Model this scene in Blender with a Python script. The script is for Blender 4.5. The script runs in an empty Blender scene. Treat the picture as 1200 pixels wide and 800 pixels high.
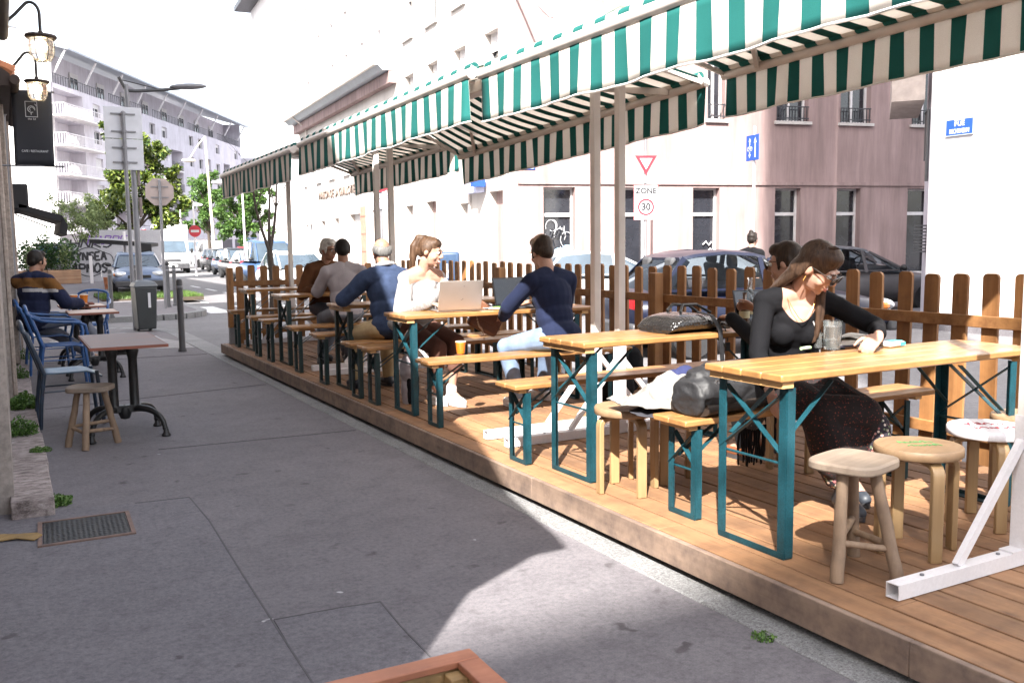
import bpy, bmesh, math, random
from mathutils import Vector, Matrix, Euler, noise
rnd = random.Random(7)
SC = bpy.context.scene
COL = SC.collection
R = math.radians
PI = math.pi
V = Vector
# ------------------------------------------------------------------ camera
CF, CYAW, CPITCH, CROLL, CH = 1078.7, 0.50165, 0.10604, -0.01222, 1.457
def cam_axes():
    f = V((math.sin(CYAW)*math.cos(CPITCH), math.cos(CYAW)*math.cos(CPITCH), -math.sin(CPITCH)))
    r = V((math.cos(CYAW), -math.sin(CYAW), 0)); u = r.cross(f)
    c, s = math.cos(CROLL), math.sin(CROLL)
    return r*c+u*s, u*c-r*s, f
AX = cam_axes()
def ray(px, py):
    return AX[0]*((px-600)/CF) + AX[1]*(-(py-400)/CF) + AX[2]
def gz(px, py, z=0.0):                 # photo pixel -> point on a level plane
    d = ray(px, py); return V((0, 0, CH)) + d*((z-CH)/d.z)
def at(px, py, Y):                     # photo pixel -> point at street distance Y
    d = ray(px, py); return V((0, 0, CH)) + d*(Y/d.y)
cd = bpy.data.cameras.new('camera'); cam = bpy.data.objects.new('camera', cd); COL.objects.link(cam)
m = Matrix.Identity(4)
for i in range(3):
    m[i][0], m[i][1], m[i][2] = AX[0][i], AX[1][i], -AX[2][i]
m[2][3] = CH
cam.matrix_world = m
cd.sensor_fit = 'HORIZONTAL'; cd.sensor_width = 36; cd.lens = CF/1200*36
cd.clip_start = 0.05; cd.clip_end = 3000
SC.camera = cam
# ------------------------------------------------------------------ materials
MATS = {}
def nodes(name):
    mt = bpy.data.materials.new(name); mt.use_nodes = True
    nt = mt.node_tree
    return mt, nt, nt.nodes['Principled BSDF']
def hexc(c):
    return (c[0], c[1], c[2], 1)
def coords(nt, scale=(1, 1, 1), world=False):
    tc = nt.nodes.new('ShaderNodeTexCoord')
    mp = nt.nodes.new('ShaderNodeMapping'); mp.inputs['Scale'].default_value = scale
    if world:
        g = nt.nodes.new('ShaderNodeNewGeometry'); nt.links.new(g.outputs['Position'], mp.inputs['Vector'])
    else:
        oi = nt.nodes.new('ShaderNodeObjectInfo')
        mul = nt.nodes.new('ShaderNodeMath'); mul.operation = 'MULTIPLY'; mul.inputs[1].default_value = 37.0
        nt.links.new(oi.outputs['Random'], mul.inputs[0])
        ad = nt.nodes.new('ShaderNodeVectorMath'); ad.operation = 'ADD'
        nt.links.new(tc.outputs['Object'], ad.inputs[0]); nt.links.new(mul.outputs[0], ad.inputs[1])
        nt.links.new(ad.outputs[0], mp.inputs['Vector'])
    return mp.outputs[0]
def noise_n(nt, vec, scale, detail=4, rough=.55):
    n = nt.nodes.new('ShaderNodeTexNoise'); n.inputs['Scale'].default_value = scale
    n.inputs['Detail'].default_value = detail; n.inputs['Roughness'].default_value = rough
    nt.links.new(vec, n.inputs['Vector']); return n.outputs['Fac']
def ramp(nt, fac, stops):
    r = nt.nodes.new('ShaderNodeValToRGB'); e = r.color_ramp.elements
    while len(e) < len(stops): e.new(0.5)
    for el, (p, c) in zip(e, stops):
        el.position = p; el.color = hexc(c) if len(c) == 3 else c
    nt.links.new(fac, r.inputs[0]); return r.outputs[0]
def mix(nt, fac, a, b, mode='MIX'):
    n = nt.nodes.new('ShaderNodeMix'); n.data_type = 'RGBA'; n.blend_type = mode
    for sock, val in ((n.inputs[0], fac), (n.inputs[6], a), (n.inputs[7], b)):
        if hasattr(val, 'links'): nt.links.new(val, sock)
        elif isinstance(val, (int, float)): sock.default_value = val
        else: sock.default_value = hexc(val)
    return n.outputs[2]
def bump(nt, fac, strength, dist, bs):
    b = nt.nodes.new('ShaderNodeBump'); b.inputs['Strength'].default_value = strength; b.inputs['Distance'].default_value = dist
    nt.links.new(fac, b.inputs['Height']); nt.links.new(b.outputs[0], bs.inputs['Normal'])
def M(name, col, rough=.6, var=.18, scale=6, bmp=.15, metal=0, stretch=(1, 1, 1), world=False, spec=.5, coat=0, grit=0, bd=.004):
    """plain surface with uneven colour, roughness and fine relief"""
    if name in MATS: return MATS[name]
    mt, nt, bs = nodes(name)
    v = coords(nt, stretch, world)
    f = noise_n(nt, v, scale, 5)
    lo = [max(0, c*(1-var)) for c in col]; hi = [min(1, c*(1+var)) for c in col]
    c = ramp(nt, f, [(.3, lo), (.7, hi)])
    if grit:
        g = noise_n(nt, v, scale*14, 3, .7)
        gr = ramp(nt, g, [(.35, (1-grit,)*3), (.65, (1+grit*.4,)*3)])
        c = mix(nt, 1.0, c, gr, 'MULTIPLY')
    nt.links.new(c, bs.inputs['Base Color'])
    bs.inputs['Metallic'].default_value = metal
    bs.inputs['Specular IOR Level'].default_value = spec
    bs.inputs['Coat Weight'].default_value = coat
    rr = ramp(nt, f, [(.25, (max(0, rough-.08),)*3), (.75, (min(1, rough+.08),)*3)])
    nt.links.new(rr, bs.inputs['Roughness'])
    if bmp:
        f2 = noise_n(nt, v, scale*6, 4)
        bump(nt, f2, bmp, bd, bs)
    MATS[name] = mt; return mt
def WOOD(name, c1, c2, axis=0, scale=1.0, rough=.55, bmp=.3, coat=0, world=False, dirt=0.0, knots=True, island=0.0):
    """wood with grain along an axis"""
    if name in MATS: return MATS[name]
    mt, nt, bs = nodes(name)
    st = [22*scale]*3; st[axis] = 1.1*scale
    v = coords(nt, tuple(st), world)
    a = noise_n(nt, v, 1.0, 8, .65)
    col = ramp(nt, a, [(.28, c1), (.5, [(x+y)/2 for x, y in zip(c1, c2)]), (.72, c2)])
    v2 = coords(nt, (1, 1, 1), world)
    b = noise_n(nt, v2, 2.3, 3)
    tone = ramp(nt, b, [(.3, (.78, .78, .8)), (.7, (1.12, 1.1, 1.06))])
    col = mix(nt, 1.0, col, tone, 'MULTIPLY')
    if island:
        g = nt.nodes.new('ShaderNodeNewGeometry')
        ti = ramp(nt, g.outputs['Random Per Island'], [(0, (1-island, 1-island*.95, 1-island*.9)), (1, (1+island*.6, 1+island*.5, 1+island*.35))])
        col = mix(nt, 1.0, col, ti, 'MULTIPLY')
    if knots:
        vo = nt.nodes.new('ShaderNodeTexVoronoi'); vo.inputs['Scale'].default_value = 1.0
        st2 = [7.0]*3; st2[axis] = 2.0
        nt.links.new(coords(nt, tuple(st2), world), vo.inputs['Vector'])
        k = ramp(nt, vo.outputs['Distance'], [(.03, (.45, .4, .36)), (.11, (1, 1, 1))])
        col = mix(nt, .7, col, k, 'MULTIPLY')
    if dirt:
        d = noise_n(nt, v2, 9, 6, .7)
        dd = ramp(nt, d, [(.42, (1, 1, 1)), (.68, (1-dirt, 1-dirt, 1-dirt*.9))])
        col = mix(nt, 1.0, col, dd, 'MULTIPLY')
    nt.links.new(col, bs.inputs['Base Color'])
    rr = ramp(nt, a, [(.3, (rough+.1,)*3), (.7, (rough-.07,)*3)])
    nt.links.new(rr, bs.inputs['Roughness'])
    bs.inputs['Coat Weight'].default_value = coat; bs.inputs['Coat Roughness'].default_value = .22
    bump(nt, a, bmp, .003, bs)
    MATS[name] = mt; return mt
def GLASS(name, col=(.9, .95, .95), rough=.02, ior=1.45):
    if name in MATS: return MATS[name]
    mt, nt, bs = nodes(name)
    bs.inputs['Base Color'].default_value = hexc(col); bs.inputs['Roughness'].default_value = rough
    bs.inputs['Transmission Weight'].default_value = 1; bs.inputs['IOR'].default_value = ior
    MATS[name] = mt; return mt
def EMIT(name, col, st):
    if name in MATS: return MATS[name]
    mt, nt, bs = nodes(name)
    bs.inputs['Base Color'].default_value = hexc(col)
    bs.inputs['Emission Color'].default_value = hexc(col); bs.inputs['Emission Strength'].default_value = st
    MATS[name] = mt; return mt
# ------------------------------------------------------------------ mesh builder
class MB:
    def __init__(s): s.v = []; s.f = []; s.m = []; s.mat = 0
    def add(s, vs, fs, mat=None):
        o = len(s.v); s.v += [tuple(x) for x in vs]
        k = s.mat if mat is None else mat
        for f in fs: s.f.append(tuple(i+o for i in f)); s.m.append(k)
        return s
    def box(s, c, size, rot=None, mat=None):
        hx, hy, hz = size[0]/2, size[1]/2, size[2]/2
        vs = [V((x, y, z)) for z in (-hz, hz) for y in (-hy, hy) for x in (-hx, hx)]
        if rot is not None:
            if isinstance(rot, (int, float)): rot = Matrix.Rotation(rot, 3, 'Z')
            vs = [rot @ q for q in vs]
        c = V(c)
        return s.add([q+c for q in vs], [(0, 2, 3, 1), (4, 5, 7, 6), (0, 1, 5, 4), (2, 6, 7, 3), (0, 4, 6, 2), (1, 3, 7, 5)], mat)
    def bx(s, x0, x1, y0, y1, z0, z1, mat=None):
        return s.box(((x0+x1)/2, (y0+y1)/2, (z0+z1)/2), (abs(x1-x0), abs(y1-y0), abs(z1-z0)), None, mat)
    def beam(s, a, b, w, h, up=(0, 0, 1), mat=None):
        a, b = V(a), V(b); d = b-a; L = d.length; d.normalize(); up = V(up)
        if abs(d.dot(up)) > .98: up = V((1, 0, 0)) if abs(d.x) < .9 else V((0, 1, 0))
        x = d.cross(up).normalized(); z = x.cross(d).normalized()
        return s.box((a+b)/2, (w, L, h), Matrix((x, d, z)).transposed(), mat)
    def tube(s, pts, r, n=10, caps=True, mat=None):
        pts = [V(p) for p in pts]; k = len(pts)
        rs = r if isinstance(r, (list, tuple)) else [r]*k
        vs = []; fs = []; prev = None
        for i, p in enumerate(pts):
            t = (pts[min(i+1, k-1)]-pts[max(i-1, 0)])
            if t.length < 1e-9: t = V((0, 0, 1))
            t.normalize()
            if prev is None:
                u = t.cross(V((0, 0, 1)))
                if u.length < .1: u = t.cross(V((1, 0, 0)))
            else: u = prev - t*prev.dot(t)
            u.normalize(); prev = u; w = t.cross(u)
            for j in range(n):
                a = 2*PI*j/n; vs.append(p+(u*math.cos(a)+w*math.sin(a))*rs[i])
        for i in range(k-1):
            for j in range(n):
                j2 = (j+1) % n; fs.append((i*n+j, i*n+j2, (i+1)*n+j2, (i+1)*n+j))
        if caps:
            fs.append(tuple(range(n))[::-1]); fs.append(tuple((k-1)*n+j for j in range(n)))
        return s.add(vs, fs, mat)
    def lathe(s, prof, c=(0, 0, 0), n=24, mat=None, R3=None, ring=False):
        if ring: prof = list(prof)+[prof[0]]
        c = V(c); vs = []; fs = []
        for r, z in prof:
            for j in range(n):
                a = 2*PI*j/n; q = V((r*math.cos(a), r*math.sin(a), z))
                if R3 is not None: q = R3 @ q
                vs.append(c+q)
        for i in range(len(prof)-1):
            for j in range(n):
                j2 = (j+1) % n; fs.append((i*n+j, i*n+j2, (i+1)*n+j2, (i+1)*n+j))
        if ring: return s.add(vs, fs, mat)
        if prof[0][0] > 1e-6: fs.append(tuple(range(n))[::-1])
        if prof[-1][0] > 1e-6: fs.append(tuple((len(prof)-1)*n+j for j in range(n)))
        return s.add(vs, fs, mat)
    def prism(s, poly, z0, z1, mat=None):
        n = len(poly)
        vs = [(x, y, z0) for x, y in poly]+[(x, y, z1) for x, y in poly]
        fs = [tuple(range(n))[::-1], tuple(range(n, 2*n))]+[(i, (i+1) % n, n+(i+1) % n, n+i) for i in range(n)]
        return s.add(vs, fs, mat)
    def plate(s, poly3, thick, mat=None):             # flat outline in 3D given a thickness vector
        n = len(poly3); t = V(thick)
        vs = [V(p) for p in poly3]+[V(p)+t for p in poly3]
        fs = [tuple(range(n)), tuple(range(n, 2*n))[::-1]]+[(i, n+i, n+(i+1) % n, (i+1) % n) for i in range(n)]
        return s.add(vs, fs, mat)
    def quad(s, a, b, c, d, mat=None): return s.add([a, b, c, d], [(0, 1, 2, 3)], mat)
    def ell(s, c, r, R3=None, n=16, mat=None):
        c = V(c); m2 = n//2; vs = []; fs = []
        for i in range(m2+1):
            t = PI*i/m2
            for j in range(n):
                a = 2*PI*j/n; q = V((r[0]*math.sin(t)*math.cos(a), r[1]*math.sin(t)*math.sin(a), r[2]*math.cos(t)))
                if R3 is not None: q = R3 @ q
                vs.append(c+q)
        for i in range(m2):
            for j in range(n):
                j2 = (j+1) % n; fs.append((i*n+j, (i+1)*n+j, (i+1)*n+j2, i*n+j2))
        return s.add(vs, fs, mat)
    def cap(s, a, b, ra, rb, n=14):                    # tapered limb with round ends
        a, b = V(a), V(b); d = b-a; L = d.length
        if L < 1e-6: return s.ell(a, (ra,)*3, None, n)
        d /= L; pts = []; rs = []
        for i in range(5):
            t = PI/2*i/4; pts.append(a-d*ra*math.cos(t)); rs.append(max(ra*math.sin(t), 1e-4))
        for i in range(1, 4): pts.append(a+d*L*i/4); rs.append(ra+(rb-ra)*i/4)
        for i in range(5):
            t = PI/2*(4-i)/4; pts.append(b+d*rb*math.cos(t)); rs.append(max(rb*math.sin(t), 1e-4))
        return s.tube(pts, rs, n)
    def mesh(s, name, mats, smooth=True, angle=38):
        me = bpy.data.meshes.new(name); me.from_pydata(s.v, [], s.f)
        mats = mats if isinstance(mats, (list, tuple)) else [mats]
        for mt in mats: me.materials.append(mt)
        me.polygons.foreach_set('material_index', s.m)
        bm = bmesh.new(); bm.from_mesh(me); bmesh.ops.recalc_face_normals(bm, faces=bm.faces); bm.to_mesh(me); bm.free()
        if smooth:
            me.polygons.foreach_set('use_smooth', [True]*len(me.polygons)); me.set_sharp_from_angle(angle=R(angle))
        me.update(); return me
    def build(s, name, mats, parent=None, smooth=True, bevel=0, loc=None, angle=38, recalc=True):
        o = bpy.data.objects.new(name, s.mesh(name, mats, smooth, angle)); COL.objects.link(o)
        if parent is not None: o.parent = parent
        if loc is not None: o.location = loc
        if bevel:
            b = o.modifiers.new('bevel', 'BEVEL'); b.width = bevel; b.segments = 2; b.limit_method = 'ANGLE'; b.angle_limit = R(40)
        return o
def tag(o, label=None, cat=None, group=None, kind=None):
    if label: o['label'] = label
    if cat: o['category'] = cat
    if group: o['group'] = group
    if kind: o['kind'] = kind
    return o
def thing(name, label, cat, loc=(0, 0, 0), rz=0, group=None):
    o = bpy.data.objects.new(name, None); COL.objects.link(o); o.empty_display_size = .1
    o.location = loc; o.rotation_euler = (0, 0, rz)
    return tag(o, label, cat, group)
def struct(o): o['kind'] = 'structure'; return o
KIDS = {}
def copy_tree(o, loc=None, rz=None, label=None, group=None, parent=None):
    c = o.copy(); COL.objects.link(c)
    if parent is not None: c.parent = parent
    if loc is not None: c.location = loc
    if rz is not None: c.rotation_euler = (0, 0, rz)
    if label: c['label'] = label
    if group: c['group'] = group
    for ch in [q for q in o.children]: copy_tree(ch, parent=c)
    return c
def text_mesh(txt, size, name, mat, parent=None, depth=.002, loc=(0, 0, 0), rot=None, align='CENTER', sx=1.0, bold=0):
    cu = bpy.data.curves.new(name, 'FONT'); cu.body = txt; cu.size = size; cu.extrude = depth
    cu.align_x = align; cu.align_y = 'CENTER'; cu.offset = bold
    t = bpy.data.objects.new(name, cu); COL.objects.link(t)
    bpy.context.view_layer.update()
    me = bpy.data.meshes.new_from_object(t.evaluated_get(bpy.context.evaluated_depsgraph_get()))
    bpy.data.objects.remove(t); bpy.data.curves.remove(cu)
    Mx = Matrix.Diagonal((sx, 1, 1, 1)); me.transform(Mx)
    if rot is not None: me.transform(rot.to_4x4() if isinstance(rot, Matrix) else Euler(rot).to_matrix().to_4x4())
    me.transform(Matrix.Translation(loc))
    me.materials.clear(); me.materials.append(mat)
    o = bpy.data.objects.new(name, me); COL.objects.link(o)
    if parent is not None: o.parent = parent
    return o
UP = Matrix.Rotation(PI/2, 3, 'X')     # text standing upright, read from -y
# ------------------------------------------------------------------ palette
m_teal = M('teal_paint', (.007, .05, .066), .45, .35, 9, .15, spec=.4, grit=.35)
m_tealshade = M('teal_paint_in_shade', (.012, .03, .032), .4, .25, 9, .1)  # teal darkened to stand for the shade at the far end
m_top = WOOD('varnished_pine', (.29, .135, .04), (.41, .215, .08), 0, .55, .36, .15, coat=.25, dirt=.26, island=.16)
m_bench = WOOD('varnished_pine_bench', (.28, .13, .04), (.4, .21, .08), 0, .6, .4, .15, coat=.2, dirt=.28, island=.14)
m_batten = WOOD('pine_batten', (.48, .27, .1), (.62, .38, .17), 1, .8, .5, .15, knots=False)
m_deck = WOOD('deck_boards', (.205, .102, .048), (.335, .185, .095), 1, .5, .7, .35, world=True, dirt=.3, island=.2)
m_fascia = WOOD('deck_fascia', (.17, .115, .085), (.29, .21, .16), 1, .45, .75, .4, world=True, dirt=.45)
m_fence = WOOD('stained_fence_wood', (.2, .085, .026), (.4, .2, .078), 2, .6, .6, .4, dirt=.2, island=.0)
m_rail = WOOD('stained_fence_rail', (.19, .08, .025), (.37, .185, .07), 1, .6, .6, .4, dirt=.2)
m_birch = WOOD('birch_plywood', (.27, .165, .075), (.37, .25, .13), 2, .9, .42, .08, coat=.15, knots=False)
m_birchseat = WOOD('birch_seat', (.235, .145, .08), (.32, .215, .125), 0, .8, .5, .1, knots=False, dirt=.25)
m_rustic = WOOD('weathered_oak', (.19, .125, .08), (.31, .22, .15), 2, .8, .7, .5, dirt=.25)
m_rusticseat = WOOD('weathered_oak_seat', (.2, .152, .115), (.31, .25, .195), 0, .8, .7, .4, dirt=.2)
m_planter = WOOD('planter_pine', (.3, .19, .08), (.45, .3, .14), 0, .6, .65, .3, dirt=.25)
m_planterrim = WOOD('planter_rim', (.3, .11, .06), (.42, .18, .1), 0, .6, .6, .3, dirt=.2)
m_post = M('cream_painted_steel', (.66, .61, .57), .4, .08, 4, .03)
m_white = M('white_painted_steel', (.66, .64, .655), .45, .06, 5, .05, grit=.06)
m_black = M('black_plastic', (.012, .012, .013), .45, .3, 10, .1)
m_iron = M('black_cast_iron', (.012, .012, .013), .38, .4, 14, .4)
m_grey = M('grey_galvanised', (.2, .2, .215), .5, .15, 5, .08, metal=.2)
m_dgrey = M('dark_grey_paint', (.05, .05, .055), .45, .2, 6, .08)
m_chrome = M('bright_metal', (.6, .6, .6), .25, .1, 8, .05, metal=1)
m_blue = M('blue_chair_paint', (.025, .085, .24), .35, .35, 9, .1, grit=.2)
m_bluegrey = M('worn_blue_paint', (.1, .16, .23), .4, .35, 12, .15, grit=.3)
m_darkblue = M('dark_blue_grey_tube', (.02, .035, .06), .35, .4, 9, .1)
m_formica = M('marbled_table_top', (.15, .095, .085), .55, .3, 4, .05)
m_formedge = M('red_brown_edge', (.2, .06, .035), .5, .2, 9, .1)
m_glass = GLASS('clear_glass')
m_water = GLASS('water', (.95, .97, 1), 0, 1.33)
for q_, w_ in ((m_water, .84), (m_glass, .93)): q_.node_tree.nodes['Principled BSDF'].inputs['Transmission Weight'].default_value = w_   # whitish diffuse part stands in for sunlight refracted through the glass
# ------------------------------------------------------------------ ground
def asphalt(name, c, var, stains=True, world=True):
    mt, nt, bs = nodes(name)
    v = coords(nt, (1, 1, 1), True)
    a = noise_n(nt, v, .55, 5, .6); b = noise_n(nt, v, 150, 3, .85); d = noise_n(nt, v, 5.5, 6, .7)
    col = ramp(nt, a, [(.3, [x*(1-var) for x in c]), (.7, [x*(1+var) for x in c])])
    col = mix(nt, 1, col, ramp(nt, b, [(.3, (.72, .72, .74)), (.62, (1.0, 1.0, 1.0)), (.74, (1.5, 1.5, 1.5))]), 'MULTIPLY')
    col = mix(nt, 1, col, ramp(nt, d, [(.34, (.85, .84, .85)), (.52, (1, 1, 1)), (.7, (1.08, 1.07, 1.06))]), 'MULTIPLY')
    e_ = noise_n(nt, v, 38, 5, .75)
    col = mix(nt, 1, col, ramp(nt, e_, [(.32, (.72, .72, .72)), (.5, (1, 1, 1)), (.68, (1.22, 1.21, 1.2))]), 'MULTIPLY')
    if stains:
        vo = nt.nodes.new('ShaderNodeTexVoronoi'); vo.inputs['Scale'].default_value = 5.0; vo.inputs['Randomness'].default_value = 1
        wv = nt.nodes.new('ShaderNodeVectorMath'); wv.operation = 'ADD'
        nz = nt.nodes.new('ShaderNodeTexNoise'); nz.inputs['Scale'].default_value = 9
        nt.links.new(v, nz.inputs['Vector']); nt.links.new(v, wv.inputs[0])
        sc = nt.nodes.new('ShaderNodeVectorMath'); sc.operation = 'SCALE'; sc.inputs['Scale'].default_value = .16
        nt.links.new(nz.outputs['Color'], sc.inputs[0]); nt.links.new(sc.outputs[0], wv.inputs[1])
        nt.links.new(wv.outputs[0], vo.inputs['Vector'])
        spot = ramp(nt, vo.outputs['Distance'], [(.09, (.5, .48, .48)), (.18, (1, 1, 1))])
        gate = ramp(nt, noise_n(nt, v, 1.7, 3), [(.46, (0, 0, 0)), (.6, (1, 1, 1))])
        col = mix(nt, gate, col, mix(nt, 1, col, spot, 'MULTIPLY'))
        v2 = nt.nodes.new('ShaderNodeTexVoronoi'); v2.inputs['Scale'].default_value = 2.2
        nt.links.new(wv.outputs[0], v2.inputs['Vector'])
        sp2 = ramp(nt, v2.outputs['Distance'], [(.02, (1, 1, 1)), (.038, (0, 0, 0))])
        g2 = ramp(nt, noise_n(nt, v, 2.9, 2), [(.5, (0, 0, 0)), (.56, (.75, .75, .75))])
        col = mix(nt, mix(nt, 1, sp2, g2, 'MULTIPLY'), col, (.55, .55, .55))
    nt.links.new(col, bs.inputs['Base Color']); bs.inputs['Roughness'].default_value = .82
    bs.inputs['Specular IOR Level'].default_value = .35
    bump(nt, e_, .5, .006, bs); MATS[name] = mt; return mt
m_pave = asphalt('pavement_asphalt', (.172, .16, .17), .13)
m_patch = asphalt('pavement_patch_asphalt', (.162, .153, .166), .11)
m_road = asphalt('road_asphalt', (.17, .165, .17), .12, False)
m_seam = M('seam_tar', (.085, .08, .086), .8, .2, 20, .2, world=True)
m_paint = M('road_paint', (.62, .62, .62), .7, .2, 9, .1, world=True, grit=.3)
def granite(name, c):
    mt, nt, bs = nodes(name); v = coords(nt, (1, 1, 1), True)
    a = noise_n(nt, v, 95, 2, .9); b = noise_n(nt, v, 2.5, 5)
    col = ramp(nt, a, [(.3, [x*.45 for x in c]), (.5, c), (.68, [min(1, x*1.5) for x in c])])
    col = mix(nt, 1, col, ramp(nt, b, [(.3, (.78, .78, .8)), (.7, (1.1, 1.1, 1.08))]), 'MULTIPLY')
    nt.links.new(col, bs.inputs['Base Color']); bs.inputs['Roughness'].default_value = .75
    bump(nt, a, .3, .002, bs); MATS[name] = mt; return mt
m_granite = granite('kerb_granite', (.2, .2, .2))
m_lime = None
g = MB(); g.quad((-700, -700, -.12), (700, -700, -.12), (700, 900, -.12), (-700, 900, -.12)); struct(g.build('road', m_road))
KX = 2.385
arc = [(KX-1.6+1.6*math.cos(a), 18.3-1.6+1.6*math.sin(a)) for a in [PI/2*i/8 for i in range(9)]]
g = MB(); g.prism([(-30, -40), (KX, -40)]+arc+[(-30, 18.3)], -.3, 0); struct(g.build('pavement', m_pave))
arc2 = [(3.9-1.2+1.2*math.cos(a), 21.4+1.2+1.2*math.sin(a)) for a in [-PI/2+PI/2*i/8 for i in range(9)]]
g = MB(); g.prism([(-60, 21.4)]+arc2+[(5.6, 120), (-60, 120)], -.3, 0.0); struct(g.build('pavement', m_pave))
g = MB(); g.prism([(14.0, -40), (45, -40), (45, 12.6), (14.6, 12.9), (14.0, 12.2)], -.3, 0.0); struct(g.build('pavement', m_pave))
g = MB()
y = -6.0
while y < 16.4:
    g.bx(KX+.003, KX+.30, y, y+1.094, -.3, .004); y += 1.1
k = len(arc)
for i in range(k-1):
    a, b = V((*arc[i], 0)), V((*arc[i+1], 0)); n = V((b-a)).normalized().cross(V((0, 0, 1)))
    g.plate([a+n*.003+V((0, 0, .004)), b+n*.003+V((0, 0, .004)), b+n*.28+V((0, 0, .004)), a+n*.28+V((0, 0, .004))], (0, 0, -.25))
g.bx(-20, KX-1.6, 18.303, 18.58, -.3, .004)
struct(g.build('kerb', m_granite, bevel=.006))
g = MB()
for i in range(k-1):
    a, b = V((*arc2[i], 0)), V((*arc2[i+1], 0)); n = (b-a).normalized().cross(V((0, 0, 1)))
    g.plate([a+n*.003+V((0, 0, .004)), b+n*.003+V((0, 0, .004)), b+n*.22+V((0, 0, .004)), a+n*.22+V((0, 0, .004))], (0, 0, -.25))
g.bx(-30, 2.7, 21.18, 21.397, -.3, .004)
for i in range(60): g.bx(3.905+.013*i, 4.12+.013*i, 22.62+i, 23.614+i, -.3, .004)
struct(g.build('kerb', m_granite))
# light slabs and crossing marks at the corner
g = MB()
for i in range(7):
    g.bx(.55+.24*i, .7+.24*i, 15.15, 16.2, .001, .006)
struct(g.build('tactile_paving', M('tactile_strip', (.3, .3, .31), .7, .2, 9, .2, world=True)))
g = MB(); g.prism([(1.5, 14.3), (2.37, 13.9), (2.37, 14.9), (1.75, 17.2), (1.2, 16.9)], .001, .005); struct(g.build('pavement', M('pale_concrete_slab', (.27, .26, .26), .8, .2, 3, .2, world=True, grit=.2)))
g = MB(); g.bx(-6, 2.2, 19.2, 19.45, -.119, -.115)
for i in range(8):
    g.bx(4.25+1.05*i, 4.8+1.05*i, 22.7, 25.3, -.119, -.115)
for i in range(14): g.bx(6.6, 6.72, -4+3.2*i, -2.2+3.2*i, -.119, -.115)
for i in range(10): g.bx(4.9+.0*i, 5.02, 27+5*i, 30+5*i, -.119, -.115)
g.bx(5.35, 5.5, -3, 13.2, -.119, -.115)
struct(g.build('road_marking', m_paint))
# repaired strips in the pavement
p1 = [gz(*q) for q in [(-160, 618), (158, 590), (222, 583), (245, 610), (281, 668), (330, 745), (366, 800), (420, 900), (-200, 1000)]]
g = MB(); g.plate([V((q.x, q.y, .004)) for q in p1], (0, 0, -.003))
for a, b in zip(p1[1:7], p1[2:8]): g.beam(V((a.x, a.y, .003)), V((b.x, b.y, .003)), .007, .005, mat=1)
struct(g.build('pavement_patch', [m_patch, m_seam]))
p2 = [gz(*q) for q in [(321, 727), (398, 713), (446, 706), (470, 735), (500, 766), (560, 830), (395, 850)]]
g = MB(); g.plate([V((q.x, q.y, .005)) for q in p2], (0, 0, -.003))
for a, b in zip(p2[:5], p2[1:6]): g.beam(V((a.x, a.y, .0045)), V((b.x, b.y, .0045)), .006, .005, mat=1)
struct(g.build('pavement_patch', [m_patch, m_seam]))
g = MB(); g.beam((.25, 9.35, .001), (2.36, 9.75, .001), .007, .006); g.beam((.3, 13.2, .001), (2.36, 13.0, .001), .008, .006)
g.beam((.9, 7.0, .001), (2.36, 6.9, .001), .006, .006)
struct(g.build('pavement_seam', m_seam))
# grass strip in front of the parked blue car
def grass(name, x0, x1, y0, y1, n, h, mt, z=0, lab='short grass strip in front of the parked blue car', kind='stuff'):
    g = MB()
    for i in range(n):
        x, y = rnd.uniform(x0, x1), rnd.uniform(y0, y1); a = rnd.uniform(0, PI); l = h*rnd.uniform(.5, 1.1); w = h*.12
        dx, dy = math.cos(a)*w, math.sin(a)*w; tx, ty = rnd.uniform(-.4, .4)*h, rnd.uniform(-.4, .4)*h
        g.add([(x-dx, y-dy, z), (x+dx, y+dy, z), (x+tx, y+ty, z+l)], [(0, 1, 2)])
    o = g.build(name, mt, smooth=False); tag(o, lab, 'grass', kind=kind); return o
def LEAF(name, lo, hi, rough=.5, trans=.25):
    if name in MATS: return MATS[name]
    mt, nt, bs = nodes(name)
    ge = nt.nodes.new('ShaderNodeNewGeometry')
    mid = [(a+b)/2 for a, b in zip(lo, hi)]
    col = ramp(nt, ge.outputs['Random Per Island'], [(0, lo), (.55, mid), (1, hi)])
    nt.links.new(col, bs.inputs['Base Color']); bs.inputs['Roughness'].default_value = rough
    tr = nt.nodes.new('ShaderNodeBsdfTranslucent'); nt.links.new(col, tr.inputs[0])
    ms = nt.nodes.new('ShaderNodeMixShader'); ms.inputs[0].default_value = trans
    out = nt.nodes['Material Output']
    nt.links.new(bs.outputs[0], ms.inputs[1]); nt.links.new(tr.outputs[0], ms.inputs[2]); nt.links.new(ms.outputs[0], out.inputs[0])
    MATS[name] = mt; return mt
m_grass = LEAF('grass_blades', (.05, .1, .02), (.12, .2, .04))
gb = MB(); gb.bx(2.3, 5.0, 27.6, 30.4, -.05, .05); struct(gb.build('verge_soil', M('soil', (.06, .045, .03), .9, .3, 5, .4)))
grass('grass', 2.3, 5.0, 27.6, 30.4, 5000, .11, m_grass, .05)
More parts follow.
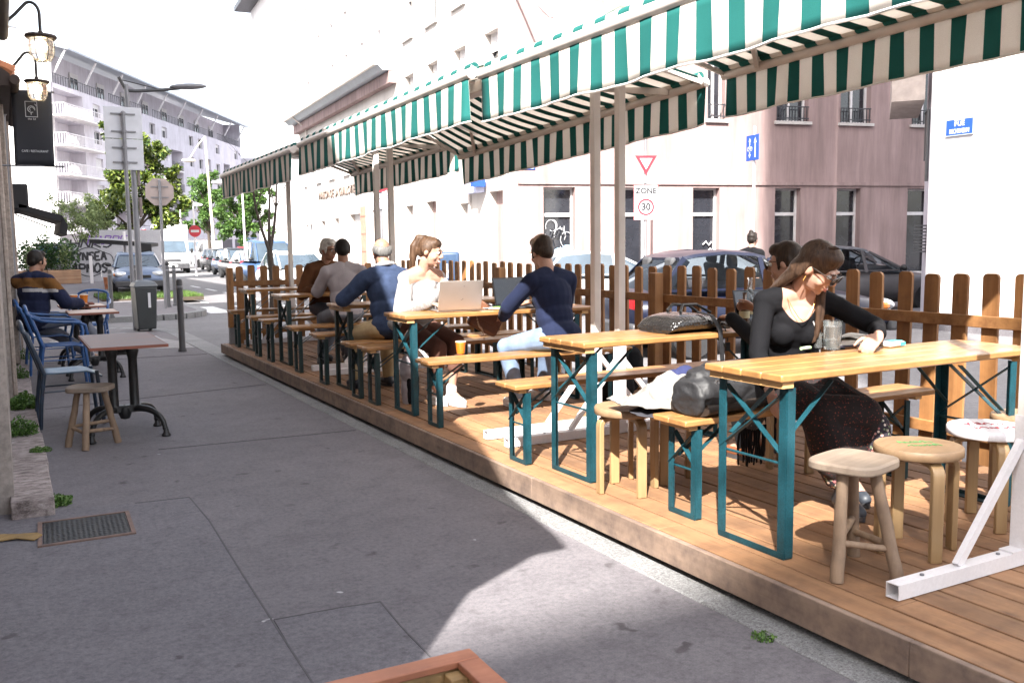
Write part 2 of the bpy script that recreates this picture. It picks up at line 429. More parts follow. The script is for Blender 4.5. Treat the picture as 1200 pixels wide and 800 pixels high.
# ------------------------------------------------------------------ deck
DX0, DX1, DY0, DY1, DZ = 2.5, 4.96, -1.4, 12.72, .16
dk = thing('terrace_deck', 'low timber terrace deck of brown boards laid beside the pavement kerb', 'deck', (0, 0, 0))
g = MB(); bw, gap = .134, .011; x = DX0+.032; rr = random.Random(3)
while x+bw < DX1+.02:
    y = DY0
    first = True
    while y < DY1:
        L = rr.uniform(2.2, 4.2) if not first else rr.uniform(1, 4); first = False
        y2 = min(DY1, y+L)
        if DY1-y2 < .5: y2 = DY1
        g.bx(x, x+bw, y+.0015, y2-.0015, DZ-.026, DZ+rr.uniform(-.0012, .0012)); y = y2
    x += bw+gap
g.build('boards', m_deck, dk, bevel=.003)
g = MB(); y = DY0
for L in (3.3, 2.45, 2.6, 3.0, 2.8, 4):
    y2 = min(y+L, DY1); g.bx(DX0, DX0+.028, y+.001, y2-.001, .035, DZ-.002); y = y2
    if y >= DY1: break
g.bx(DX0, DX1, DY1+.002, DY1+.03, .035, DZ-.002)
g.build('fascia_board', m_fascia, dk, bevel=.004)
g = MB()
for i in range(26): g.bx(DX0+.06, DX1-.03, DY0+.1+i*.55, DY0+.16+i*.55, -.1, DZ-.028)
g.build('joist', M('dark_joist', (.05, .03, .02), .9), dk)
# ------------------------------------------------------------------ fences
def picket_mesh(h, w=.098, t=.02):
    g = MB(); c = .022
    g.plate([(-w/2, 0, 0), (w/2, 0, 0), (w/2, 0, h-c), (w/2-c*.35, 0, h-c*.35), (w/2-c, 0, h), (-w/2+c, 0, h), (-w/2+c*.35, 0, h-c*.35), (-w/2, 0, h-c)], (0, t, 0))
    return g.mesh('picket', m_fence, False)
fn = thing('picket_fence', 'long brown stained picket fence between the deck and the road', 'fence', (4.99, 0, .09), -PI/2)
# local x runs toward the camera (-y world), local y runs to world +x
fy0, fy1 = 1.0, 12.62
pm = picket_mesh(1.155)
PK = [3.13, 3.325, 3.525, 3.745, 3.985]
ys = []
y = 3.13
while y > fy0: ys.append(y); y -= .2
y = 3.33
while y < fy1-.1: ys.append(y); y += .2
for i, y in enumerate(sorted(ys)):
    o = bpy.data.objects.new('picket', pm); COL.objects.link(o); o.parent = fn
    o.location = (-y+rnd.uniform(-.008, .008), 0.002, rnd.uniform(-.012, .012)); o.rotation_euler = (0, rnd.uniform(-.012, .012), 0)
for z in (.845, .175):
    g = MB(); g.bx(-fy1, -fy0, -.032, -.001, z, z+.07); g.build('rail', m_rail, fn, bevel=.004)
for yy in (1.25, 6.36, 9.2, 12.5):
    g = MB(); g.bx(-yy-.045, -yy+.045, -.125, -.034, -.05, 1.1 if yy > 5 else 1.14); g.build('post', m_fence, fn, bevel=.006)
fe = thing('picket_fence', 'short brown picket fence closing the far end of the deck', 'fence', (2.62, 12.62, .16), 0)
pm2 = picket_mesh(1.04, .095)
for i in range(14):
    o = bpy.data.objects.new('picket', pm2); COL.objects.link(o); o.parent = fe
    o.location = (.135+.166*i+rnd.uniform(-.006, .006), 0, rnd.uniform(-.01, .01))
for z in (.77, .12):
    g = MB(); g.bx(.05, 2.32, -.03, -.001, z, z+.07); g.build('rail', m_rail, fe, bevel=.004)
g = MB(); g.bx(-.035, .045, -.06, .03, .22, 1.02); g.build('post', m_fence, fe, bevel=.006)
g = MB(); g.bx(-.03, .04, -.055, .025, 0, .22); g.build('post_shoe', m_grey, fe, bevel=.003)
# ------------------------------------------------------------------ awnings
def stripe(name):
    mt, nt, bs = nodes(name)
    tc = nt.nodes.new('ShaderNodeTexCoord'); sx = nt.nodes.new('ShaderNodeSeparateXYZ'); nt.links.new(tc.outputs['Object'], sx.inputs[0])
    m1 = nt.nodes.new('ShaderNodeMath'); m1.operation = 'MULTIPLY'; m1.inputs[1].default_value = 1/.2; nt.links.new(sx.outputs['Y'], m1.inputs[0])
    m2 = nt.nodes.new('ShaderNodeMath'); m2.operation = 'FRACT'; nt.links.new(m1.outputs[0], m2.inputs[0])
    m3 = nt.nodes.new('ShaderNodeMath'); m3.operation = 'LESS_THAN'; m3.inputs[1].default_value = .47; nt.links.new(m2.outputs[0], m3.inputs[0])
    nz = noise_n(nt, coords(nt), 2.5, 4)
    gr = ramp(nt, nz, [(.3, (.011, .1, .092)), (.7, (.017, .13, .12))]); wh = ramp(nt, nz, [(.3, (.78, .74, .69)), (.7, (.86, .83, .79))])
    c = mix(nt, m3.outputs[0], wh, gr)
    weave = noise_n(nt, coords(nt, (1, 1, 1)), 420, 1)
    c = mix(nt, 1, c, ramp(nt, weave, [(.3, (.9, .9, .9)), (.7, (1.06, 1.06, 1.06))]), 'MULTIPLY')
    nt.links.new(c, bs.inputs['Base Color']); bs.inputs['Roughness'].default_value = .85; bs.inputs['Specular IOR Level'].default_value = .2
    bump(nt, weave, .15, .001, bs)
    tr = nt.nodes.new('ShaderNodeBsdfTranslucent'); nt.links.new(c, tr.inputs[0]); ms = nt.nodes.new('ShaderNodeMixShader')   # the pale stripes let light through
    fa = mix(nt, m3.outputs[0], (.42, .42, .42), (.03, .03, .03)); nt.links.new(fa, ms.inputs[0])
    nt.links.new(bs.outputs[0], ms.inputs[1]); nt.links.new(tr.outputs[0], ms.inputs[2]); nt.links.new(ms.outputs[0], nt.nodes['Material Output'].inputs[0]); return mt
m_stripe = stripe('striped_canvas')
m_trim = M('white_canvas_trim', (.78, .77, .75), .8, .05, 5, .05)
def awning(y0, y1, near, far, label, feet, seed):
    """near and far bars: ((x, z) at y0, (x, z) at y1)"""
    r = random.Random(seed); W = y1-y0; xm = 3.54; zm = max(near[0][1], far[0][1])+.22
    def lp(b, v): return b[0][0]+(b[1][0]-b[0][0])*v, b[0][1]+(b[1][1]-b[0][1])*v
    t = thing('awning', label, 'awning', (0, y0, 0), 0, 'striped awnings over the deck')
    NY = 40
    def sheet(P, nx, mat=m_stripe, name='canopy', thick=True):
        g = MB(); vs = []
        for i in range(nx+1):
            for j in range(NY+1): vs.append(P(i/nx, j/NY))
        fs = [(i*(NY+1)+j, i*(NY+1)+j+1, (i+1)*(NY+1)+j+1, (i+1)*(NY+1)+j) for i in range(nx) for j in range(NY)]
        g.add(vs, fs); o = g.build(name, mat, t)
        if thick:
            s = o.modifiers.new('cloth', 'SOLIDIFY'); s.thickness = .003; s.offset = 0
        return o
    def can(u, v):
        xn, zn = lp(near, v); xf, zf = lp(far, v)
        if u < .5:
            q = u*2; x = xn+.02+(xm-xn-.02)*q; z = zn+.04+(zm-zn-.04)*q
        else:
            q = (u-.5)*2; x = xm+(xf-xm)*q; z = zm+(zf+.03-zm)*q
        z -= .05*math.sin(PI*((u*2) % 1))*math.sin(PI*v)
        return (x, v*W, z)
    sheet(can, 16)
    for (bar, s) in ((near, -1), (far, 1)):
        ph = r.uniform(0, 6)
        def val(u, v, bar=bar, s=s, ph=ph):
            xx, zz = lp(bar, v)
            w = .012*u*math.sin(v*W*9+ph)+.008*u*math.sin(v*W*23+ph*2)
            return (xx+s*.012+w*s, v*W, zz-.02-u*.275-.004*math.sin(v*W*7+ph))
        o = sheet(val, 6, name='valance')
        g = MB(); pts = [V(val(1, j/NY)) for j in range(NY+1)]
        g.tube(pts, .006, 6); g.build('hem', m_trim, o)
        g = MB(); (xa, za), (xb, zb_) = bar; g.tube([(xa, -.02, za), (xb, W+.02, zb_)], .034, 14); g.build('front_bar', m_post, t)
        g = MB(); g.tube([(xa-s*.035, .0, za+.045), (xb-s*.035, W, zb_+.045)], .03, 10); g.build('canvas_roll', m_stripe, t)
        for yy in (.35, W-.35):
            xx, zz = lp(bar, yy/W); el = V((xm+s*.45, yy+(.55 if yy < 1 else -.55), zm-.14)); a0 = V((xm+s*.06, yy, zm-.09)); b0 = V((xx-s*.03, yy, zz-.0))
            g = MB(); g.beam(a0, el, .035, .06); g.beam(el+V((0, 0, -.01)), b0, .03, .05); g.lathe([(.0, -.05), (.035, -.05), (.035, .05), (0, .05)], el, 10)
            g.build('folding_arm', m_post, t, bevel=.004)
    g = MB(); g.bx(xm-.07, xm+.07, -.03, W+.03, zm-.13, zm-.015); g.build('ridge_box', m_post, t, bevel=.01)
    for yy in (0.01, W-.01):
        xn, zn = lp(near, yy/W); xf, zf = lp(far, yy/W)
        g = MB(); g.beam((xm, yy, zm-.04), (xn, yy, zn), .022, .03); g.beam((xm, yy, zm-.04), (xf, yy, zf), .022, .03); g.build('end_rail', m_post, t)
    for fy, X0 in feet:
        f = fy-y0
        g = MB(); g.bx(X0-.027, X0+.027, f-.027, f+.027, DZ+.07, zm-.14); g.build('post', m_post, t, bevel=.004)
        g = MB()
        a, b = 2.74, 4.28; w2 = .028; th = .003; z0 = DZ+.004; z1 = DZ+.06
        g.bx(a, b, f-w2, f+w2, z0, z0+th); g.bx(a, b, f-w2, f+w2, z1-th, z1)
        g.bx(a, b, f-w2, f-w2+th, z0+th, z1-th); g.bx(a, b, f+w2-th, f+w2, z0+th, z1-th)
        g.bx(a+.1, b-.1, f-.02, f+.02, z0+.008, z1-.008)
        g.build('foot', m_white, t)
        for s in (-1, 1):
            g = MB(); g.beam((X0+s*.4, f, DZ+.062), (X0+s*.03, f, DZ+.5), .026, .032); g.build('brace', m_white, t)
        g = MB(); g.bx(X0-.1, X0+.1, f-.03, f+.03, DZ+.0605, DZ+.068); g.bx(X0-.031, X0+.031, f-.031, f+.031, DZ+.0685, DZ+.6)
        g.build('post_sleeve', m_white, t)
        for q_ in (-.15, .15, -.6, .62):
            g = MB(); g.lathe([(.0, 0), (.008, 0), (.008, .006), (0, .007)], (X0+q_, f, DZ+.0605), 8); g.build('bolt', m_grey, t)
    return t
awning(1.9, 5.2, ((2.7, 2.53), (2.67, 2.5)), ((4.62, 2.72), (4.63, 2.64)), 'nearest green and white striped awning, running out of the top right of the photo', ((2.16, 3.5), (5.09, 3.625)), 1)
awning(5.32, 8.98, ((2.64, 2.52), (2.6, 2.435)), ((4.54, 2.6), (4.33, 2.38)), 'middle green and white striped awning with its far third in shadow', ((5.38, 3.625), (8.92, 3.5)), 2)
awning(9.12, 12.45, ((2.56, 2.4), (2.56, 2.37)), ((4.36, 2.53), (4.33, 2.44)), 'far green and white striped awning entirely in shadow', ((9.33, 3.5), (12.4, 3.4)), 3)
# ------------------------------------------------------------------ beer tables, benches, stools
def legframe(t, x, half, ztop, s, stay_dx, lw=.042, mt=None):
    mt = mt or m_teal
    for sy in (-1, 1):
        y = sy*half
        g = MB(); th = .005
        g.bx(x-lw/2, x+lw/2, y-sy*0-th/2, y+th/2, 0.008, ztop); g.bx(x+s*lw/2-th/2, x+s*lw/2+th/2, min(y-sy*th/2, y-sy*lw), max(y-sy*th/2, y-sy*lw), 0.008, ztop)
        g.build('leg', mt, t)
    g = MB(); g.bx(x-lw/2-.002, x+lw/2+.002, -half+.004, half-.004, 0, .007); g.bx(x+s*lw/2-.004, x+s*lw/2+.0, -half+.004, half-.004, .0075, .028); g.build('foot_bar', mt, t)
    g = MB(); zc = ztop-.13-ztop*.12
    zlo, zhi = ztop*.57, ztop-.03
    g.beam((x+s*.006, -half+.004, zlo), (x+s*.006, half-.03, zhi), .004, .028, (1, 0, 0)); g.beam((x+s*.013, half-.004, zlo), (x+s*.013, -half+.03, zhi), .004, .028, (1, 0, 0))
    g.tube([(x, -half, zlo-.015), (x, half, zlo-.015)], .006, 8)
    g.build('cross_brace', mt, t)
    for sy in (-1, 1): g = MB(); g.beam((x, sy*(half-.05), ztop*.66), (x+stay_dx, sy*(half-.07), ztop-.004), .004, .024, (0, 1, 0)); g.build('stay', mt, t)
def planktop(L, W, z0, th, n, t, mt, name):
    g = MB(); w = W/n
    for i in range(n): g.bx(-L/2, L/2, -W/2+i*w+.0006, -W/2+(i+1)*w-.0006, z0, z0+th)
    # rounded corner: clip by bevel
    o = g.build(name, mt, t, bevel=.007); return o
def beer_table(label):
    t = thing('beer_table', label, 'table', group='folding beer tables on the deck')
    L, W = 1.7, .46
    planktop(L, W, .738, .032, 4, t, m_top, 'tabletop')
    for x in (-L/2+.05, L/2-.1):
        g = MB(); g.bx(x-.03, x+.03, -W/2+.015, W/2-.015, .712, .737); g.build('batten', m_batten, t)
    legframe(t, -L/2+.085, .2, .71, -1, .3); legframe(t, L/2-.17, .2, .71, 1, -.3)
    return t
def bench(label):
    t = thing('beer_bench', label, 'bench', group='folding benches on the deck')
    L, W = 1.74, .25
    planktop(L, W, .452, .03, 2, t, m_bench, 'seat')
    for x in (-L/2+.06, L/2-.12):
        g = MB(); g.bx(x-.025, x+.025, -W/2+.02, W/2-.02, .432, .451); g.build('batten', m_batten, t)
    legframe(t, -L/2+.1, .1, .43, -1, .22, .034); legframe(t, L/2-.2, .1, .43, 1, -.22, .034)
    return t
def shade_far_legs(o, y):       # far sets get darker leg paint, the shade there put into the colour
    if y < 7: return
    for c in o.children:
        if c.name.split('.')[0] in ('leg', 'foot_bar', 'cross_brace', 'stay'):
            c.material_slots[0].link = 'OBJECT'; c.material_slots[0].material = m_tealshade
TX = 3.475
tabs = [(2.855, 0, 'nearest beer table, where the woman in black reads beside a tumbler of water'),
        (4.28, .01, 'beer table carrying the black crocodile handbag at its end'),
        (6.6, -.01, 'beer table under the open silver laptop'),
        (8.07, 0, 'shaded beer table in front of the bald man in the denim jacket'),
        (10.1, 0, 'shaded beer table between the man in the grey t-shirt and the white haired man'),
        (11.75, 0, 'farthest beer table, empty, next to the end fence')]
T0 = None
for y, rz, lab in tabs:
    if T0 is None: T0 = beer_table(lab); o = T0
    else: o = copy_tree(T0, label=lab)
    shade_far_legs(o, y)
    o.location = (TX+(.02 if y < 5 else -.03), y, DZ); o.rotation_euler = (0, 0, rz)
bens = [(3.36, 3.54, 0, 'nearest bench, holding the grey bag and pale jacket heap, where the woman in black sits'),
        (4.72, 3.4, .015, 'bench with an empty end behind the crocodile handbag table'),
        (5.98, 3.42, -.01, 'bench under the man in the navy sweater with an amber glass on it'),
        (7.1, 3.37, 0, 'bench under the smiling woman in white'),
        (7.5, 3.36, 0.02, 'bench under the bald man in the denim jacket'),
        (8.42, 3.36, 0, 'empty shaded bench on the far side of the bald man\'s table'),
        (9.35, 3.38, 0, 'bench under the man in the grey t-shirt'),
        (10.42, 3.36, .01, 'bench behind the second farthest table, under the white haired man'),
        (11.0, 3.36, 0, 'empty bench on the near side of the farthest table'),
        (12.2, 3.38, 0, 'farthest bench, empty, right in front of the end fence')]
B0 = None
for y, x, rz, lab in bens:
    if B0 is None: B0 = bench(lab); o = B0
    else: o = copy_tree(B0, label=lab)
    shade_far_legs(o, y)
    o.location = (x, y, DZ); o.rotation_euler = (0, 0, rz)
def ribbon(g, path, w, t, side):      # plank swept along a path; side = width direction
    side = V(side); pts = [V(p) for p in path]; vs = []; fs = []; n = len(pts)
    for i, p in enumerate(pts):
        d = (pts[min(i+1, n-1)]-pts[max(i-1, 0)]).normalized(); nn = d.cross(side).normalized()
        for a, b in ((-1, -1), (1, -1), (1, 1), (-1, 1)): vs.append(p+side*(a*w/2)+nn*(b*t/2))
    for i in range(n-1):
        for j in range(4): fs.append((i*4+j, i*4+(j+1) % 4, (i+1)*4+(j+1) % 4, (i+1)*4+j))
    fs.append((0, 1, 2, 3)); fs.append(tuple((n-1)*4+j for j in (3, 2, 1, 0)))
    g.add(vs, fs)
def bent_stool(label, seatmat=None, edge=None):
    t = thing('bentwood_stool', label, 'stool', group='round bentwood stools on the deck')
    g = MB(); g.lathe([(0, .41), (.168, .41), (.175, .416), (.175, .444), (.17, .45), (0, .45)], n=40); g.build('seat', seatmat or m_birchseat, t, angle=50)
    for k in range(4):
        a = PI/4+k*PI/2; d = V((math.cos(a), math.sin(a), 0)); sd = V((-math.sin(a), math.cos(a), 0))
        path = [d*.158+V((0, 0, z)) for z in (0, .15, .3, .355)]+[d*(.158-.045*(1-math.cos(q)))+V((0, 0, .355+.04*math.sin(q))) for q in (.4, .8, 1.2, PI/2)]+[d*.05+V((0, 0, .396))]
        g = MB(); ribbon(g, path, .05, .026, sd); g.build('leg', m_birch, t, bevel=.004)
    return t
m_whiteseat = M('white_painted_seat', (.74, .72, .74), .45, .05, 6, .05, grit=.08)
S0 = bent_stool('pale bentwood stool under the edge of the pale jacket heap'); S0.location = (2.80, 3.86, DZ); S0.rotation_euler = (0, 0, .62)
o = copy_tree(S0, (3.1, 3.98, DZ), .3, 'bentwood stool half hidden behind the nearest bench, under the pale jacket')
o = copy_tree(S0, (3.92, 3.78, DZ), .5, 'bentwood stool under the woman with the hair bun')
SG = copy_tree(S0, (3.27, 2.475, DZ), .36, 'bare wood bentwood stool with green scribbles on its seat')
SW = copy_tree(S0, (3.86, 2.56, DZ), .2, 'bentwood stool with a white seat and red script')
for ch in SW.children:
    if ch.name.startswith('seat'): ch.data = ch.data.copy(); ch.data.materials[0] = m_whiteseat
o = copy_tree(S0, (4.27, 2.62, DZ), .1, 'bentwood stool cut by the right edge of the photo, next to the white seated stool')
def scribble(root, strokes, mt, z=.4515, r=.003, name='painted_script'):
    g = MB()
    for s in strokes:
        pts = [V((x, y, z)) for x, y in s]
        for a, b in zip(pts, pts[1:]): g.beam(a, b, r*2.2, .001)
    g.build(name, mt, root)
def script_word(x0, y0, word_w, h, seed, ang, n=5):
    r = random.Random(seed); out = []; ca, sa = math.cos(ang), math.sin(ang)
    cw = word_w/n
    for k in range(n):
        pts = []; tall = r.choice((1, .55, .55, 1.1))
        ph = r.uniform(0, 6)
        for i in range(11):
            u = i/10; x = x0+k*cw+cw*(u+.25*math.sin(2*PI*u+ph)); y = y0+h*tall*.5*(1-math.cos(2*PI*u))*(.8+.2*math.sin(ph*3))
            pts.append((x*ca-y*sa, x*sa+y*ca))
        out.append(pts)
    return out
m_red = M('red_paint', (.45, .03, .05), .5, .2, 9, .05); m_greenp = M('green_paint', (.1, .3, .1), .6, .3, 9, .05)
scribble(SW, script_word(-.1, .03, .2, .05, 4, -.55-.2, 6)+script_word(-.06, -.06, .18, .045, 9, -.55-.2, 5)+[[(-.12, .06), (-.1, .0), (-.06, .05), (-.03, .09)]], m_red, r=.0035)
scribble(SG, script_word(-.07, .03, .14, .04, 12, -.5-.36, 6)+script_word(-.05, -.03, .13, .035, 14, -.5-.36, 6), m_greenp, r=.003)
def log(g, a, b, r0, r1, seed):
    r = random.Random(seed); a, b = V(a), V(b); pts = []; rs = []
    for i in range(9):
        u = i/8; p = a.lerp(b, u)+V((r.uniform(-.002, .002), r.uniform(-.002, .002), 0)); pts.append(p); rs.append((r0+(r1-r0)*u)*r.uniform(.96, 1.04))
    g.tube(pts, rs, 12)
def rustic(label, group, k=1.0):
    t = thing('rustic_stool', label, 'stool', group=group)
    g = MB(); n = 40; pr = []
    for i in range(n):
        a = 2*PI*i/n; c, s = math.cos(a), math.sin(a); e = 4.2
        rr = 1/((abs(c)**e+abs(s)**e)**(1/e)); pr.append((c*rr*.155*k*(1+.02*math.sin(3*a)), s*rr*.14*k))
    g.prism(pr, .412, .45); g.build('seat', m_rusticseat, t, bevel=.009)
    feet = [(-.17, -.03), (.0, -.19), (.16, .07)]
    tops = [(-.085, .0), (.0, -.085), (.08, .045)]
    for i, (f, q) in enumerate(zip(feet, tops)):
        g = MB(); log(g, (f[0], f[1], 0), (q[0], q[1], .413), .026, .022, i+2); g.build('leg', m_rustic, t)
    def pt(i, z): return V((feet[i][0]+(tops[i][0]-feet[i][0])*z/.413, feet[i][1]+(tops[i][1]-feet[i][1])*z/.413, z))
    for i, j, z in ((0, 1, .13), (1, 2, .12), (2, 0, .16)):
        g = MB(); log(g, pt(i, z+.015), pt(j, z-.01), .014, .013, i+9); g.build('stretcher', m_rustic, t)
    return t
RS = rustic('rustic three legged oak stool standing on the deck edge', 'rustic oak stools'); RS.location = (2.86, 2.45, DZ); RS.rotation_euler = (0, 0, .25)
o = copy_tree(RS, (.5, 7.42, 0), -.35, 'rustic oak stool on the pavement in front of the blue chairs')
# ------------------------------------------------------------------ timber planter in the foreground
pl = thing('timber_planter', 'open timber planter box at the bottom edge of the photo', 'planter', (.96, 1.99, 0), -.015)
g = MB()
for k in range(4):
    z0 = .02+.105*k
    g.bx(-.85, -.03, -.045, -.022, z0, z0+.1); g.bx(-.045, -.022, -1.2, -.046, z0, z0+.1); g.bx(-.85, -.827, -1.2, -.046, z0, z0+.1)
g.build('side_planks', m_planter, pl, bevel=.003)
for a_ in ((-.092, -.047, -.092, -.047), (-.5, -.44, -.075, -.047), (-.078, -.047, -.56, -.5)): g = MB(); g.bx(*a_, .02, .43); g.build('batten', m_planter, pl, bevel=.003)
g = MB(); g.bx(-.88, 0, -.055, 0, .436, .455); g.bx(-.058, -.0, -1.2, -.056, .435, .454); g.bx(-.88, -.822, -1.2, -.056, .435, .454); g.build('rim', m_planterrim, pl, bevel=.003)
g = MB(); g.bx(-.826, -.05, -1.2, -.05, .03, .2); g.build('soil', M('potting_soil', (.02, .016, .013), .95, .5, 20, .8, bd=.02), pl)
g = MB()
for k in range(7): g.ell((-.3-.05*k+rnd.uniform(-.02, .02), -.22+rnd.uniform(-.06, .06), .27), (.06, .05, .05+.02*rnd.random()))
g.build('liner_bag', M('black_bin_liner', (.01, .01, .012), .3, .3, 20, .5), pl)
# ------------------------------------------------------------------ manhole, scrap
def checker(name):
    mt, nt, bs = nodes(name); v = coords(nt, (1, 1, 1))
    vo = nt.nodes.new('ShaderNodeTexVoronoi'); vo.inputs['Scale'].default_value = 42; vo.inputs['Randomness'].default_value = .15; nt.links.new(v, vo.inputs['Vector'])
    f = ramp(nt, vo.outputs['Distance'], [(.2, (1, 1, 1)), (.5, (0, 0, 0))]); c = ramp(nt, noise_n(nt, v, 9, 4), [(.3, (.014, .014, .017)), (.7, (.035, .033, .036))])
    nt.links.new(mix(nt, .5, c, f, 'MULTIPLY'), bs.inputs['Base Color']); bs.inputs['Roughness'].default_value = .5; bs.inputs['Metallic'].default_value = .5
    bump(nt, f, .8, .006, bs); return mt
mh = thing('manhole_cover', 'square dark iron cover set in the pavement at the plinth end', 'manhole', (.29, 5.18, .002), -.03)
g = MB(); g.bx(-.2, .2, -.2, .2, .001, .008); g.build('lid', checker('chequer_iron'), mh, bevel=.002)
g = MB()
for a in ((-.225, -.204, -.225, .225), (.204, .225, -.225, .225), (-.203, .203, -.225, -.204), (-.203, .203, .204, .225)): g.bx(*a, 0, .01)
g.build('frame', M('rusty_iron_frame', (.16, .1, .08), .7, .3, 12, .3), mh)
g = MB(); pts = [gz(*q) for q in [(-6, 628), (20, 629), (44, 626), (50, 630), (40, 635), (20, 634), (-6, 637)]]
g.plate([V((q.x, q.y, .012+.006*(i % 2))) for i, q in enumerate(pts)], (0, 0, -.004))
tag(g.build('bark_strip', M('yellow_brown_bark', (.25, .16, .06), .8, .3, 12, .3)), 'yellow brown strip of bark lying beside the iron cover', 'bark')
# weeds
m_weed = LEAF('weed_leaves', (.04, .1, .015), (.13, .23, .05))
def weed(name, label, c, rad, h, n, leaf=.02):
    g = MB()
    for i in range(n):
        a = rnd.uniform(0, 2*PI); q = math.sqrt(rnd.random())*rad; z = rnd.random()*h*(1-.6*q/rad)
        p = V((q*math.cos(a), q*math.sin(a), z)); n1 = V((rnd.uniform(-1, 1), rnd.uniform(-1, 1), rnd.uniform(.1, 1))).normalized(); u = n1.cross(V((rnd.random(), rnd.random(), .3))).normalized(); w = n1.cross(u)
        s = leaf*rnd.uniform(.5, 1.2); g.add([p-u*s*.4, p+w*s*.8+u*.1*s, p+u*s*.4, p-w*s*.7], [(0, 1, 2, 3)])
        if i % 6 == 0: g.tube([(p.x*.4, p.y*.4, 0), p], .0012, 4, False)
    return tag(g.build(name, m_weed, smooth=False, loc=c), label, 'weed', 'weeds along the café plinth')
weed('weed', 'bright green weed tuft beside the iron cover', gz(70, 590)+V((-.02, 0, 0)), .09, .07, 500)
weed('weed', 'thin line of weeds on top of the plinth near its end', V((.14, 6.9, .1)), .07, .04, 260, .014)
weed('weed', 'broad weed patch at the wall foot, nearest to the photo edge', V((.03, 7.6, .1)), .12, .16, 700)
weed('weed', 'dark leafy weed on the plinth behind the nearest blue chair', V((.08, 8.9, .1)), .13, .16, 700, .028)
weed('weed', 'smaller weed clump at the wall foot behind the blue chairs', V((.06, 11.0, .1)), .1, .16, 400)
weed('weed', 'farthest weed clump at the foot of the café wall', V((.1, 12.9, .1)), .14, .18, 400)
weed('weed', 'tiny weed in the kerb joint by the deck', V((2.37, 2.42, 0)), .05, .02, 120, .012)
# ------------------------------------------------------------------ café on the left
m_cafe = M('grey_render', (.3, .26, .235), .85, .22, 1.6, .35, world=True, grit=.25, bd=.01)
m_pil = M('old_limestone', (.36, .3, .26), .85, .25, 2.2, .5, world=True, grit=.25, bd=.01)
m_tile = M('terracotta_tile', (.42, .16, .075), .8, .3, 7, .4)
m_eave = M('dark_eave_timber', (.035, .022, .018), .75, .3, 5, .2)
def stonemat():
    mt, nt, bs = nodes('weathered_plinth_stone'); v = coords(nt, (5, 11, 9), True); v1 = coords(nt, (1, 1, 1), True)
    a = noise_n(nt, v, 2.2, 8, .75); b = noise_n(nt, v1, 1.3, 5)
    c = ramp(nt, a, [(.36, (.1, .08, .075)), (.5, (.3, .26, .25)), (.66, (.47, .43, .41))])
    c = mix(nt, 1, c, ramp(nt, b, [(.3, (.75, .72, .72)), (.7, (1.1, 1.06, 1.05))]), 'MULTIPLY')
    nt.links.new(c, bs.inputs['Base Color']); bs.inputs['Roughness'].default_value = .9; bump(nt, a, .9, .015, bs); return mt
m_stone = stonemat()
cf = thing('cafe_building', 'old café building with grey walls and low tiled eaves along the left edge', 'building', (0, 0, 0))
sil = [(1.2, -.1), (1.12, 2.76), (.83, 3.44), (.62, 3.7), (.73, 3.78), (1.33, 4.0), (1.94, 4.47), (3.17, 4.93), (4.6, 6.5), (5.6, 7.4), (8.5, 12), (17.2, 12), (17.2, -.1)]  # outline worked back from the shadow edges it has to cast
g = MB(); g.plate([(-.3, a, b) for a, b in sil], (-6, 0, 0)); g.build('shade_caster_wing', m_cafe, cf, smooth=False)  # unseen mass added behind the front wall to shade pavement and deck
g = MB(); g.bx(-.29, 0, 9.3, 14.6, -.1, 3.35); g.bx(-.29, -.03, 5.7, 9.297, -.1, 3.35); g.build('wall', m_cafe, cf)
g = MB(); y = 5.55
for L in (.95, 1.1, .7, 1.25, 1.0, .85, 1.2, 1.1, .9):
    g.bx(-.05, .165+.006*math.sin(y*9), y+.002, y+L-.002, -.1, .1+.003*math.sin(y*5)); y += L
    if y > 14.4: break
g.build('plinth', m_stone, cf, bevel=.007)
for y0, y1, x1 in ((9.6, 9.95, .04), (12.3, 12.75, .1), (13.9, 14.6, .16)):
    g = MB(); g.bx(.001, x1, y0, y1, .11, 3.2); g.build('pilaster', m_pil, cf, bevel=.01)
for y0, y1 in ((10.5, 11.7),):
    d = MB(); d.bx(.002, .03, y0, y1, .12, 2.5); d.bx(.031, .045, y0+.08, y1-.08, .9, 2.4, 1); d.build('shop_door', [m_dgrey, M('dark_window_glass', (.02, .022, .028), .08, .2, 3, 0, spec=.8)], cf, bevel=.004)
g = MB(); g.tube([(.09, 13.2, .12), (.09, 13.2, 3.1), (.2, 13.2, 3.25)], .04, 10); g.build('drainpipe', m_grey, cf)
def eave(y0, y1, x1, z0, z1):
    g = MB(); g.plate([(-.28, y0, z1+.28), (x1, y0, z0+.12), (x1, y0, z0), (-.28, y0, z0)], (0, y1-y0, 0)); e = g.build('roof', m_eave, cf)
    g = MB(); n = int((y1-y0)/.2)
    for i in range(n):
        yy = y0+.1+.2*i
        for k in range(3):
            a = V((x1+.03-.14*k, yy, z0+.15+.05*k)); g.tube([a, a+V((-.16, 0, .075))], [.075, .062], 8)
    g.build('roof_tile', m_tile, e)
    g = MB(); g.tube([(x1+.04, y0-.05, z0+.06), (x1+.04, y1, z0+.06)], .05, 10); g.build('gutter', m_eave, e)
eave(10.9, 14.6, .17, 3.12, 3.3)
eave(6.6, 9.6, .07, 3.3, 3.45)
